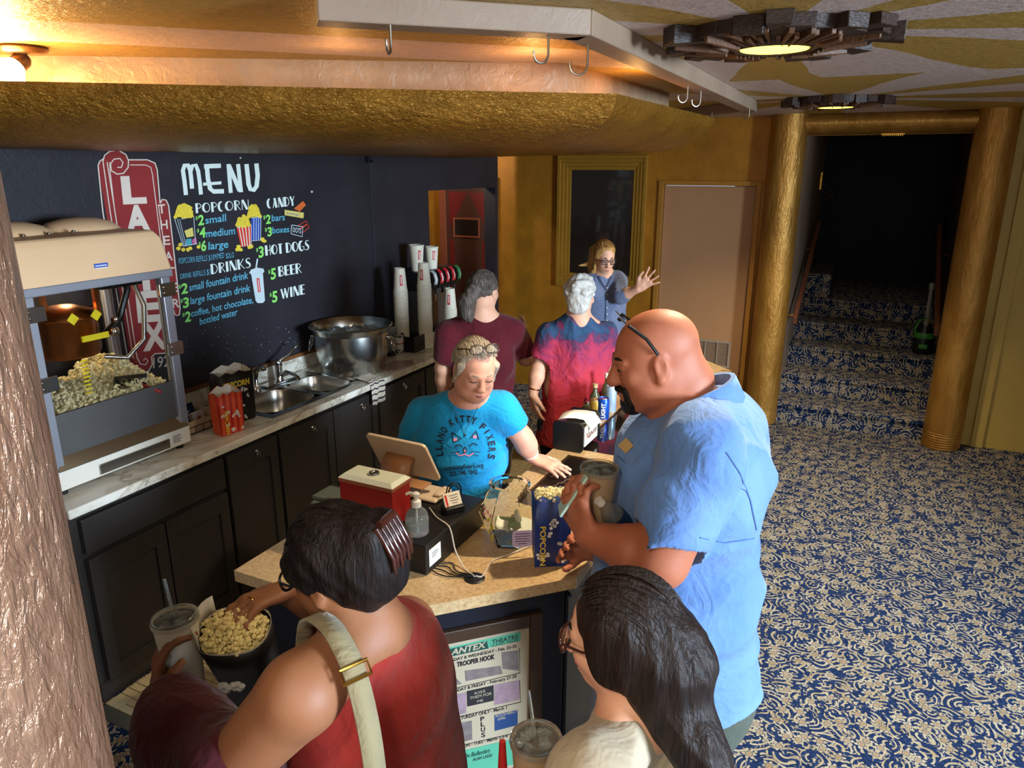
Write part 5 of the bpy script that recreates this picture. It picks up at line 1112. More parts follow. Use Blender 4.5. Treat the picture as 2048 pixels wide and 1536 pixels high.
# napkin dispenser
nd = thing('napkin_dispenser', 'black ended napkin dispenser on the counter bar', 'napkin dispenser', (-1.16, 3.06, .93))
def endplate(y, t_): return MB().slab(rrect((-1.165, y, 1.003), (1, 0, 0), (0, 0, 1), .152, .142, .022), (0, 1, 0), t_)
endplate(2.952, .008).build('end_plate', 'black_plastic', nd, smooth=40, bevel=.002); endplate(3.17, .008).build('end_plate', 'black_plastic', nd, smooth=40, bevel=.002)
MB().slab(rrect((-1.165, 2.96, 1.003), (1, 0, 0), (0, 0, 1), .142, .132, .018), (0, 1, 0), .21).build('steel_body', 'steel', nd, smooth=40)
pn = MB().box((-1.0935, 2.98, .955), (-1.0915, 3.15, 1.05)).build('front_panel', 'paper_white', nd, smooth=0)
m = MB(); text_on(m, 'Napkins', (-1.0912, 2.99, .985), (0, 1, 0), (0, 0, 1), .15, .035, .0, .4); m.build('script_lettering', 'copper_paint', pn, smooth=0)
m = MB(); m.grid([[(-1.215+.036*j, 2.955+.05*i+.016*j, 1.080+.014*math.sin(i*1.2)+.008*math.sin(j*1.1)-(.05 if j == 4 else .0)) for j in range(5)] for i in range(4)]); tag(m.build('loose_napkin', 'paper_white', smooth=40, solid=.001), 'loose white napkin draped over the napkin dispenser', 'napkin')
# cans and bottles on the far glass
pm('can_blue', '1C4EB0', .3, metal=.4); pm('can_gold', 'B88E3A', .3, metal=.5); pm('can_pale', 'A9C4D8', .3, metal=.4); pm('can_alu', 'B8B8BA', .25, metal=1); pm('glass_olive', '6A6A4A', .08, trans=.6, var=0); pm('cap_tan', 'B89A6A', .5)
def can(px, py, mat, h, r, label, txt=None, ink='ink_white', z=.9225):
    p_ = atz(px, py, z); p_[2] = z; t_ = thing('drink_can', label, 'can', tuple(p_), 'cans on the far end of the counter')
    MB().lathe(p_, [(0, .003), (r*.78, 0), (r, .008), (r, h-.012), (r*.84, h-.002), (r*.82, h), (r*.78, h-.004)], 24).build('can_body', mat, t_, smooth=50)
    MB().lathe(p_, [(0, h-.005), (r*.78, h-.004), (r*.84, h), (r*.86, h-.002)], 24).build('can_top', 'can_alu', t_, smooth=50)
    if txt:
        n_ = V3((.25, -.97, 0)); n_ /= np.linalg.norm(n_); tt = np.cross((0, 0, 1), n_); m_ = MB(); text_on(m_, txt, p_+n_*(r+.0015)+tt*.012+V3((0, 0, h*.14)), (0, 0, 1), -tt, h*.68, .020, .03); m_.build('lettering', ink, t_, smooth=0)
can(1206, 838, 'can_blue', .118, .031, 'blue beer can beside the napkin dispenser', 'LIGHT'); can(1190, 836, 'can_gold', .105, .029, 'gold can just behind the loose napkin'); can(1221, 824, 'can_pale', .15, .029, 'tall slim pale blue can behind the blue can')
def bottle(px, py, h, r, label, mat='glass_olive', cap='cap_tan', z=.9225):
    p_ = atz(px, py, z); p_[2] = z; t_ = thing('glass_bottle', label, 'bottle', tuple(p_), 'bottles on the far end of the counter')
    MB().lathe(p_, [(0, 0), (r, 0), (r, h*.55), (r*.45, h*.75), (r*.4, h*.88), (0, h*.88)], 20).build('bottle_body', mat, t_, smooth=50)
    MB().lathe(p_+V3((0, 0, h*.86)), [(0, 0), (r*.5, 0), (r*.5, h*.14), (0, h*.14)], 16).build('cap', cap, t_, smooth=40)
bottle(1189, 820, .15, .028, 'squat bottle with tan cap behind the gold can'); bottle(1212, 812, .19, .026, 'tall slim bottle with pale cap beside the pale can', cap='paper_white'); bottle(1174, 822, .055, .026, 'small jar with steel lid left of the bottles', 'glass_olive', 'can_alu')
rp = atz(1246, 815, .9225); tag(MB().box((-1.10, 3.62, .9225), (-1.0, 3.75, 1.03)).build('red_carton', 'box_red', bevel=.003), 'red carton on the counter behind the pale can', 'carton')
# ------------------------------------------------------------------ implicit surfaces for bodies, hair and clothes
def nrm(v): v = V3(v); return v/(np.linalg.norm(v)+1e-12)
class SDF:
    """smooth union of round cones and ellipsoids sampled on a grid, surfaced as quads"""
    def __init__(s, res=.007, k=.03): s.res, s.k, s.P = res, k, []
    def rc(s, a, b, ra, rb=None, k=None, flat=None, op='+'): s.P.append(('c', V3(a), V3(b), ra, ra if rb is None else rb, s.k if k is None else k, flat, op)); return s
    def chain(s, pts, rs, k=None, flat=None):
        for i in range(len(pts)-1): s.rc(pts[i], pts[i+1], rs[i], rs[i+1], k, flat)
        return s
    def el(s, c, r, R=None, k=None, op='+'): s.P.append(('e', V3(c), V3(r), np.eye(3) if R is None else np.array(R), None, s.k if k is None else k, None, op)); return s
    def cut(s, p, n, k=.004): s.P.append(('h', V3(p), nrm(n), None, None, k, None, '-')); return s
    def bounds(s):
        lo, hi = np.full(3, 1e9), np.full(3, -1e9)
        for q in s.P:
            if q[7] == '-': continue
            if q[0] == 'c':
                r = max(q[3], q[4])*(max(1, q[6][1]) if q[6] else 1)+.02
                lo = np.minimum(lo, np.minimum(q[1], q[2])-r); hi = np.maximum(hi, np.maximum(q[1], q[2])+r)
            else: e = np.sqrt(((q[3]*q[2])**2).sum(1))+.02; lo = np.minimum(lo, q[1]-e); hi = np.maximum(hi, q[1]+e)
        return lo, hi
    def mesh(s, warp=None):
        lo, hi = s.bounds(); h = s.res; n = np.ceil((hi-lo)/h).astype(int)+3; lo = lo-h
        F = np.full(n, .2, np.float32)
        ax = [lo[i]+h*np.arange(n[i]) for i in range(3)]
        for q in s.P:
            k = max(q[5], 1e-4)
            if q[0] == 'h': a0, a1 = [0, 0, 0], n
            else:
                if q[0] == 'c': r = max(q[3], q[4])*(max(1, q[6][1]) if q[6] else 1)+k+2*h; bl, bh = np.minimum(q[1], q[2])-r, np.maximum(q[1], q[2])+r
                else: e = np.sqrt(((q[3]*q[2])**2).sum(1))+k+2*h; bl, bh = q[1]-e, q[1]+e
                a0 = np.clip(((bl-lo)/h).astype(int), 0, n); a1 = np.clip(((bh-lo)/h).astype(int)+2, 0, n)
                if (a1 <= a0).any(): continue
            X = ax[0][a0[0]:a1[0], None, None]; Y = ax[1][None, a0[1]:a1[1], None]; Z = ax[2][None, None, a0[2]:a1[2]]
            if q[0] == 'c':
                a, b = q[1], q[2]; d = b-a; L = d@d+1e-12
                t = np.clip(((X-a[0])*d[0]+(Y-a[1])*d[1]+(Z-a[2])*d[2])/L, 0, 1)
                qx, qy, qz = X-a[0]-t*d[0], Y-a[1]-t*d[1], Z-a[2]-t*d[2]
                if q[6]:
                    fn, fs = V3(q[6][0]), q[6][1]; cc = (qx*fn[0]+qy*fn[1]+qz*fn[2])*(1/fs-1); qx, qy, qz = qx+fn[0]*cc, qy+fn[1]*cc, qz+fn[2]*cc
                D = np.sqrt(qx*qx+qy*qy+qz*qz)-(q[3]+t*(q[4]-q[3]))
                if q[6]: D = D*min(1, q[6][1])
            elif q[0] == 'e':
                R, r = q[3], q[2]; dx, dy, dz = X-q[1][0], Y-q[1][1], Z-q[1][2]
                u = [(dx*R[0, i]+dy*R[1, i]+dz*R[2, i])/r[i] for i in range(3)]
                k0 = np.sqrt(u[0]**2+u[1]**2+u[2]**2)+1e-6; k1 = np.sqrt((u[0]/r[0])**2+(u[1]/r[1])**2+(u[2]/r[2])**2)+1e-6
                D = k0*(k0-1)/k1
            else: D = (X-q[1][0])*q[2][0]+(Y-q[1][1])*q[2][1]+(Z-q[1][2])*q[2][2]; D = -D
            S = F[a0[0]:a1[0], a0[1]:a1[1], a0[2]:a1[2]]
            if q[7] == '+':
                m = np.clip(.5+.5*(S-D)/k, 0, 1); S[...] = S*(1-m)+D*m-k*m*(1-m)
            else:
                D = -D; m = np.clip(.5-.5*(S-D)/k, 0, 1); S[...] = S*(1-m)+D*m+k*m*(1-m)
        if warp is not None: F += warp(ax[0][:, None, None], ax[1][None, :, None], ax[2][None, None, :]).astype(np.float32)
        return nets(F, lo, h)
def nets(F, lo, h):
    S = F < 0; c = np.zeros(np.array(F.shape)-1, np.int8)
    sl = lambda A, o: A[o[0]:A.shape[0]-1+o[0], o[1]:A.shape[1]-1+o[1], o[2]:A.shape[2]-1+o[2]]
    CO = [(i, j, k) for i in (0, 1) for j in (0, 1) for k in (0, 1)]
    for o in CO: c += sl(S, o)
    mix = (c > 0) & (c < 8); ijk = np.argwhere(mix); idx = np.full(c.shape, -1, np.int64); idx[mix] = np.arange(len(ijk))
    pos = np.zeros((len(ijk), 3)); w = np.zeros(len(ijk)); fv = {o: F[ijk[:,0]+o[0], ijk[:,1]+o[1], ijk[:,2]+o[2]] for o in CO}
    for a in CO:
        for i in range(3):
            if a[i]: continue
            b = list(a); b[i] = 1; b = tuple(b); fa, fb = fv[a], fv[b]; m = (fa < 0) != (fb < 0); t = fa[m]/(fa[m]-fb[m])
            p = np.tile(np.array(a, float), (m.sum(), 1)); p[:, i] += t; pos[m] += p; w[m] += 1
    v = lo+h*(ijk+pos/w[:, None]); faces = []
    for i in range(3):
        A = [slice(1, -1)]*3; A[i] = slice(0, -1); B = list(A); B[i] = slice(1, None); sa, sb = S[tuple(A)], S[tuple(B)]
        e = np.argwhere(sa != sb); fl = sa[tuple(e.T)]; e = e+1; e[:, i] -= 1; j, k = (i+1) % 3, (i+2) % 3
        q = []
        for dj, dk in ((0, 0), (1, 0), (1, 1), (0, 1)): t = e.copy(); t[:, j] -= dj; t[:, k] -= dk; q.append(idx[tuple(t.T)])
        q = np.stack(q, 1); q[~fl] = q[~fl][:, ::-1]; faces.append(q[(q >= 0).all(1)])
    return v, np.concatenate(faces)
def npobj(name, v, f, mat, parent):
    me = bpy.data.meshes.new(name); v = v-ORG[parent.name]; n, m = len(v), len(f)
    me.vertices.add(n); me.vertices.foreach_set('co', v.astype(np.float32).ravel()); me.loops.add(m*4); me.loops.foreach_set('vertex_index', f.astype(np.int32).ravel())
    me.polygons.add(m); me.polygons.foreach_set('loop_start', np.arange(0, m*4, 4, dtype=np.int32)); me.update(calc_edges=True); me.validate()
    me.shade_smooth(); me.materials.append(MATS[mat] if isinstance(mat, str) else mat)
    o = bpy.data.objects.new(name, me); COL.objects.link(o); o.parent = parent; ORG[o.name] = ORG[parent.name]; return o
def folds(seed, amp, freq=22, dirs=None):
    r = np.random.RandomState(seed); D = [nrm(r.normal(size=3)) if dirs is None else nrm(V3(dirs[i % len(dirs)])+r.normal(size=3)*.35) for i in range(4)]; ph = r.uniform(0, 6.28, 8); fr = freq*r.uniform(.6, 1.5, 4)
    def fn(X, Y, Z):
        out = 0
        for i in range(4):
            u = X*D[i][0]+Y*D[i][1]+Z*D[i][2]; w = X*D[(i+1) % 4][0]+Y*D[(i+1) % 4][1]+Z*D[(i+1) % 4][2]; out = out+(2*np.abs(np.sin(u*fr[i]*.5+.9*np.sin(w*fr[i]*.4+ph[i])+ph[i+4]))-1)*(.5+.5*np.sin(w*fr[i]*.3+ph[i]*2))
        return amp*out*.45
    return fn
def frame(fwd, up=(0, 0, 1)):
    f = nrm(fwd); r = nrm(np.cross(f, up)); return np.stack([r, f, np.cross(r, f)], 1)   # columns: right, forward, up
class Head:
    def __init__(s, c, fwd, H=.235, roll=0, pitch=0, wide=1.0, up=(0, 0, 1)):
        R = frame(fwd, up)
        cp, sp = math.cos(math.radians(pitch)), math.sin(math.radians(pitch)); Rp = np.array([[1, 0, 0], [0, cp, sp], [0, -sp, cp]])
        cr, sr = math.cos(math.radians(roll)), math.sin(math.radians(roll)); Rr = np.array([[cr, 0, sr], [0, 1, 0], [-sr, 0, cr]])
        s.R = R@Rp@Rr; s.c = V3(c); s.H = H; s.w = wide
    def p(s, x, y, z): return s.c+s.R@(V3((x*s.w, y, z))*s.H)
    def e(s, S, c, r, k=.012, op='+'): S.el(s.p(*c), V3((r[0]*s.w, r[1], r[2]))*s.H, s.R, k, op)
    def r(s, S, a, b, ra, rb, k=.01): S.rc(s.p(*a), s.p(*b), ra*s.H, rb*s.H, k)
    def add(s, S, jowl=0, nose=1.0, brow=1.0):
        s.e(S, (0, -.07, .13), (.325, .42, .36)); s.e(S, (0, .12, -.10), (.265, .26, .37), .03); s.e(S, (0, .22, -.37), (.14, .13, .10), .03)
        for i in (-1, 1):
            s.e(S, (i*.19, -.0, -.24), (.09, .16, .16), .03); s.e(S, (i*.14, .26, -.12), (.10, .09, .10), .02)
            s.e(S, (i*.125, .395, .01), (.075, .045, .045), .012, '-'); s.e(S, (i*.125, .335, .005), (.062, .045, .04), .006)
            s.r(S, (i*.05, .365, .075), (i*.19, .315, .07), .035*brow, .025, .012)
            s.e(S, (i*.335, -.03, -.02), (.03, .085, .135), .008); s.e(S, (i*.37, -.02, -.0), (.03, .045, .085), .006, '-'); s.e(S, (i*.335, -.0, -.15), (.03, .04, .045), .008)
            s.e(S, (i*.045, .42, -.16), (.035, .05, .035), .01)
        s.r(S, (0, .36, .06), (0, .445*nose**.3, -.14), .035, .05*nose, .012)
        s.e(S, (0, .36, -.265), (.10, .05, .035), .01); s.e(S, (0, .35, -.315), (.085, .05, .035), .012); s.e(S, (0, .405, -.29), (.12, .03, .008), .006, '-')
        if jowl:
            s.e(S, (0, .10, -.40), (.22*jowl, .26, .14), .04)
            for i in (-1, 1): s.e(S, (i*.2, .08, -.28), (.12*jowl, .18, .15), .03)
    def face(s, parent, skin_dark, lips=None, brow='hair_brown', eye=True, closed=.6, H=None):
        for i in (-1, 1):
            P = [s.p(i*(.045+.03*k), .395-.012*k-.006*abs(k-2), .085+.022*math.sin(PI*(k+.5)/6)) for k in range(6)]
            MB().pipe(P, [.022*s.H*f for f in (.5, .8, .9, .8, .6, .3)], 6).build('eyebrow', brow, parent, smooth=60)
            if eye:
                P = [s.p(i*(.125+.062*math.cos(a)), .381-.02*abs(math.cos(a))**2, .0-.022*math.sin(a)*closed) for a in [PI*k/7 for k in range(8)]]
                MB().pipe(P, .0085*s.H, 5).build('eyelashes', 'lash_dark', parent, smooth=60)
        if lips:
            P = [s.p(-.09+.0225*k, .418-.06*((k-4)/4)**2, -.292+.018*((k-4)/4)**2) for k in range(9)]
            MB().pipe([q+s.R[:, 1]*.0035 for q in P[1:-1]], .0011, 5).build('mouth_line', 'lash_dark', parent, smooth=60)
            MB().pipe(P, [s.H*r_ for r_ in (.006, .014, .018, .019, .018, .019, .018, .014, .006)], 6).build('lips', lips, parent, smooth=60)
    def cap(s, S, x=1.0, back=1.0, z=0, k=.02): s.e(S, (0, -.088*back, .152+z), (.355*x, .434, .382), k)
def strands(root, hd, mat, n=110, t0=42, t1=185, x=1.0, seed=1, fmax=80, z=0, back=1.0):
    r = random.Random(seed); m = MB()
    for i in range(n):
        ph = math.radians(r.uniform(-fmax, fmax)); a0, a1 = t0+r.uniform(-6, 14)+abs(math.degrees(ph))*.25, t1+r.uniform(-25, 12); k = 1.008+r.uniform(0, .03); P = []
        for j in range(9):
            t = math.radians(a0+(a1-a0)*j/8); P.append(hd.p(.355*x*k*math.sin(ph+.05*math.sin(j+i)), -.088*back+.434*k*math.cos(ph)*math.cos(t), .152+z+.382*k*math.cos(ph)*math.sin(t)-.10*abs(math.sin(ph))*j/8))
        m.pipe(P, [.0009+.0018*math.sin(PI*(j+.5)/9) for j in range(9)], 4, caps=False)
    return stuff(m.build('hair_strands', mat, root, smooth=60))
def hand(S, wrist, d, pn, side, curl=(.3, .4, .5, .5), spread=.12, sc=1.0, thumb=.6, k=.006):
    """palm plus five jointed fingers. d: finger direction, pn: palm normal, side: +1/-1 thumb side along d x pn"""
    d = nrm(d); pn = nrm(V3(pn)-d*(V3(pn)@d)); lat = np.cross(d, pn)*side; w = V3(wrist); r0 = .0095*sc
    kn = w+d*.085*sc
    S.rc(w, w+d*.03*sc, .026*sc, .032*sc, .012, (pn, .62)); S.rc(w+d*.03*sc+lat*.014*sc, kn+lat*.020*sc, .022*sc, .021*sc, .012, (pn, .62)); S.rc(w+d*.03*sc-lat*.014*sc, kn-lat*.024*sc, .021*sc, .019*sc, .012, (pn, .62))
    for i, (o, L) in enumerate(zip((.031, .0105, -.0105, -.031), ((.042, .026, .02), (.047, .030, .022), (.043, .028, .021), (.034, .021, .018)))):
        a = spread*(1.5-i)*.5; dd = nrm(d*math.cos(a)+lat*math.sin(a)); p = kn+lat*o*sc-d*.006*sc; ang = 0; pts = [p]
        for j in range(3):
            ang += curl[i]*(.8, 1.0, .7)[j]; q = dd*math.cos(ang)+pn*math.sin(ang); pts.append(pts[-1]+q*L[j]*sc)
        for j in range(3): S.rc(pts[j], pts[j+1], r0*(1-.09*j), r0*(1-.09*(j+1)), k)
    t0 = w+d*.022*sc+lat*.026*sc; t1 = t0+nrm(lat*.8+d*.75+pn*thumb*.5)*.038*sc; t2 = t1+nrm(lat*(.35-.5*thumb*.6)+d*.8+pn*thumb)*.032*sc; t3 = t2+nrm(lat*(.1-.5*thumb)+d*.7+pn*thumb*1.2)*.024*sc
    S.rc(t0, t1, .016*sc, .0125*sc, .012); S.rc(t1, t2, .0115*sc, .0105*sc, k); S.rc(t2, t3, .0105*sc, .009*sc, k)
def cuff(S, s_, e_, q, r):
    d = nrm(V3(e_)-V3(s_)); L = np.linalg.norm(V3(e_)-V3(s_)); c = V3(s_)+d*(q*L+.55*r); S.rc(c, c+d*.2, r*1.1, r*1.25, .005, None, '-')
def legs(S, hipc, ax, fwd, spread=.10, foot=None, r=1.0, z0=0):
    """two legs and feet standing under a pelvis"""
    out = []
    for i in (-1, 1):
        h = V3(hipc)+V3(ax)*i*spread; kn = V3((h[0], h[1], z0+.48))+V3(fwd)*.02; an = V3((h[0], h[1], z0+.09))-V3(fwd)*.02
        S.chain([h, kn, an], [.095*r, .062*r, .045*r]); S.rc(an-V3((0, 0, .04)), an+V3(fwd)*.15-V3((0, 0, .055)), .042, .034, .02); out.append((h, kn, an))
    return out
def trousers(parent, lg, mat, r=1.0, extra=.014, hip=None, res=.01, name='trousers'):
    S = SDF(res, .03)
    for h, kn, an in lg: S.chain([h, kn, an+V3((0, 0, .02))], [(.095+extra)*r, (.066+extra)*r, (.058+extra)*r])
    if hip is not None: S.el(hip[0], hip[1], hip[2], .04)
    S.cut(V3(lg[0][2])+V3((0, 0, -.02)), (0, 0, -1)); v, f = S.mesh(folds(3, .004, 26)); return npobj(name, v, f, mat, parent)
def shoes(parent, lg, fwd, mat='shoe_dark'):
    for h, kn, an in lg:
        S = SDF(.008, .02); a = V3((an[0], an[1], .045)); S.rc(a-V3(fwd)*.02, a+V3(fwd)*.14-V3((0, 0, .005)), .048, .042, .02); S.cut((0, 0, .004), (0, 0, -1)); v, f = S.mesh(); npobj('shoe', v, f, mat, parent)
from mathutils.bvhtree import BVHTree
def decal_caster(obj):
    me = obj.data; off = Vector(ORG[obj.name]); bv = BVHTree.FromPolygons([v.co+off for v in me.vertices], [tuple(p.vertices) for p in me.polygons])
    def cast(x, y, lift=.003):
        r = Vector(ray(x, y)).normalized(); h = bv.ray_cast(Vector(_c), r)
        if h[0] is None: return None
        return np.array(h[0]+h[1]*lift)
    return cast
def decal(obj, strokes, polys, mat, name, lift=.003):
    """printed marks: pixel strokes and polygons dropped onto a garment surface"""
    cast = decal_caster(obj); mb = MB()
    def put(V, F):
        P = [cast(a, b, lift) for a, b in V]
        for f in F:
            if all(P[i] is not None for i in f):
                q = [P[i] for i in f]
                if max(np.linalg.norm(q[i]-q[0]) for i in range(len(q))) < .12: mb.add(q, [tuple(range(len(q)))])
    for pts, w in strokes:
        P = [np.array(p, float) for p in pts]; Q = []
        for a, b in zip(P[:-1], P[1:]):
            for k in range(3): Q.append(a+(b-a)*k/3)
        Q.append(P[-1]); n = len(Q); L = []; Rr = []
        for i in range(n):
            d = Q[min(i+1, n-1)]-Q[max(i-1, 0)]; d = d/(np.linalg.norm(d)+1e-9); m = np.array([-d[1], d[0]])*w/2; L.append(Q[i]+m); Rr.append(Q[i]-m)
        put(L+Rr, [(i, i+1, n+i+1, n+i) for i in range(n-1)])
    for V, F in polys: put(V, F)
    if mb.v: return mb.build(name, mat, obj, smooth=0)
def text_px(t, p0, p1, h, off=.02, up=None):
    v, f = text_mesh(t, off); x0, x1 = v[:, 0].min(), v[:, 0].max(); p0, p1 = np.array(p0, float), np.array(p1, float); d = (p1-p0); n = np.array([d[1], -d[0]])/np.linalg.norm(d) if up is None else np.array(up, float)
    return [tuple(p0+d*((a[0]-x0)/(x1-x0+1e-9))+n*h*a[1]/.7) for a in v], f
def skin(name, col, var=.16):
    t = NT(name); c = lin(col); f = t.noise(28, 4); lo = (c[0]*(1-var*.6), c[1]*(1-var), c[2]*(1-var), 1); hi = (min(1, c[0]*(1+var*.5)), c[1]*(1+var), c[2]*(1+var), 1)
    t.l(t.mix(f, lo, hi), t.b.inputs['Base Color']); t.set(Roughness=.58); t.b.inputs['Subsurface Weight'].default_value = .12; t.b.inputs['Subsurface Scale'].default_value = .008; t.b.inputs['Subsurface Radius'].default_value = (1, .35, .2)
    t.bump(t.noise(220, 2), .12, .002)
def cloth(name, a, b_, bs=500, fine=.25, vs=4):
    t = NT(name); t.l(t.ramp(t.noise(vs, 3), [(.3, a), (.7, b_)]), t.b.inputs['Base Color']); t.set(Roughness=.85); t.b.inputs['Specular IOR Level'].default_value = .2; t.b.inputs['Sheen Weight'].default_value = .15
    t.bump(t.noise(bs, 2), fine*.6, .002, t.bump(t.math('ADD', t.noise(9, 2, None, .5, 2.2), t.math('MULTIPLY', t.noise(22, 2, None, .5, 1.5), .4)), .3, .03))
def hairm(name, a, b_, st=(1, 1, .12), rough=.55):
    t = NT(name); v = t.coords(st); f = t.noise(95, 3, v, .6, .4); t.l(t.ramp(f, [(.3, a), (.7, b_)]), t.b.inputs['Base Color']); t.set(Roughness=rough); t.b.inputs['Specular IOR Level'].default_value = .25
    t.bump(f, .8, .006)
skin('skin_ruddy', 'AC6446'); skin('skin_pale', 'D89A80'); skin('skin_tan', '8C5A3A'); skin('skin_fair', 'D8A284')
pm('lash_dark', '1E1410', .6); pm('hair_brown', '3A2418', .6, var=.3, vs=60); pm('lip_rose', 'A8505A', .45); pm('lip_pale', 'B4706A', .45); pm('shoe_dark', '1A1816', .5); pm('brow_grey', '9A8A78', .7)
hairm('hair_dark', '0C0808', '1F1512'); hairm('hair_darkbrown', '120C0A', '281A14'); hairm('hair_silver', 'A8A49C', 'D6D2CA', (1, 1, .35)); hairm('hair_blonde_grey', '8A7C6A', 'C4B49C'); hairm('hair_grey_brown', '2E2824', '6E6258'); hairm('hair_strawberry', '8E6234', 'C79A58')
cloth('shirt_cornflower', '5478B2', '6A8CC2', 260); cloth('tee_turquoise', '0E86BE', '1C9CD4', 420); cloth('top_brick', '7E1E18', '96281E', 420); cloth('maroon_knit', '3A0C14', '4C121C', 420); cloth('tee_maroon', '4A0E18', '5A1420', 420); cloth('denim_shirt', '56627E', '6C7894', 300); cloth('top_cream', '9A8C74', 'AEA088', 420); cloth('pants_grey', '3A4038', '484E44', 420); cloth('jeans_dark', '141A28', '1E2638', 420); cloth('strap_olive', '7A7054', '8C8264', 500)
def tiedye():
    t = NT('tie_dye'); g = t.n('NewGeometry'); sp = t.n('SeparateXYZ'); t.l(g.outputs['Position'], sp.inputs[0])
    z = t.math('ADD', sp.outputs[2], t.math('MULTIPLY', t.math('SUBTRACT', t.noise(9, 4, g.outputs['Position'], .6, 1.2), .5), .5))
    t.l(t.ramp(t.math('DIVIDE', t.math('SUBTRACT', z, .75), .75), [(.0, '9A1C1C'), (.3, 'B02430'), (.5, 'A82A44'), (.62, '96264C'), (.7, '5A2248'), (.76, '223A5E'), (.84, '1E4A6A'), (.9, '5A2A50'), (1, '243050')]), t.b.inputs['Base Color']); t.set(Roughness=.85)
    t.bump(t.noise(10, 2, None, .5, 2.0), .5, .03)
tiedye()
# ------------------------------------------------------------------ the bald man in a blue fishing shirt
def man():
    D = 1.9; fw = nrm(-_rt*.96+_hf*.28); hc = atd(1306, 716, D); root = thing('person', 'bald man in a blue fishing shirt holding drinks at the counter', 'person', (float(hc[0])+.06, float(hc[1])+.04, 0))
    lt = nrm(np.cross((0, 0, 1), fw))     # his left, toward the viewer
    hd = Head(hc, nrm(-_rt*.999+_hf*.03), .262, pitch=14, wide=.98)
    B = SDF(.006, .03); hd.add(B, jowl=.85, nose=1.15, brow=1.3)
    nb = atd(1385, 835, D+.01); B.rc(hd.p(0, -.16, -.22), nb, .072, .088, .03); B.rc(hd.p(0, -.30, -.12), hd.p(0, -.34, -.3), .05, .06, .03)
    ch = atd(1378, 960, D+.02); be = atd(1345, 1170, D+.03); pe = atd(1375, 1370, D+.04)
    T = frame(fw)
    B.el(ch, (.235, .19, .25), T, .05); B.el(be, (.225, .215, .24), T, .06); B.el(pe, (.20, .19, .18), T, .05)
    sL = atd(1408, 900, D-.21); eL = atd(1318, 1118, D-.27); wL = atd(1176, 1070, D-.17)
    sR = atd(1352, 890, D+.24); eR = atd(1262, 1090, D+.30); wR = atd(1176, 1098, D+.20)
    for s_, e_, w_ in ((sL, eL, wL), (sR, eR, wR)): B.rc(nb, s_, .075, .085, .04); B.chain([s_, e_], [.09, .076], .02); B.chain([e_, e_*.65+w_*.35, w_], [.070, .064, .037], .02)
    # near hand cradles the cup, far hand steadies the bag
    cupc = atd(1190, 990, D-.09)
    hand(B, wL, nrm(atd(1146, 996, D-.16)-wL), nrm(V3((0, 0, .1))+_rt*.75+_hf*.65), 1, (.7, .75, .8, .85), .03, 1.12, .35)
    hand(B, wR, nrm(atd(1130, 1092, D+.14)-wR), nrm(-_hf*.9+V3((0, 0, .2))), -1, (.35, .4, .45, .5), .05, 1.05, .3)
    lg = legs(B, pe-V3((0, 0, .08)), lt, fw, .115, r=1.15)
    v, f = B.mesh(); body = npobj('body', v, f, 'skin_ruddy', root)
    # shirt
    S = SDF(.0065, .04)
    S.el(ch, (.258, .212, .27), T, .06); S.rc(ch-V3((0, 0, .05)), be, .205, .235, .08); S.rc(be, pe-V3((0, 0, .10)), .237, .232, .08); S.el(ch+T[:, 1]*-.09+V3((0, 0, .06)), (.22, .12, .22), T, .05)
    for s_, e_ in ((sL, eL), (sR, eR)):
        S.rc(nb-V3((0, 0, .01)), s_, .085, .105, .05); S.rc(s_, s_+(e_-s_)*.86, .107, .108, .03); d_ = nrm(e_-s_)
    S.P.append(('c', nb+V3((0, 0, .035))-fw*.0, hd.p(0, -.1, -.2), .078, .085, .012, None, '-'))
    for s_, e_ in ((sL, eL), (sR, eR)): cuff(S, s_, e_, .86, .108)
    S.cut(pe+V3((0, 0, .015)), (0, 0, -1))
    v, f = S.mesh(folds(11, .018, 36, [(.3, .2, 1), (.8, .4, .5), (-.4, .6, .6)])); sh = npobj('shirt', v, f, 'shirt_cornflower', root)
    # collar, back yoke flap, chest pocket
    cr = frame(fw); cpts = []
    for i in range(19):
        a = math.radians(-158+316*i/18)-PI/2; bk_ = -math.sin(a); cpts.append(nb+cr[:, 0]*.108*math.cos(a)+cr[:, 1]*.110*math.sin(a)+V3((0, 0, .045+.045*bk_)))
    m = MB(); m.grid([[p_-V3((0, 0, .03))-nrm((p_-nb)*V3((1, 1, 0)))*.02 for p_ in cpts], [p_+V3((0, 0, .035))-nrm((p_-nb)*V3((1, 1, 0)))*.016 for p_ in cpts], [p_+V3((0, 0, .038))-nrm((p_-nb)*V3((1, 1, 0)))*.006 for p_ in cpts], [p_+nrm((p_-nb)*V3((1, 1, 0)))*.022-V3((0, 0, .018)) for p_ in cpts]]); m.build('collar', 'shirt_cornflower', sh, smooth=60, solid=.004)
    cast = decal_caster(sh)
    decal(sh, [([(1452, 905), (1478, 945), (1500, 1000), (1512, 1060)], 2), ([(1400, 1075), (1450, 1085), (1508, 1076)], 2), ([(1232, 1100), (1270, 1112), (1310, 1116)], 1.6)], [], pm('seam_blue', '48689E', .9), 'stitching')
    decal(sh, [([(1246, 900), (1262, 884)], 22)], [], pm('logo_tan', 'C9A86A', .6), 'chest_logo', .004)
    decal(sh, [([(1228, 905), (1252, 925)], 3), ([(1224, 930), (1246, 948)], 3)], [], 'seam_blue', 'pocket_edge', .004)
    trousers(root, lg, 'pants_grey', 1.15, .022, (pe-V3((0, 0, .0)), (.228, .214, .2), T)); shoes(root, lg, fw)
    # goatee, brows, sunglasses on the scalp
    G = SDF(.004, .012); hd.e(G, (0, .29, -.42), (.15, .145, .13), .01); hd.e(G, (0, .395, -.235), (.125, .06, .035), .01)
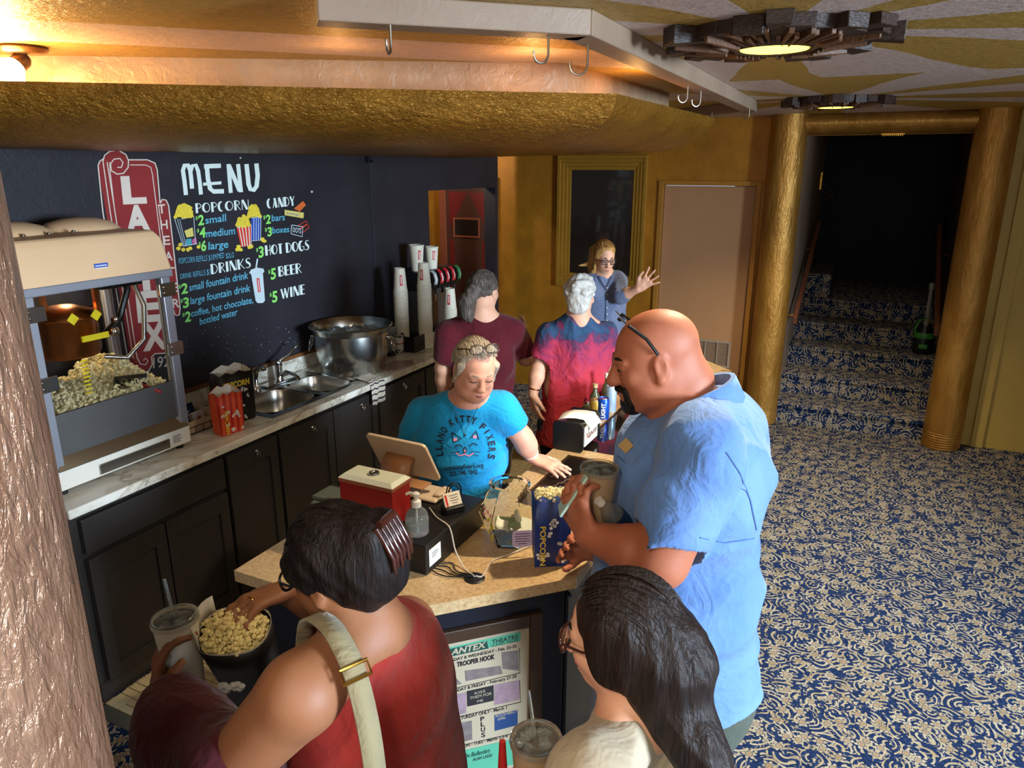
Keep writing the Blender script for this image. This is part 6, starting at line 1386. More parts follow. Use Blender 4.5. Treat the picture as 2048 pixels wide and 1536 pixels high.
    for i in (-1, 1): hd.r(G, (i*.12, .35, -.25), (i*.12, .32, -.40), .045, .06)
    G.P.append(('e', hd.p(0, .39, -.30), V3((.075, .05, .022))*hd.H, hd.R, None, .006, None, '-')); v, f = G.mesh(folds(5, .002, 160)); npobj('goatee', v, f, 'hair_dark', root)
    hd.face(root, None, 'lip_pale', 'hair_dark')
    m = MB()
    for i in (-1, 1):
        m2 = MB(); P = [hd.p(i*(.17+.12*math.cos(a)), .22+.035*math.sin(a), .47+.05*math.sin(a)) for a in [2*PI*k/16 for k in range(16)]]
        m2.slab(P, hd.R[:, 2]*.7+hd.R[:, 1]*.5, .006); m2.build('sunglass_lens', 'case_glass', root, smooth=40)
        MB().pipe([hd.p(i*.29, .20, .46), hd.p(i*.345, .06, .30), hd.p(i*.36, -.02, .12)], .0045, 6).build('sunglass_arm', 'black_plastic', root, smooth=60)
    MB().pipe([hd.p(-.05, .25, .475), hd.p(0, .26, .48), hd.p(.05, .25, .475)], .004, 6).build('sunglass_bridge', 'black_plastic', root)
    # things he holds
    cup = thing('soda_cup', 'large tan paper soda cup with clear lid held by the bald man', 'cup', tuple(cupc-V3((0, 0, .09))))
    big_cup(cup, cupc-V3((0, 0, .10)), .040, .049, .18, nrm(V3((.06, .0, 1))))
    wb = atd(1196, 1000, D-.15); bo = thing('water_bottle', 'small clear plastic water bottle in the crook of the arm', 'bottle', tuple(wb)); bd = nrm(atd(1226, 1030, D-.14)-wb)
    MB().lathe(wb, [(0, 0), (.013, 0), (.013, .016), (0, .016)], 14, tuple(bd)).build('cap', 'white_plastic', bo)
    MB().lathe(wb+bd*.014, [(.010, 0), (.012, .01), (.030, .04), (.031, .09), (.027, .10), (.031, .11), (.031, .15), (0, .155)], 18, tuple(bd)).build('bottle_body', 'clear_plastic', bo, smooth=50)
    MB().lathe(wb+bd*.07, [(.0318, 0), (.0318, .04)], 18, tuple(bd)).build('label', 'box_navy', bo, smooth=60)
    ph = atd(1146, 985, D-.13); tag(MB().obox(ph, nrm(atd(1152, 962, D-.12)-atd(1120, 1008, D-.14)), nrm(_hf), np.cross(nrm(atd(1152, 962, D-.12)-atd(1120, 1008, D-.14)), nrm(_hf)), .125, .065, .009).build('smartphone', pm('phone_mint', 'A9C4B4', .3), bevel=.003), 'pale mint smartphone pinched against the soda cup', 'phone')
pm('cup_tan', '9C8262', .55, var=.05); pm('soda_brown', '2A1408', .1, var=.2)
def big_cup(root, base, r0, r1, h, ax=(0, 0, 1), mat='cup_tan', drink=True, straw=None):
    ax = nrm(ax); base = V3(base)
    MB().lathe(base, [(0, .004), (r0, .004), (r0, 0), (r1, h), (r1-.002, h), (r0-.002, .006)], 30, tuple(ax)).build('cup_wall', mat, root, smooth=50)
    MB().lathe(base+ax*h, [(r1+.003, -.008), (r1+.004, .0), (r1+.002, .006), (r1-.004, .004), (r1-.008, .002), (r1*.6, .003), (0, .002)], 30, tuple(ax)).build('lid', 'clear_plastic', root, smooth=50)
    MB().lathe(base+ax*(h-.008), [(0, 0), (r1-.003, 0)], 24, tuple(ax)).build('drink', 'soda_brown', root)
    if drink:
        u, w_, _ = basis(ax); m = MB(); r = random.Random(3)
        for i in range(14): a, q = r.uniform(0, 6.28), r1*.7*math.sqrt(r.random()); R = np.linalg.qr(np.array([[r.gauss(0, 1) for _ in range(3)] for _ in range(3)]))[0]; m.obox(base+ax*(h-.006)+u*q*math.cos(a)+w_*q*math.sin(a), R[0], R[1], R[2], .017, .015, .012)
        stuff(m.build('ice', 'ice', root, smooth=0))
    if straw is not None: MB().pipe([base+ax*(h*.5), base+ax*(h+.002)+V3(straw)*.1, base+ax*(h+.09)+V3(straw)], .0035, 8).build('straw', 'clear_plastic', root)
man()
def limb(B, s, e, w, r=(.05, .042, .027), k=.02): B.chain([s, e], [r[0], r[1]], k); B.chain([e, e*.65+w*.35, w], [r[1], r[1]*1.02, r[2]], k)
def glasses(root, hd, mat='black_plastic', z=0, y=0, sc=1.0, lens='spec_lens', half=False, arm_to=None):
    for i in (-1, 1):
        P = [hd.p(i*(.135+.115*sc*math.copysign(abs(math.cos(a))**.7, math.cos(a))), .43+y-.02*abs(math.cos(a)), .0+z+.075*sc*math.copysign(abs(math.sin(a))**.8, math.sin(a))) for a in [2*PI*k/20 for k in range(20)]]
        MB().pipe(P, .0028, 6, closed=True).build('spectacle_rim', mat, root, smooth=60)
        MB().add(P, [tuple(range(20))]).build('spectacle_lens', lens, root, smooth=0)
        MB().pipe([hd.p(i*.255, .41+y, .02+z), hd.p(i*.33, .2+y*.6, .02+z), hd.p(i*.36, -.02, .04+z*.4)], .0026, 6).build('spectacle_arm', mat, root, smooth=60)
    MB().pipe([hd.p(-.03, .435+y, .015+z), hd.p(0, .445+y, .025+z), hd.p(.03, .435+y, .015+z)], .0026, 6).build('spectacle_bridge', mat, root)
pm('spec_lens', 'E8ECEA', .03, trans=.95, ior=1.1, var=0)
# ------------------------------------------------------------------ cashier in the turquoise T-shirt
def cashier():
    D = 2.78; fw = nrm(-_hf*.96+_rt*.28); root_c = atd(915, 1100, 3.0); root = thing('person', 'smiling cashier in a turquoise cat T-shirt behind the counter', 'person', (float(root_c[0]), float(root_c[1]), 0))
    hc = atd(950, 738, D); hd = Head(hc, nrm(-_hf*.93+_rt*.36), .228, pitch=20, wide=1.04, roll=-4)
    T = frame(fw); rt = T[:, 0]     # her right hand side appears at image left
    ch = atd(925, 885, 2.93); be = atd(915, 990, 2.96); pe = atd(905, 1090, 3.02); nb = atd(938, 800, 2.88)
    sR = atd(848, 828, 2.97); eR = atd(806, 935, 2.98); wR = atd(845, 1000, 2.86)
    sL = atd(1000, 818, 2.90); eL = atd(1050, 880, 2.86); wL = atd(1070, 921, 3.02)
    wL = atz(1066, 916, .978); eL = atd(1046, 876, 2.93)
    B = SDF(.006, .03); hd.add(B, jowl=.9); B.rc(hd.p(0, -.12, -.25), nb, .058, .068, .03)
    B.el(ch, (.19, .135, .2), T, .05); B.el(be, (.19, .15, .18), T, .05); B.el(pe, (.19, .16, .16), T, .05)
    for s_ in (sR, sL): B.rc(nb, s_, .06, .06, .04)
    limb(B, sR, eR, wR, (.056, .045, .03)); limb(B, sL, eL, wL, (.056, .044, .028))
    hd_ = nrm(V3((.75, .3, -.12))); hand(B, wL, nrm(atz(1100, 930, .962)-wL), (0, 0, -1), 1, (.10, .10, .12, .12), .35, 1.0, .1)
    hand(B, wR, nrm(-_hf*.7+_rt*.5+V3((0, 0, -.2))), (0, 0, -1), -1, (.3, .35, .4, .4), .2, .95, .2)
    lg = legs(B, pe-V3((0, 0, .06)), rt, fw, .10); v, f = B.mesh(); npobj('body', v, f, 'skin_pale', root)
    S = SDF(.006, .04); S.el(ch, (.205, .15, .215), T, .06); S.rc(ch-V3((0, 0, .05)), be, .165, .18, .07, (fw, .85)); S.rc(be, pe-V3((0, 0, .05)), .18, .185, .06, (fw, .9))
    for s_, e_, q in ((sR, eR, .8), (sL, eL, .72)): S.rc(nb-V3((0, 0, .012)), s_, .066, .074, .05); S.rc(s_, s_+(e_-s_)*q, .076, .074, .03)
    S.rc(nb+V3((0, 0, .03))+fw*.012, hd.p(0, -.05, -.2), .072, .08, .008, None, '-')
    for s_, e_, q in ((sR, eR, .8), (sL, eL, .72)): cuff(S, s_, e_, q, .075)
    S.cut(pe-V3((0, 0, .10)), (0, 0, -1))
    v, f = S.mesh(folds(21, .010, 38)); sh = npobj('tshirt', v, f, 'tee_turquoise', root)
    # shirt print: arched lettering, cat face, address
    pm('ink_navy', '1C2438', .8); pm('ink_pink', 'D08AA8', .8)
    arch = []; word = 'LLANO KITTY FIXERS'; wts = [1 if c != ' ' else .8 for c in word]; tot = sum(wts); acc = 0
    for c, w_ in zip(word, wts):
        tt = (acc+w_/2)/tot; acc += w_; a = math.radians(200-220*tt)
        if c == ' ': continue
        cx, cy = 931+52*math.cos(a), 896-58*math.sin(a)+6*(tt-.5); d_ = np.array([math.sin(a), math.cos(a)]); d_ = d_/np.linalg.norm(d_); up = np.array([math.cos(a), -math.sin(a)])
        hw = 1.3 if c == 'I' else 4.6; arch.append(text_px(c, (cx-d_[0]*hw-up[0]*6, cy-d_[1]*hw-up[1]*6), (cx+d_[0]*hw-up[0]*6, cy+d_[1]*hw-up[1]*6), 13.5, .03 if c != 'I' else 0, up))
    decal(sh, [], arch, 'ink_navy', 'arched_lettering')
    decal(sh, [([(904, 865), (907, 884), (924, 877), (904, 865)], 2), ([(940, 877), (952, 862), (957, 879)], 2), ([(909, 893), (917, 889), (925, 893)], 2), ([(938, 892), (946, 886), (955, 890)], 2), ([(930, 893), (934, 900), (930, 906), (926, 900), (930, 893)], 1.6), ([(940, 903), (960, 904)], 1.4), ([(942, 907), (957, 912)], 1.4), ([(920, 903), (900, 905)], 1.4)], [], 'ink_navy', 'cat_face')
    decal(sh, [([(907, 880), (914, 878)], 6), ([(946, 874), (953, 873)], 6), ([(912, 905), (920, 911), (930, 908), (938, 912), (947, 906)], 2.6), ([(929, 899), (931, 905)], 4)], [], 'ink_pink', 'cat_face_pink')['kind'] = 'stuff'
    decal(sh, [], [text_px('llanokittyfixers.org', (889, 940), (967, 934), 9, .01), text_px('325-248-7842', (900, 952), (955, 947), 9, .01)], 'ink_navy', 'address_lettering')
    nk = [atd(x, y, 2.76) for x, y in ((0, 0),)]
    cast = decal_caster(sh); P = [cast(x, y, .004) for x, y in ((906, 800), (909, 815), (916, 835), (924, 855), (930, 868), (934, 855), (944, 838), (955, 815))]; P = [p_ for p_ in P if p_ is not None]
    if len(P) > 3: MB().pipe(P, .0012, 5).build('necklace', 'chrome', root, smooth=60); MB().ball(P[len(P)//2]+V3((0, 0, -.004)), .006, 8).build('pendant', 'chrome', root)
    trousers(root, lg, 'jeans_dark', 1.0, .018, (pe-V3((0, 0, .05)), (.195, .165, .14), T)); shoes(root, lg, fw)
    Hh = SDF(.005, .02); hd.e(Hh, (0, -.105, .15), (.348, .43, .378), .02); hd.e(Hh, (0, .43, -.14), (.29, .36, .45), .05, '-'); hd.e(Hh, (-.22, -.38, -.30), (.14, .16, .24), .05); hd.r(Hh, (.0, -.42, -.1), (-.42, -.42, -.52), .12, .05, .04)
    for i in (-1, 1): hd.r(Hh, (i*.31, .12, .15), (i*.355, .02, -.22), .07, .04, .02)
    v, f = Hh.mesh(folds(8, .003, 130, [(1, 0, .2), (.3, 1, .1)])); npobj('hair', v, f, 'hair_blonde_grey', root); strands(root, hd, 'hair_blonde_grey', 220, 36, 190, 1.0)
    hd.face(root, None, 'lip_rose', 'brow_grey', closed=.9)
    # reading glasses pushed up on the hair
    top = Head(hd.p(0, -.03, .36), hd.R@V3((0, 1, .55)), .228, wide=1.0); glasses(root, top, 'frame_brown', z=.05, y=-.06, sc=1.0)
    MB().pipe([wL+nrm(eL-wL)*.028+(basis(eL-wL)[0]*math.cos(a)+basis(eL-wL)[1]*math.sin(a))*.031 for a in [2*PI*k/18 for k in range(18)]], .0055, 6, closed=True).build('watch_band', 'white_plastic', root, smooth=60)
    MB().obox(wL+nrm(eL-wL)*.028+V3((0, 0, .032)), nrm(eL-wL), basis(eL-wL)[0], basis(eL-wL)[1], .03, .026, .008).build('watch_face', 'black_plastic', root, bevel=.003)
cashier()
# ------------------------------------------------------------------ three people at the far end
def maroon():
    D = 4.1; fw = nrm(_hf*.9+_rt*.35); T = frame(fw); pc = atd(960, 900, D); root = thing('person', 'person in a maroon T-shirt with grey ponytail seen from behind', 'person', (float(pc[0]), float(pc[1]), 0))
    hc = atd(968, 582, D); hd = Head(hc, nrm(_hf*.85+_rt*.5), .225, pitch=4); nb = atd(962, 632, D)
    ch = atd(962, 710, D+.02); be = atd(962, 790, D+.02); pe = atd(960, 870, D+.02); lt = -T[:, 0]
    sL = atd(898, 668, D); eL = atd(886, 735, D+.03); wL = atd(888, 800, D+.12); sR = atd(1026, 664, D+.03); eR = atd(1052, 716, D+.10); wR = atd(1040, 682, D+.26)
    B = SDF(.007, .03); hd.add(B); B.rc(hd.p(0, -.12, -.25), nb, .056, .065, .03); B.el(ch, (.19, .125, .2), T, .05); B.el(be, (.185, .14, .2), T, .05); B.el(pe, (.19, .15, .17), T, .05)
    for s_ in (sL, sR): B.rc(nb, s_, .06, .06, .04)
    limb(B, sL, eL, wL, (.056, .046, .03)); limb(B, sR, eR, wR, (.056, .046, .03)); hand(B, wR, nrm(V3((.2, .3, .8))), nrm(-_rt), 1, (.4, .5, .5, .5), .1); hand(B, wL, nrm(V3((0, .3, -.8))), nrm(_rt), 1, (.3, .4, .4, .4), .1)
    lg = legs(B, pe-V3((0, 0, .06)), lt, fw); v, f = B.mesh(); npobj('body', v, f, 'skin_fair', root)
    S = SDF(.007, .04); S.el(ch, (.205, .14, .215), T, .06); S.rc(ch-V3((0, 0, .05)), be, .175, .175, .07, (fw, .8)); S.rc(be, pe-V3((0, 0, .22)), .178, .18, .06, (fw, .85))
    for s_, e_ in ((sL, eL), (sR, eR)): S.rc(nb-V3((0, 0, .012)), s_, .066, .074, .05); S.rc(s_, s_+(e_-s_)*.82, .075, .074, .03); cuff(S, s_, e_, .82, .075)
    S.rc(nb+V3((0, 0, .04)), hd.p(0, -.1, -.2), .068, .075, .008, None, '-'); S.cut(pe-V3((0, 0, .24)), (0, 0, -1)); v, f = S.mesh(folds(31, .009, 34)); npobj('tshirt', v, f, 'tee_maroon', root)
    trousers(root, lg, 'jeans_dark', 1.0, .018, (pe-V3((0, 0, .05)), (.185, .155, .14), T)); shoes(root, lg, fw)
    Hh = SDF(.006, .02); hd.cap(Hh, 1.03, 1.04); hd.e(Hh, (0, .44, -.16), (.30, .36, .47), .02, '-'); hd.e(Hh, (-.03, -.46, .0), (.14, .10, .13), .04); Hh.chain([hd.p(-.05, -.54, .0), hd.p(-.10, -.62, -.26), hd.p(-.08, -.6, -.52), hd.p(-.02, -.56, -.70)], [.035, .044, .038, .012], .03)
    v, f = Hh.mesh(folds(9, .004, 120, [(1, .2, .2), (.3, 1, .3)])); npobj('hair', v, f, 'hair_grey_brown', root); strands(root, hd, 'hair_grey_brown', 120, 45, 175, 1.03); hd.face(root, None, 'lip_pale', 'hair_brown')
    MB().pipe([hd.p(-.06+.13*math.cos(a), -.52, .0+.10*math.sin(a)) for a in [2*PI*k/16 for k in range(16)]], .006, 6, closed=True).build('hair_tie', 'black_plastic', root, smooth=60)
maroon()
def tiedye_woman():
    D = 4.05; fw = nrm(_hf*.98+_rt*.1); T = frame(fw); pc = atd(1150, 900, D); root = thing('person', 'person with short white hair in a red tie-dye tunic from behind', 'person', (float(pc[0]), float(pc[1]), 0))
    hc = atd(1160, 590, D); hd = Head(hc, nrm(_hf*.95+_rt*.2), .22, pitch=3); nb = atd(1156, 640, D-.01); lt = -T[:, 0]
    ch = atd(1150, 700, D+.02); be = atd(1148, 770, D+.02); pe = atd(1142, 830, D+.02)
    sL = atd(1096, 672, D); eL = atd(1078, 735, D-.02); wL = atd(1066, 788, D-.05); sR = atd(1205, 668, D+.03); eR = atd(1222, 730, D+.08); wR = atd(1232, 770, D+.2)
    B = SDF(.007, .03); hd.add(B); B.rc(hd.p(0, -.12, -.25), nb, .054, .062, .03); B.el(ch, (.17, .12, .19), T, .05); B.el(be, (.175, .135, .18), T, .05); B.el(pe, (.175, .145, .16), T, .05)
    for s_ in (sL, sR): B.rc(nb, s_, .055, .055, .04)
    limb(B, sL, eL, wL, (.05, .042, .027)); limb(B, sR, eR, wR, (.05, .042, .027)); hand(B, wL, nrm(atd(1070, 822, D-.05)-wL), nrm(_rt*.8+_hf*.5), 1, (.25, .3, .3, .35), .15, 1.0, .3); hand(B, wR, nrm(atd(1236, 795, D+.2)-wR), nrm(-_rt), 1, (.3, .3, .3, .3), .1)
    lg = legs(B, pe-V3((0, 0, .06)), lt, fw, .09); v, f = B.mesh(); npobj('body', v, f, 'skin_fair', root)
    S = SDF(.007, .04); S.el(ch, (.185, .135, .205), T, .06); S.rc(ch-V3((0, 0, .05)), be, .165, .175, .07, (fw, .82)); S.rc(be, pe-V3((0, 0, .14)), .178, .205, .06, (fw, .88))
    for s_, e_ in ((sL, eL), (sR, eR)): S.rc(nb-V3((0, 0, .012)), s_, .062, .068, .05); S.rc(s_, s_+(e_-s_)*.74, .07, .078, .03); cuff(S, s_, e_, .74, .078)
    S.rc(nb+V3((0, 0, .04)), hd.p(0, -.1, -.2), .062, .07, .008, None, '-'); S.cut(pe-V3((0, 0, .17)), (0, 0, -1)); v, f = S.mesh(folds(41, .014, 34, [(1, .3, .15), (.6, .7, .1)])); npobj('tunic', v, f, 'tie_dye', root)
    trousers(root, lg, 'jeans_dark', 1.0, .014, (pe-V3((0, 0, .05)), (.17, .145, .14), T)); shoes(root, lg, fw)
    Hh = SDF(.005, .02); hd.cap(Hh, 1.06, 1.06, .02); hd.e(Hh, (0, .46, -.2), (.32, .36, .48), .02, '-'); hd.e(Hh, (0, -.34, -.2), (.28, .16, .26), .06)
    r = random.Random(2)
    for i in range(44):
        a, b_ = r.uniform(.6, 2*PI-.6)+PI/2, r.uniform(-.25, 1.3); q = (.36*math.cos(b_)*math.cos(a), -.08+.46*math.cos(b_)*math.sin(a), .12+.40*math.sin(b_))
        if q[1] < .25: hd.e(Hh, q, (.075, .075, .07), .012)
    v, f = Hh.mesh(folds(9, .004, 110)); npobj('hair', v, f, 'hair_silver', root); hd.face(root, None, 'lip_pale', 'brow_grey')
    u, w_, a_ = basis(eL-wL); MB().pipe([wL+a_*.03+(u*math.cos(a)+w_*math.sin(a))*.029 for a in [2*PI*k/18 for k in range(18)]], .006, 6, closed=True).build('bracelet_watch', 'copper', root, smooth=60)
tiedye_woman()
def denim_woman():
    D = 5.25; fw = nrm(-_hf*.97+_rt*.2); T = frame(fw); pc = atd(1205, 760, D); root = thing('person', 'woman in a denim shirt and glasses gesturing by the gold frame', 'person', (float(pc[0]), float(pc[1]), 0))
    hc = atd(1209, 514, D-.03); hd = Head(hc, nrm(-_hf*.95+_rt*.22), .225, pitch=16, wide=.92); nb = atd(1208, 552, D); rt = T[:, 0]
    ch = atd(1208, 595, D+.02); be = atd(1208, 650, D+.02); pe = atd(1206, 710, D+.02)
    sL = atd(1234, 562, D+.01); eL = atd(1246, 590, D-.08); wL = atd(1270, 580, D-.16); sR = atd(1180, 566, D); eR = atd(1172, 620, D+.05); wR = atd(1178, 660, D-.1)
    sL = atd(1236, 562, D+.01); eL = atd(1243, 592, D-.16); wL = atd(1276, 578, D-.26)
    B = SDF(.007, .03); hd.add(B); B.rc(hd.p(0, -.12, -.25), nb, .048, .055, .03); B.el(ch, (.15, .105, .19), T, .05); B.el(be, (.145, .11, .19), T, .05); B.el(pe, (.155, .125, .16), T, .05)
    for s_ in (sL, sR): B.rc(nb, s_, .05, .05, .04)
    limb(B, sL, eL, wL, (.045, .038, .025)); limb(B, sR, eR, wR, (.045, .038, .025)); hand(B, wL, nrm(atd(1300, 558, D-.28)-wL), nrm(-_hf*.8+V3((0, 0, .3))), -1, (.12, .12, .12, .15), .55, .98, .1); hand(B, wR, nrm(-_hf*.5+V3((0, 0, -.7))), nrm(_rt), 1, (.3, .3, .3, .3), .1)
    lg = legs(B, pe-V3((0, 0, .06)), rt, fw, .085, r=.9); v, f = B.mesh(); npobj('body', v, f, 'skin_fair', root)
    S = SDF(.006, .04); S.el(ch, (.165, .12, .2), T, .06); S.rc(ch-V3((0, 0, .05)), be, .14, .142, .07, (fw, .82)); S.rc(be, pe-V3((0, 0, .14)), .145, .16, .06, (fw, .85))
    for s_, e_ in ((sL, eL), (sR, eR)): S.rc(nb-V3((0, 0, .012)), s_, .054, .062, .05); S.rc(s_, s_+(e_-s_)*1.0, .062, .056, .03); S.rc(e_, e_+(wL-eL if e_ is eL else wR-eR)*.22, .056, .05, .02)
    S.rc(nb+V3((0, 0, .04))+fw*.02, hd.p(0, -.1, -.2), .054, .062, .008, None, '-'); S.cut(pe-V3((0, 0, .17)), (0, 0, -1)); v, f = S.mesh(folds(51, .008, 40)); sh = npobj('denim_shirt', v, f, 'denim_shirt', root)
    decal(sh, [([(1196, 553), (1203, 566), (1211, 578)], 4), ([(1222, 552), (1217, 566), (1211, 578)], 4), ([(1211, 578), (1211, 640)], 1.6)], [], pm('denim_dark', '343C54', .9), 'collar_edge'); decal(sh, [([(1213.5, 576+13*i), (1215.5, 576+13*i)], 2) for i in range(6)], [], 'ink_white', 'shirt_buttons', .004)
    trousers(root, lg, 'jeans_dark', .9, .014, (pe-V3((0, 0, .05)), (.15, .125, .14), T)); shoes(root, lg, fw)
    Hh = SDF(.005, .02); hd.cap(Hh, 1.02, 1.02); hd.e(Hh, (0, .42, -.16), (.29, .36, .47), .02, '-'); hd.r(Hh, (.30, .1, .1), (.34, .04, -.45), .07, .05, .03)
    Hh.chain([hd.p(.2, -.35, .05), atd(1188, 540, D+.02), atd(1186, 575, D-.03)], [.05, .04, .022], .03); Hh.chain([hd.p(.2, -.35, .0), atd(1180, 528, D+.03), atd(1158, 531, D+.02)], [.035, .02, .006], .02)
    v, f = Hh.mesh(folds(9, .003, 120)); npobj('hair', v, f, 'hair_strawberry', root); strands(root, hd, 'hair_strawberry', 110, 40, 180, 1.02); hd.face(root, None, 'lip_pale', 'hair_brown', closed=.9); glasses(root, hd, 'black_plastic', sc=1.05)
denim_woman()
# ------------------------------------------------------------------ woman in the brick red top reaching for popcorn
def red_woman():
    D = 1.27; fw = nrm(-_rt*.62+_hf*.78); T = frame(fw); lt = -T[:, 0]; pc = atd(760, 1500, 1.3); root = thing('person', 'woman in a sleeveless brick red top reaching into popcorn', 'person', (float(pc[0]), float(pc[1]), 0))
    hc = atd(672, 1128, D); hd = Head(hc, nrm(-_rt*.90+_hf*.44), .235, pitch=20, roll=-6); nb = atd(738, 1262, D-.03)
    ch = atd(735, 1400, D+.02); be = atd(755, 1560, D+.02); pe = atd(785, 1730, D+.03)
    sL = atd(600, 1388, D-.20); eL = atd(455, 1545, D-.20); wL = atd(322, 1402, D+.02); sR = atd(810, 1256, D+.15); eR = atd(700, 1250, D+.38); wR = atd(572, 1182, D+.22)
    B = SDF(.006, .03); hd.add(B, jowl=.6); B.rc(hd.p(0, -.14, -.24), nb, .058, .066, .03); B.el(ch, (.185, .13, .2), T, .05); B.el(be, (.19, .15, .2), T, .05); B.el(pe, (.21, .17, .18), T, .05)
    for s_ in (sL, sR): B.rc(nb, s_, .06, .066, .04)
    limb(B, sL, eL, wL, (.072, .056, .031), .025); limb(B, sR, eR, wR, (.064, .05, .029), .025)
    hand(B, wR, nrm(atd(478, 1212, D+.13)-wR), nrm(V3((0, 0, -1))-_hf*.2), -1, (.45, .5, .5, .55), .12, 1.0, .5)
    hand(B, wL, nrm(atd(318, 1335, D+.04)-wL), nrm(_rt*.8+_hf*.35), -1, (.6, .65, .7, .75), .04, 1.02, .6)
    lg = legs(B, pe-V3((0, 0, .08)), lt, fw, .105, r=1.1); v, f = B.mesh(); npobj('body', v, f, 'skin_tan', root)
    S = SDF(.006, .04); S.el(ch, (.20, .148, .215), T, .06); S.rc(ch-V3((0, 0, .05)), be, .165, .175, .07, (fw, .85)); S.rc(be, pe, .178, .22, .08, (fw, .88)); S.rc(pe, pe-V3((0, 0, .12)), .22, .225, .05, (fw, .88))
    S.rc(nb-V3((0, 0, .02)), sR, .068, .074, .05); S.rc(nb-V3((0, 0, .02)), sL*.75+nb*.25, .066, .06, .05)
    S.rc(nb+V3((0, 0, .045)), hd.p(0, -.1, -.15), .07, .075, .012, None, '-'); S.rc(sL+lt*.03-V3((0, 0, .02)), eL, .082, .08, .012, None, '-'); S.rc(sR-lt*.055-V3((0, 0, .02)), sR-lt*.2-V3((0, 0, .1)), .075, .075, .012, None, '-'); S.cut(pe-V3((0, 0, .16)), (0, 0, -1))
    v, f = S.mesh(folds(61, .007, 24)); top = npobj('sleeveless_top', v, f, 'top_brick', root)
    trousers(root, lg, 'jeans_dark', 1.1, .018, (pe-V3((0, 0, .05)), (.21, .175, .15), T)); shoes(root, lg, fw)
    # dark hair gathered in a claw clip
    Hh = SDF(.005, .025); hd.cap(Hh, 1.04, 1.05, .01); hd.e(Hh, (0, .43, -.18), (.31, .36, .47), .02, '-'); hd.e(Hh, (0, -.47, .02), (.29, .24, .30), .06); hd.e(Hh, (.0, -.28, -.22), (.28, .22, .18), .05)
    for i in (-1, 1): hd.e(Hh, (i*.30, .0, .12), (.07, .26, .2), .03)
    hd.e(Hh, (0, -.62, .26), (.16, .09, .13), .05)
    v, f = Hh.mesh(folds(9, .004, 90, [(1, .2, .4), (.3, 1, .4)])); npobj('hair', v, f, 'hair_dark', root); strands(root, hd, 'hair_dark', 160, 40, 165, 1.05); hd.face(root, None, 'lip_rose', 'hair_dark'); glasses(root, hd, 'black_plastic', sc=1.1)
    pm('clip_shell', '3A1A12', .2, var=.4, vs=30, coat=.5)
    cl = MB(); hinge = hd.p(0, -.74, .30)
    MB().pipe([hd.p(-.10, -.72, .33), hd.p(.10, -.72, .33)], .008, 8).build('claw_clip_hinge', 'clip_shell', root)
    for s_ in (-1, 1):
        for k in range(6):
            x = -.125+.05*k; MB().pipe([hd.p(x, -.70, .32), hd.p(x+s_*.0, -.70-.02*s_, .2), hd.p(x, -.66-.08*(s_ > 0), .05), hd.p(x*1.02, -.64-.06*(s_ > 0), -.08+.03*(k % 2))], [.006, .0055, .005, .003], 6).build('claw_tooth', 'clip_shell', root, smooth=60)
    # olive shoulder strap with ring buckle
    cast = decal_caster(top)
    p0 = sL+(nb-sL)*.42+V3((0, 0, .086)); bk = -fw; sd_ = nrm(lt)
    P = [p0+fw*.13-V3((0, 0, .14)), p0+fw*.085-V3((0, 0, .03)), p0+V3((0, 0, .004)), p0+bk*.06-V3((0, 0, .008)), p0+bk*.11-V3((0, 0, .05)), p0+bk*.145-V3((0, 0, .14)), p0+bk*.16-V3((0, 0, .26)), p0+bk*.165-V3((0, 0, .40))]
    P = spline(P, 4); m = MB(); m.grid([[q-sd_*.02, q+sd_*.02] for q in P]); st = m.build('bag_strap', 'strap_olive', root, smooth=60, solid=.004)
    q = P[len(P)//2+1]; qd = nrm(P[len(P)//2+2]-P[len(P)//2]); MB().pipe([q+sd_*(.026*a)+qd*(.012*b_)+bk*.006 for a, b_ in ((-1, -1), (1, -1), (1, 1), (-1, 1))], .0035, 6, closed=True).build('strap_buckle', 'brass', root, smooth=40)
    # maroon jacket over the forearm
    J = SDF(.008, .05); J.rc(eL+V3((0, 0, .0)), wL*.72+eL*.28, .105, .075, .03); J.rc(eL-V3((0, 0, .05)), wL*.6+eL*.4-V3((0, 0, .14)), .09, .07, .05); J.rc(wL*.6+eL*.4-V3((0, 0, .12)), eL-V3((0, 0, .30)), .07, .09, .05); J.rc(wL*.5+eL*.5, eL+T[:, 1]*.1-V3((0, 0, .08)), .08, .08, .05)
    v, f = J.mesh(folds(71, .022, 26, [(.2, .3, 1), (1, .3, .2)])); jk = thing('maroon_jacket', 'dark maroon jacket draped over the forearm of the popcorn eater', 'jacket', tuple(eL-V3((0, 0, .35)))); npobj('folded_cloth', v, f, 'maroon_knit', jk)
    u, w_, a_ = basis(eL-wL); MB().pipe([wL+a_*.035+(u*math.cos(a)+w_*math.sin(a))*.035 for a in [2*PI*k/18 for k in range(18)]], .008, 6, closed=True).build('watch_band', 'black_plastic', root, smooth=60)
    wf_ = wL+a_*.035+nrm(V3((0, 0, 1))*.6-_hf*.8)*.038; MB().lathe(wf_, [(0, 0), (.017, 0), (.018, .006), (0, .008)], 18, tuple(nrm(V3((0, 0, 1))*.6-_hf*.8))).build('watch_face', 'brass', root, smooth=50)
    MB().pipe([wR+nrm(atd(478, 1212, D+.13)-wR)*.092+(basis(wR-atd(478, 1212, D+.13))[0]*math.cos(a)+basis(wR-atd(478, 1212, D+.13))[1]*math.sin(a))*.0115-lt*.0 for a in [2*PI*k/12 for k in range(12)]], .002, 5, closed=True).build('ring', 'brass', root)
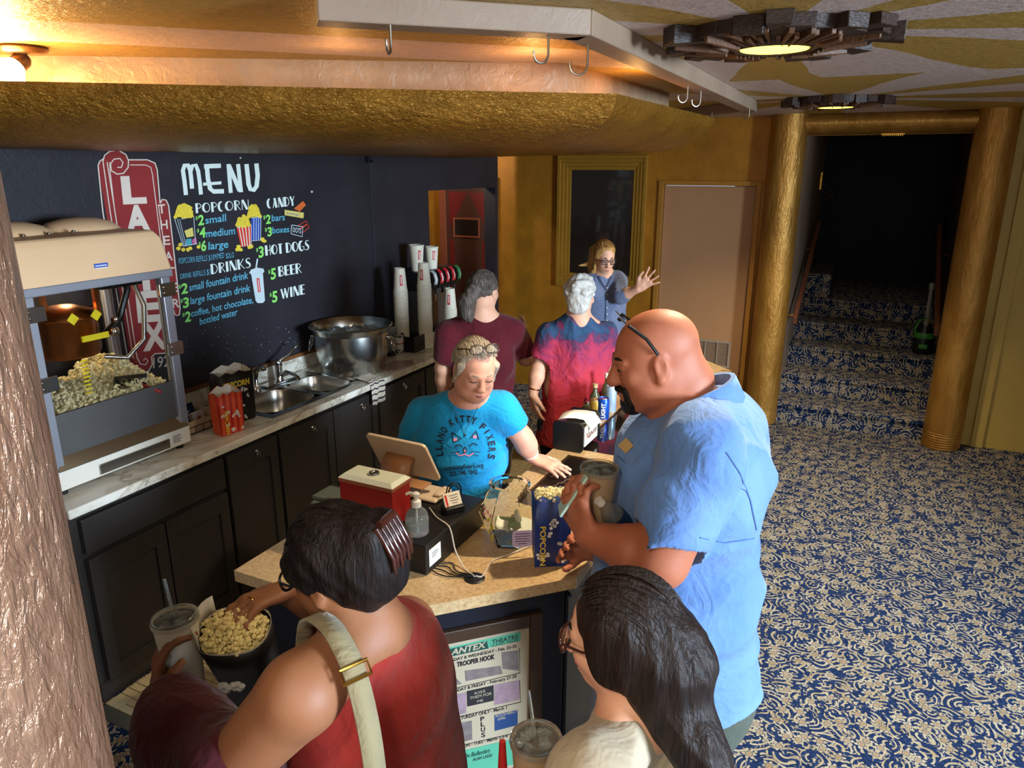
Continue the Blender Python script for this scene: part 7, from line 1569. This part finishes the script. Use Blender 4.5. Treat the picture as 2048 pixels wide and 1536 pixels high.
    cup = atd(364, 1300, D+.08); cp = thing('soda_cup', 'cream paper soda cup with clear lid beside the black popcorn bag', 'cup', tuple(cup-V3((0, 0, .09)))); big_cup(cp, cup-V3((0, 0, .088)), .037, .046, .165, (-.05, 0, 1), 'cup_paper', straw=(-.01, .0, .0))
    pb = atd(468, 1262, D+.10); bag_c = pb-V3((0, 0, .27)); R = rotz(math.atan2(-_hf[1], -_hf[0]))
    bg = thing('popcorn_bag', 'black popcorn bag brimming with popcorn under the reaching hand', 'popcorn bag', tuple(bag_c)); tilt = nrm(V3((0, 0, 1))-_hf*.32-_rt*.05); u = nrm(np.cross(_hf, tilt)); w_ = np.cross(tilt, u)
    def ring(rx, ry, z): return [pb-tilt*z+u*rx*math.copysign(abs(math.cos(a))**.75, math.cos(a))+w_*ry*math.copysign(abs(math.sin(a))**.75, math.sin(a)) for a in [2*PI*k/28 for k in range(28)]]
    m = MB(); m.grid([ring(.058, .045, .27), ring(.063, .050, .18), ring(.072, .058, .06), ring(.078, .062, 0)], cv=True); m.f.append(tuple(range(27, -1, -1))); m.build('bag', 'bag_black', bg, smooth=40, solid=.002)
    m = MB(); m.grid([ring(.077, .061, .0), ring(.079, .063, -.006), ring(.074, .058, .03)], cv=True); m.build('paper_rim', 'paper_white', bg, smooth=50)
    m = MB(); rim = ring(.078, .062, -.004); m.grid([[rim[k] for k in range(10, 19)], [rim[k]+tilt*.045+(_hf if True else 0)*.01 for k in range(10, 19)]][::1]); m.build('torn_flap', 'paper_white', bg, smooth=50, solid=.001)
    r = random.Random(6); pts = []
    for i in range(190):
        a, q = r.uniform(0, 6.28), math.sqrt(r.random()); pts.append(pb+u*.069*q*math.cos(a)+w_*.054*q*math.sin(a)+tilt*(.012*(1-q*q)+r.uniform(-.01, .008)))
    m = MB(); kernels(m, pts, .0105, 5); stuff(m.build('popcorn', 'popcorn_yellow', bg, smooth=60)); m = MB(); m.add(ring(.072, .056, .008), [tuple(range(28))]); m.build('popcorn_bed', 'popcorn_yellow', bg, smooth=0)
    for (dx, dz) in ((-.035, .12), (-.005, .115), (.03, .17)):
        m = MB()
        for k in range(5): a = 2*PI*k/5; m.ball(pb-tilt*(dz+.008*math.sin(a))+u*(dx+.009*math.cos(a))-w_*.056, .009, 8, (1, 1, 1))
        stuff(m.build('printed_popcorn', 'ink_white', bg))
red_woman()
def cream_woman():
    D = 1.12; fw = nrm(-_rt*.70+_hf*.71); T = frame(fw); lt = -T[:, 0]; pc = atd(1290, 1536, D); root = thing('person', 'dark haired woman in a cream top at the lower right front', 'person', (float(pc[0]), float(pc[1]), 0))
    hc = atd(1240, 1268, D); hd = Head(hc, nrm(-_rt*.90+_hf*.43), .222, pitch=10); nb = atd(1272, 1432, D-.02)
    ch = atd(1290, 1590, D+.02); be = atd(1300, 1790, D+.02); pe = atd(1310, 1990, D+.02); pe[2] = max(pe[2], .82)
    sL = atd(1180, 1560, D-.16); eL = atd(1110, 1760, D-.17); wL = atd(1120, 1700, D-.05); sR = atd(1375, 1510, D+.13); eR = atd(1390, 1700, D+.2); wR = atd(1250, 1750, D+.25)
    B = SDF(.006, .03); hd.add(B); B.rc(hd.p(0, -.14, -.24), nb, .052, .06, .03); B.el(ch, (.16, .115, .18), T, .05); B.el(be, (.155, .12, .18), T, .05); B.el(pe, (.165, .135, .16), T, .05)
    for s_ in (sL, sR): B.rc(nb, s_, .055, .055, .04)
    limb(B, sL, eL, wL, (.05, .042, .027)); limb(B, sR, eR, wR, (.05, .042, .027)); hand(B, wL, nrm(atd(1112, 1560, D-.03)-wL), nrm(-_rt*.7+_hf*.5), -1, (.6, .65, .7, .75), .04, .95, .5); hand(B, wR, nrm(-_rt), nrm(_hf), 1, (.4, .4, .4, .4), .1)
    lg = legs(B, pe-V3((0, 0, .06)), lt, fw, .09, r=.95); v, f = B.mesh(); npobj('body', v, f, 'skin_fair', root)
    S = SDF(.006, .04); S.el(ch, (.175, .132, .195), T, .06); S.rc(ch-V3((0, 0, .05)), be, .145, .15, .07, (fw, .85)); S.rc(be, pe-V3((0, 0, .10)), .15, .17, .06, (fw, .88))
    for s_, e_ in ((sL, eL), (sR, eR)): S.rc(nb-V3((0, 0, .014)), s_, .062, .068, .05); S.rc(s_, s_+(e_-s_)*.7, .07, .075, .03); cuff(S, s_, e_, .7, .075)
    S.rc(nb+V3((0, 0, .04)), hd.p(0, -.1, -.2), .064, .07, .01, None, '-'); S.cut(pe-V3((0, 0, .12)), (0, 0, -1)); v, f = S.mesh(folds(81, .010, 36)); npobj('blouse', v, f, 'top_cream', root)
    trousers(root, lg, 'jeans_dark', .95, .014, (pe-V3((0, 0, .05)), (.165, .14, .14), T)); shoes(root, lg, fw)
    Hh = SDF(.005, .025); hd.cap(Hh, 1.06, 1.06, .015); hd.e(Hh, (0, .44, -.18), (.30, .36, .47), .02, '-'); hd.e(Hh, (0, -.36, -.14), (.29, .25, .34), .06)
    for i in (-1, 1): hd.e(Hh, (i*.31, -.04, -.02), (.07, .22, .30), .03)
    Hh.chain([hd.p(0, -.42, -.2), atd(1335, 1385, D-.05), atd(1378, 1465, D-.09), atd(1418, 1545, D-.12), atd(1440, 1640, D-.13)], [.075, .062, .048, .036, .02], .04)
    v, f = Hh.mesh(folds(9, .004, 90, [(1, .2, .4), (.3, 1, .4)])); npobj('hair', v, f, 'hair_darkbrown', root); strands(root, hd, 'hair_darkbrown', 160, 40, 185, 1.07, z=.015); hd.face(root, None, 'lip_rose', 'hair_dark'); glasses(root, hd, 'clip_shell', sc=1.15)
    for k in range(5):
        q = atd(1400+9*k, 1500+28*k, D-.105-.004*k); S2 = SDF(.005, .01); S2.el(q, (.036-.003*k, .034-.003*k, .024)); v, f = S2.mesh(folds(k, .003, 120)); npobj('braid_knot', v, f, 'hair_darkbrown', root)
    cup = atd(1074, 1500, D-.02); cp = thing('soda_cup', 'tan paper cup of iced soda at the bottom centre', 'cup', tuple(cup-V3((0, 0, .14)))); big_cup(cp, cup-V3((0, 0, .15)), .036, .046, .17, (-.02, 0.02, 1), 'cup_tan', straw=(-.02, .01, 0))
    rp = atd(1005, 1500, D-.02); tag(MB().pipe([rp+V3((0, 0, .02)), rp-V3((.0, 0, .04)), rp-V3((-.01, 0, .10))], [.006, .009, .012], 10).build('red_straw_wrapper', pm('tube_red', 'A81E18', .4), smooth=60), 'red twist wrapper held beside the iced soda', 'wrapper')
cream_woman()
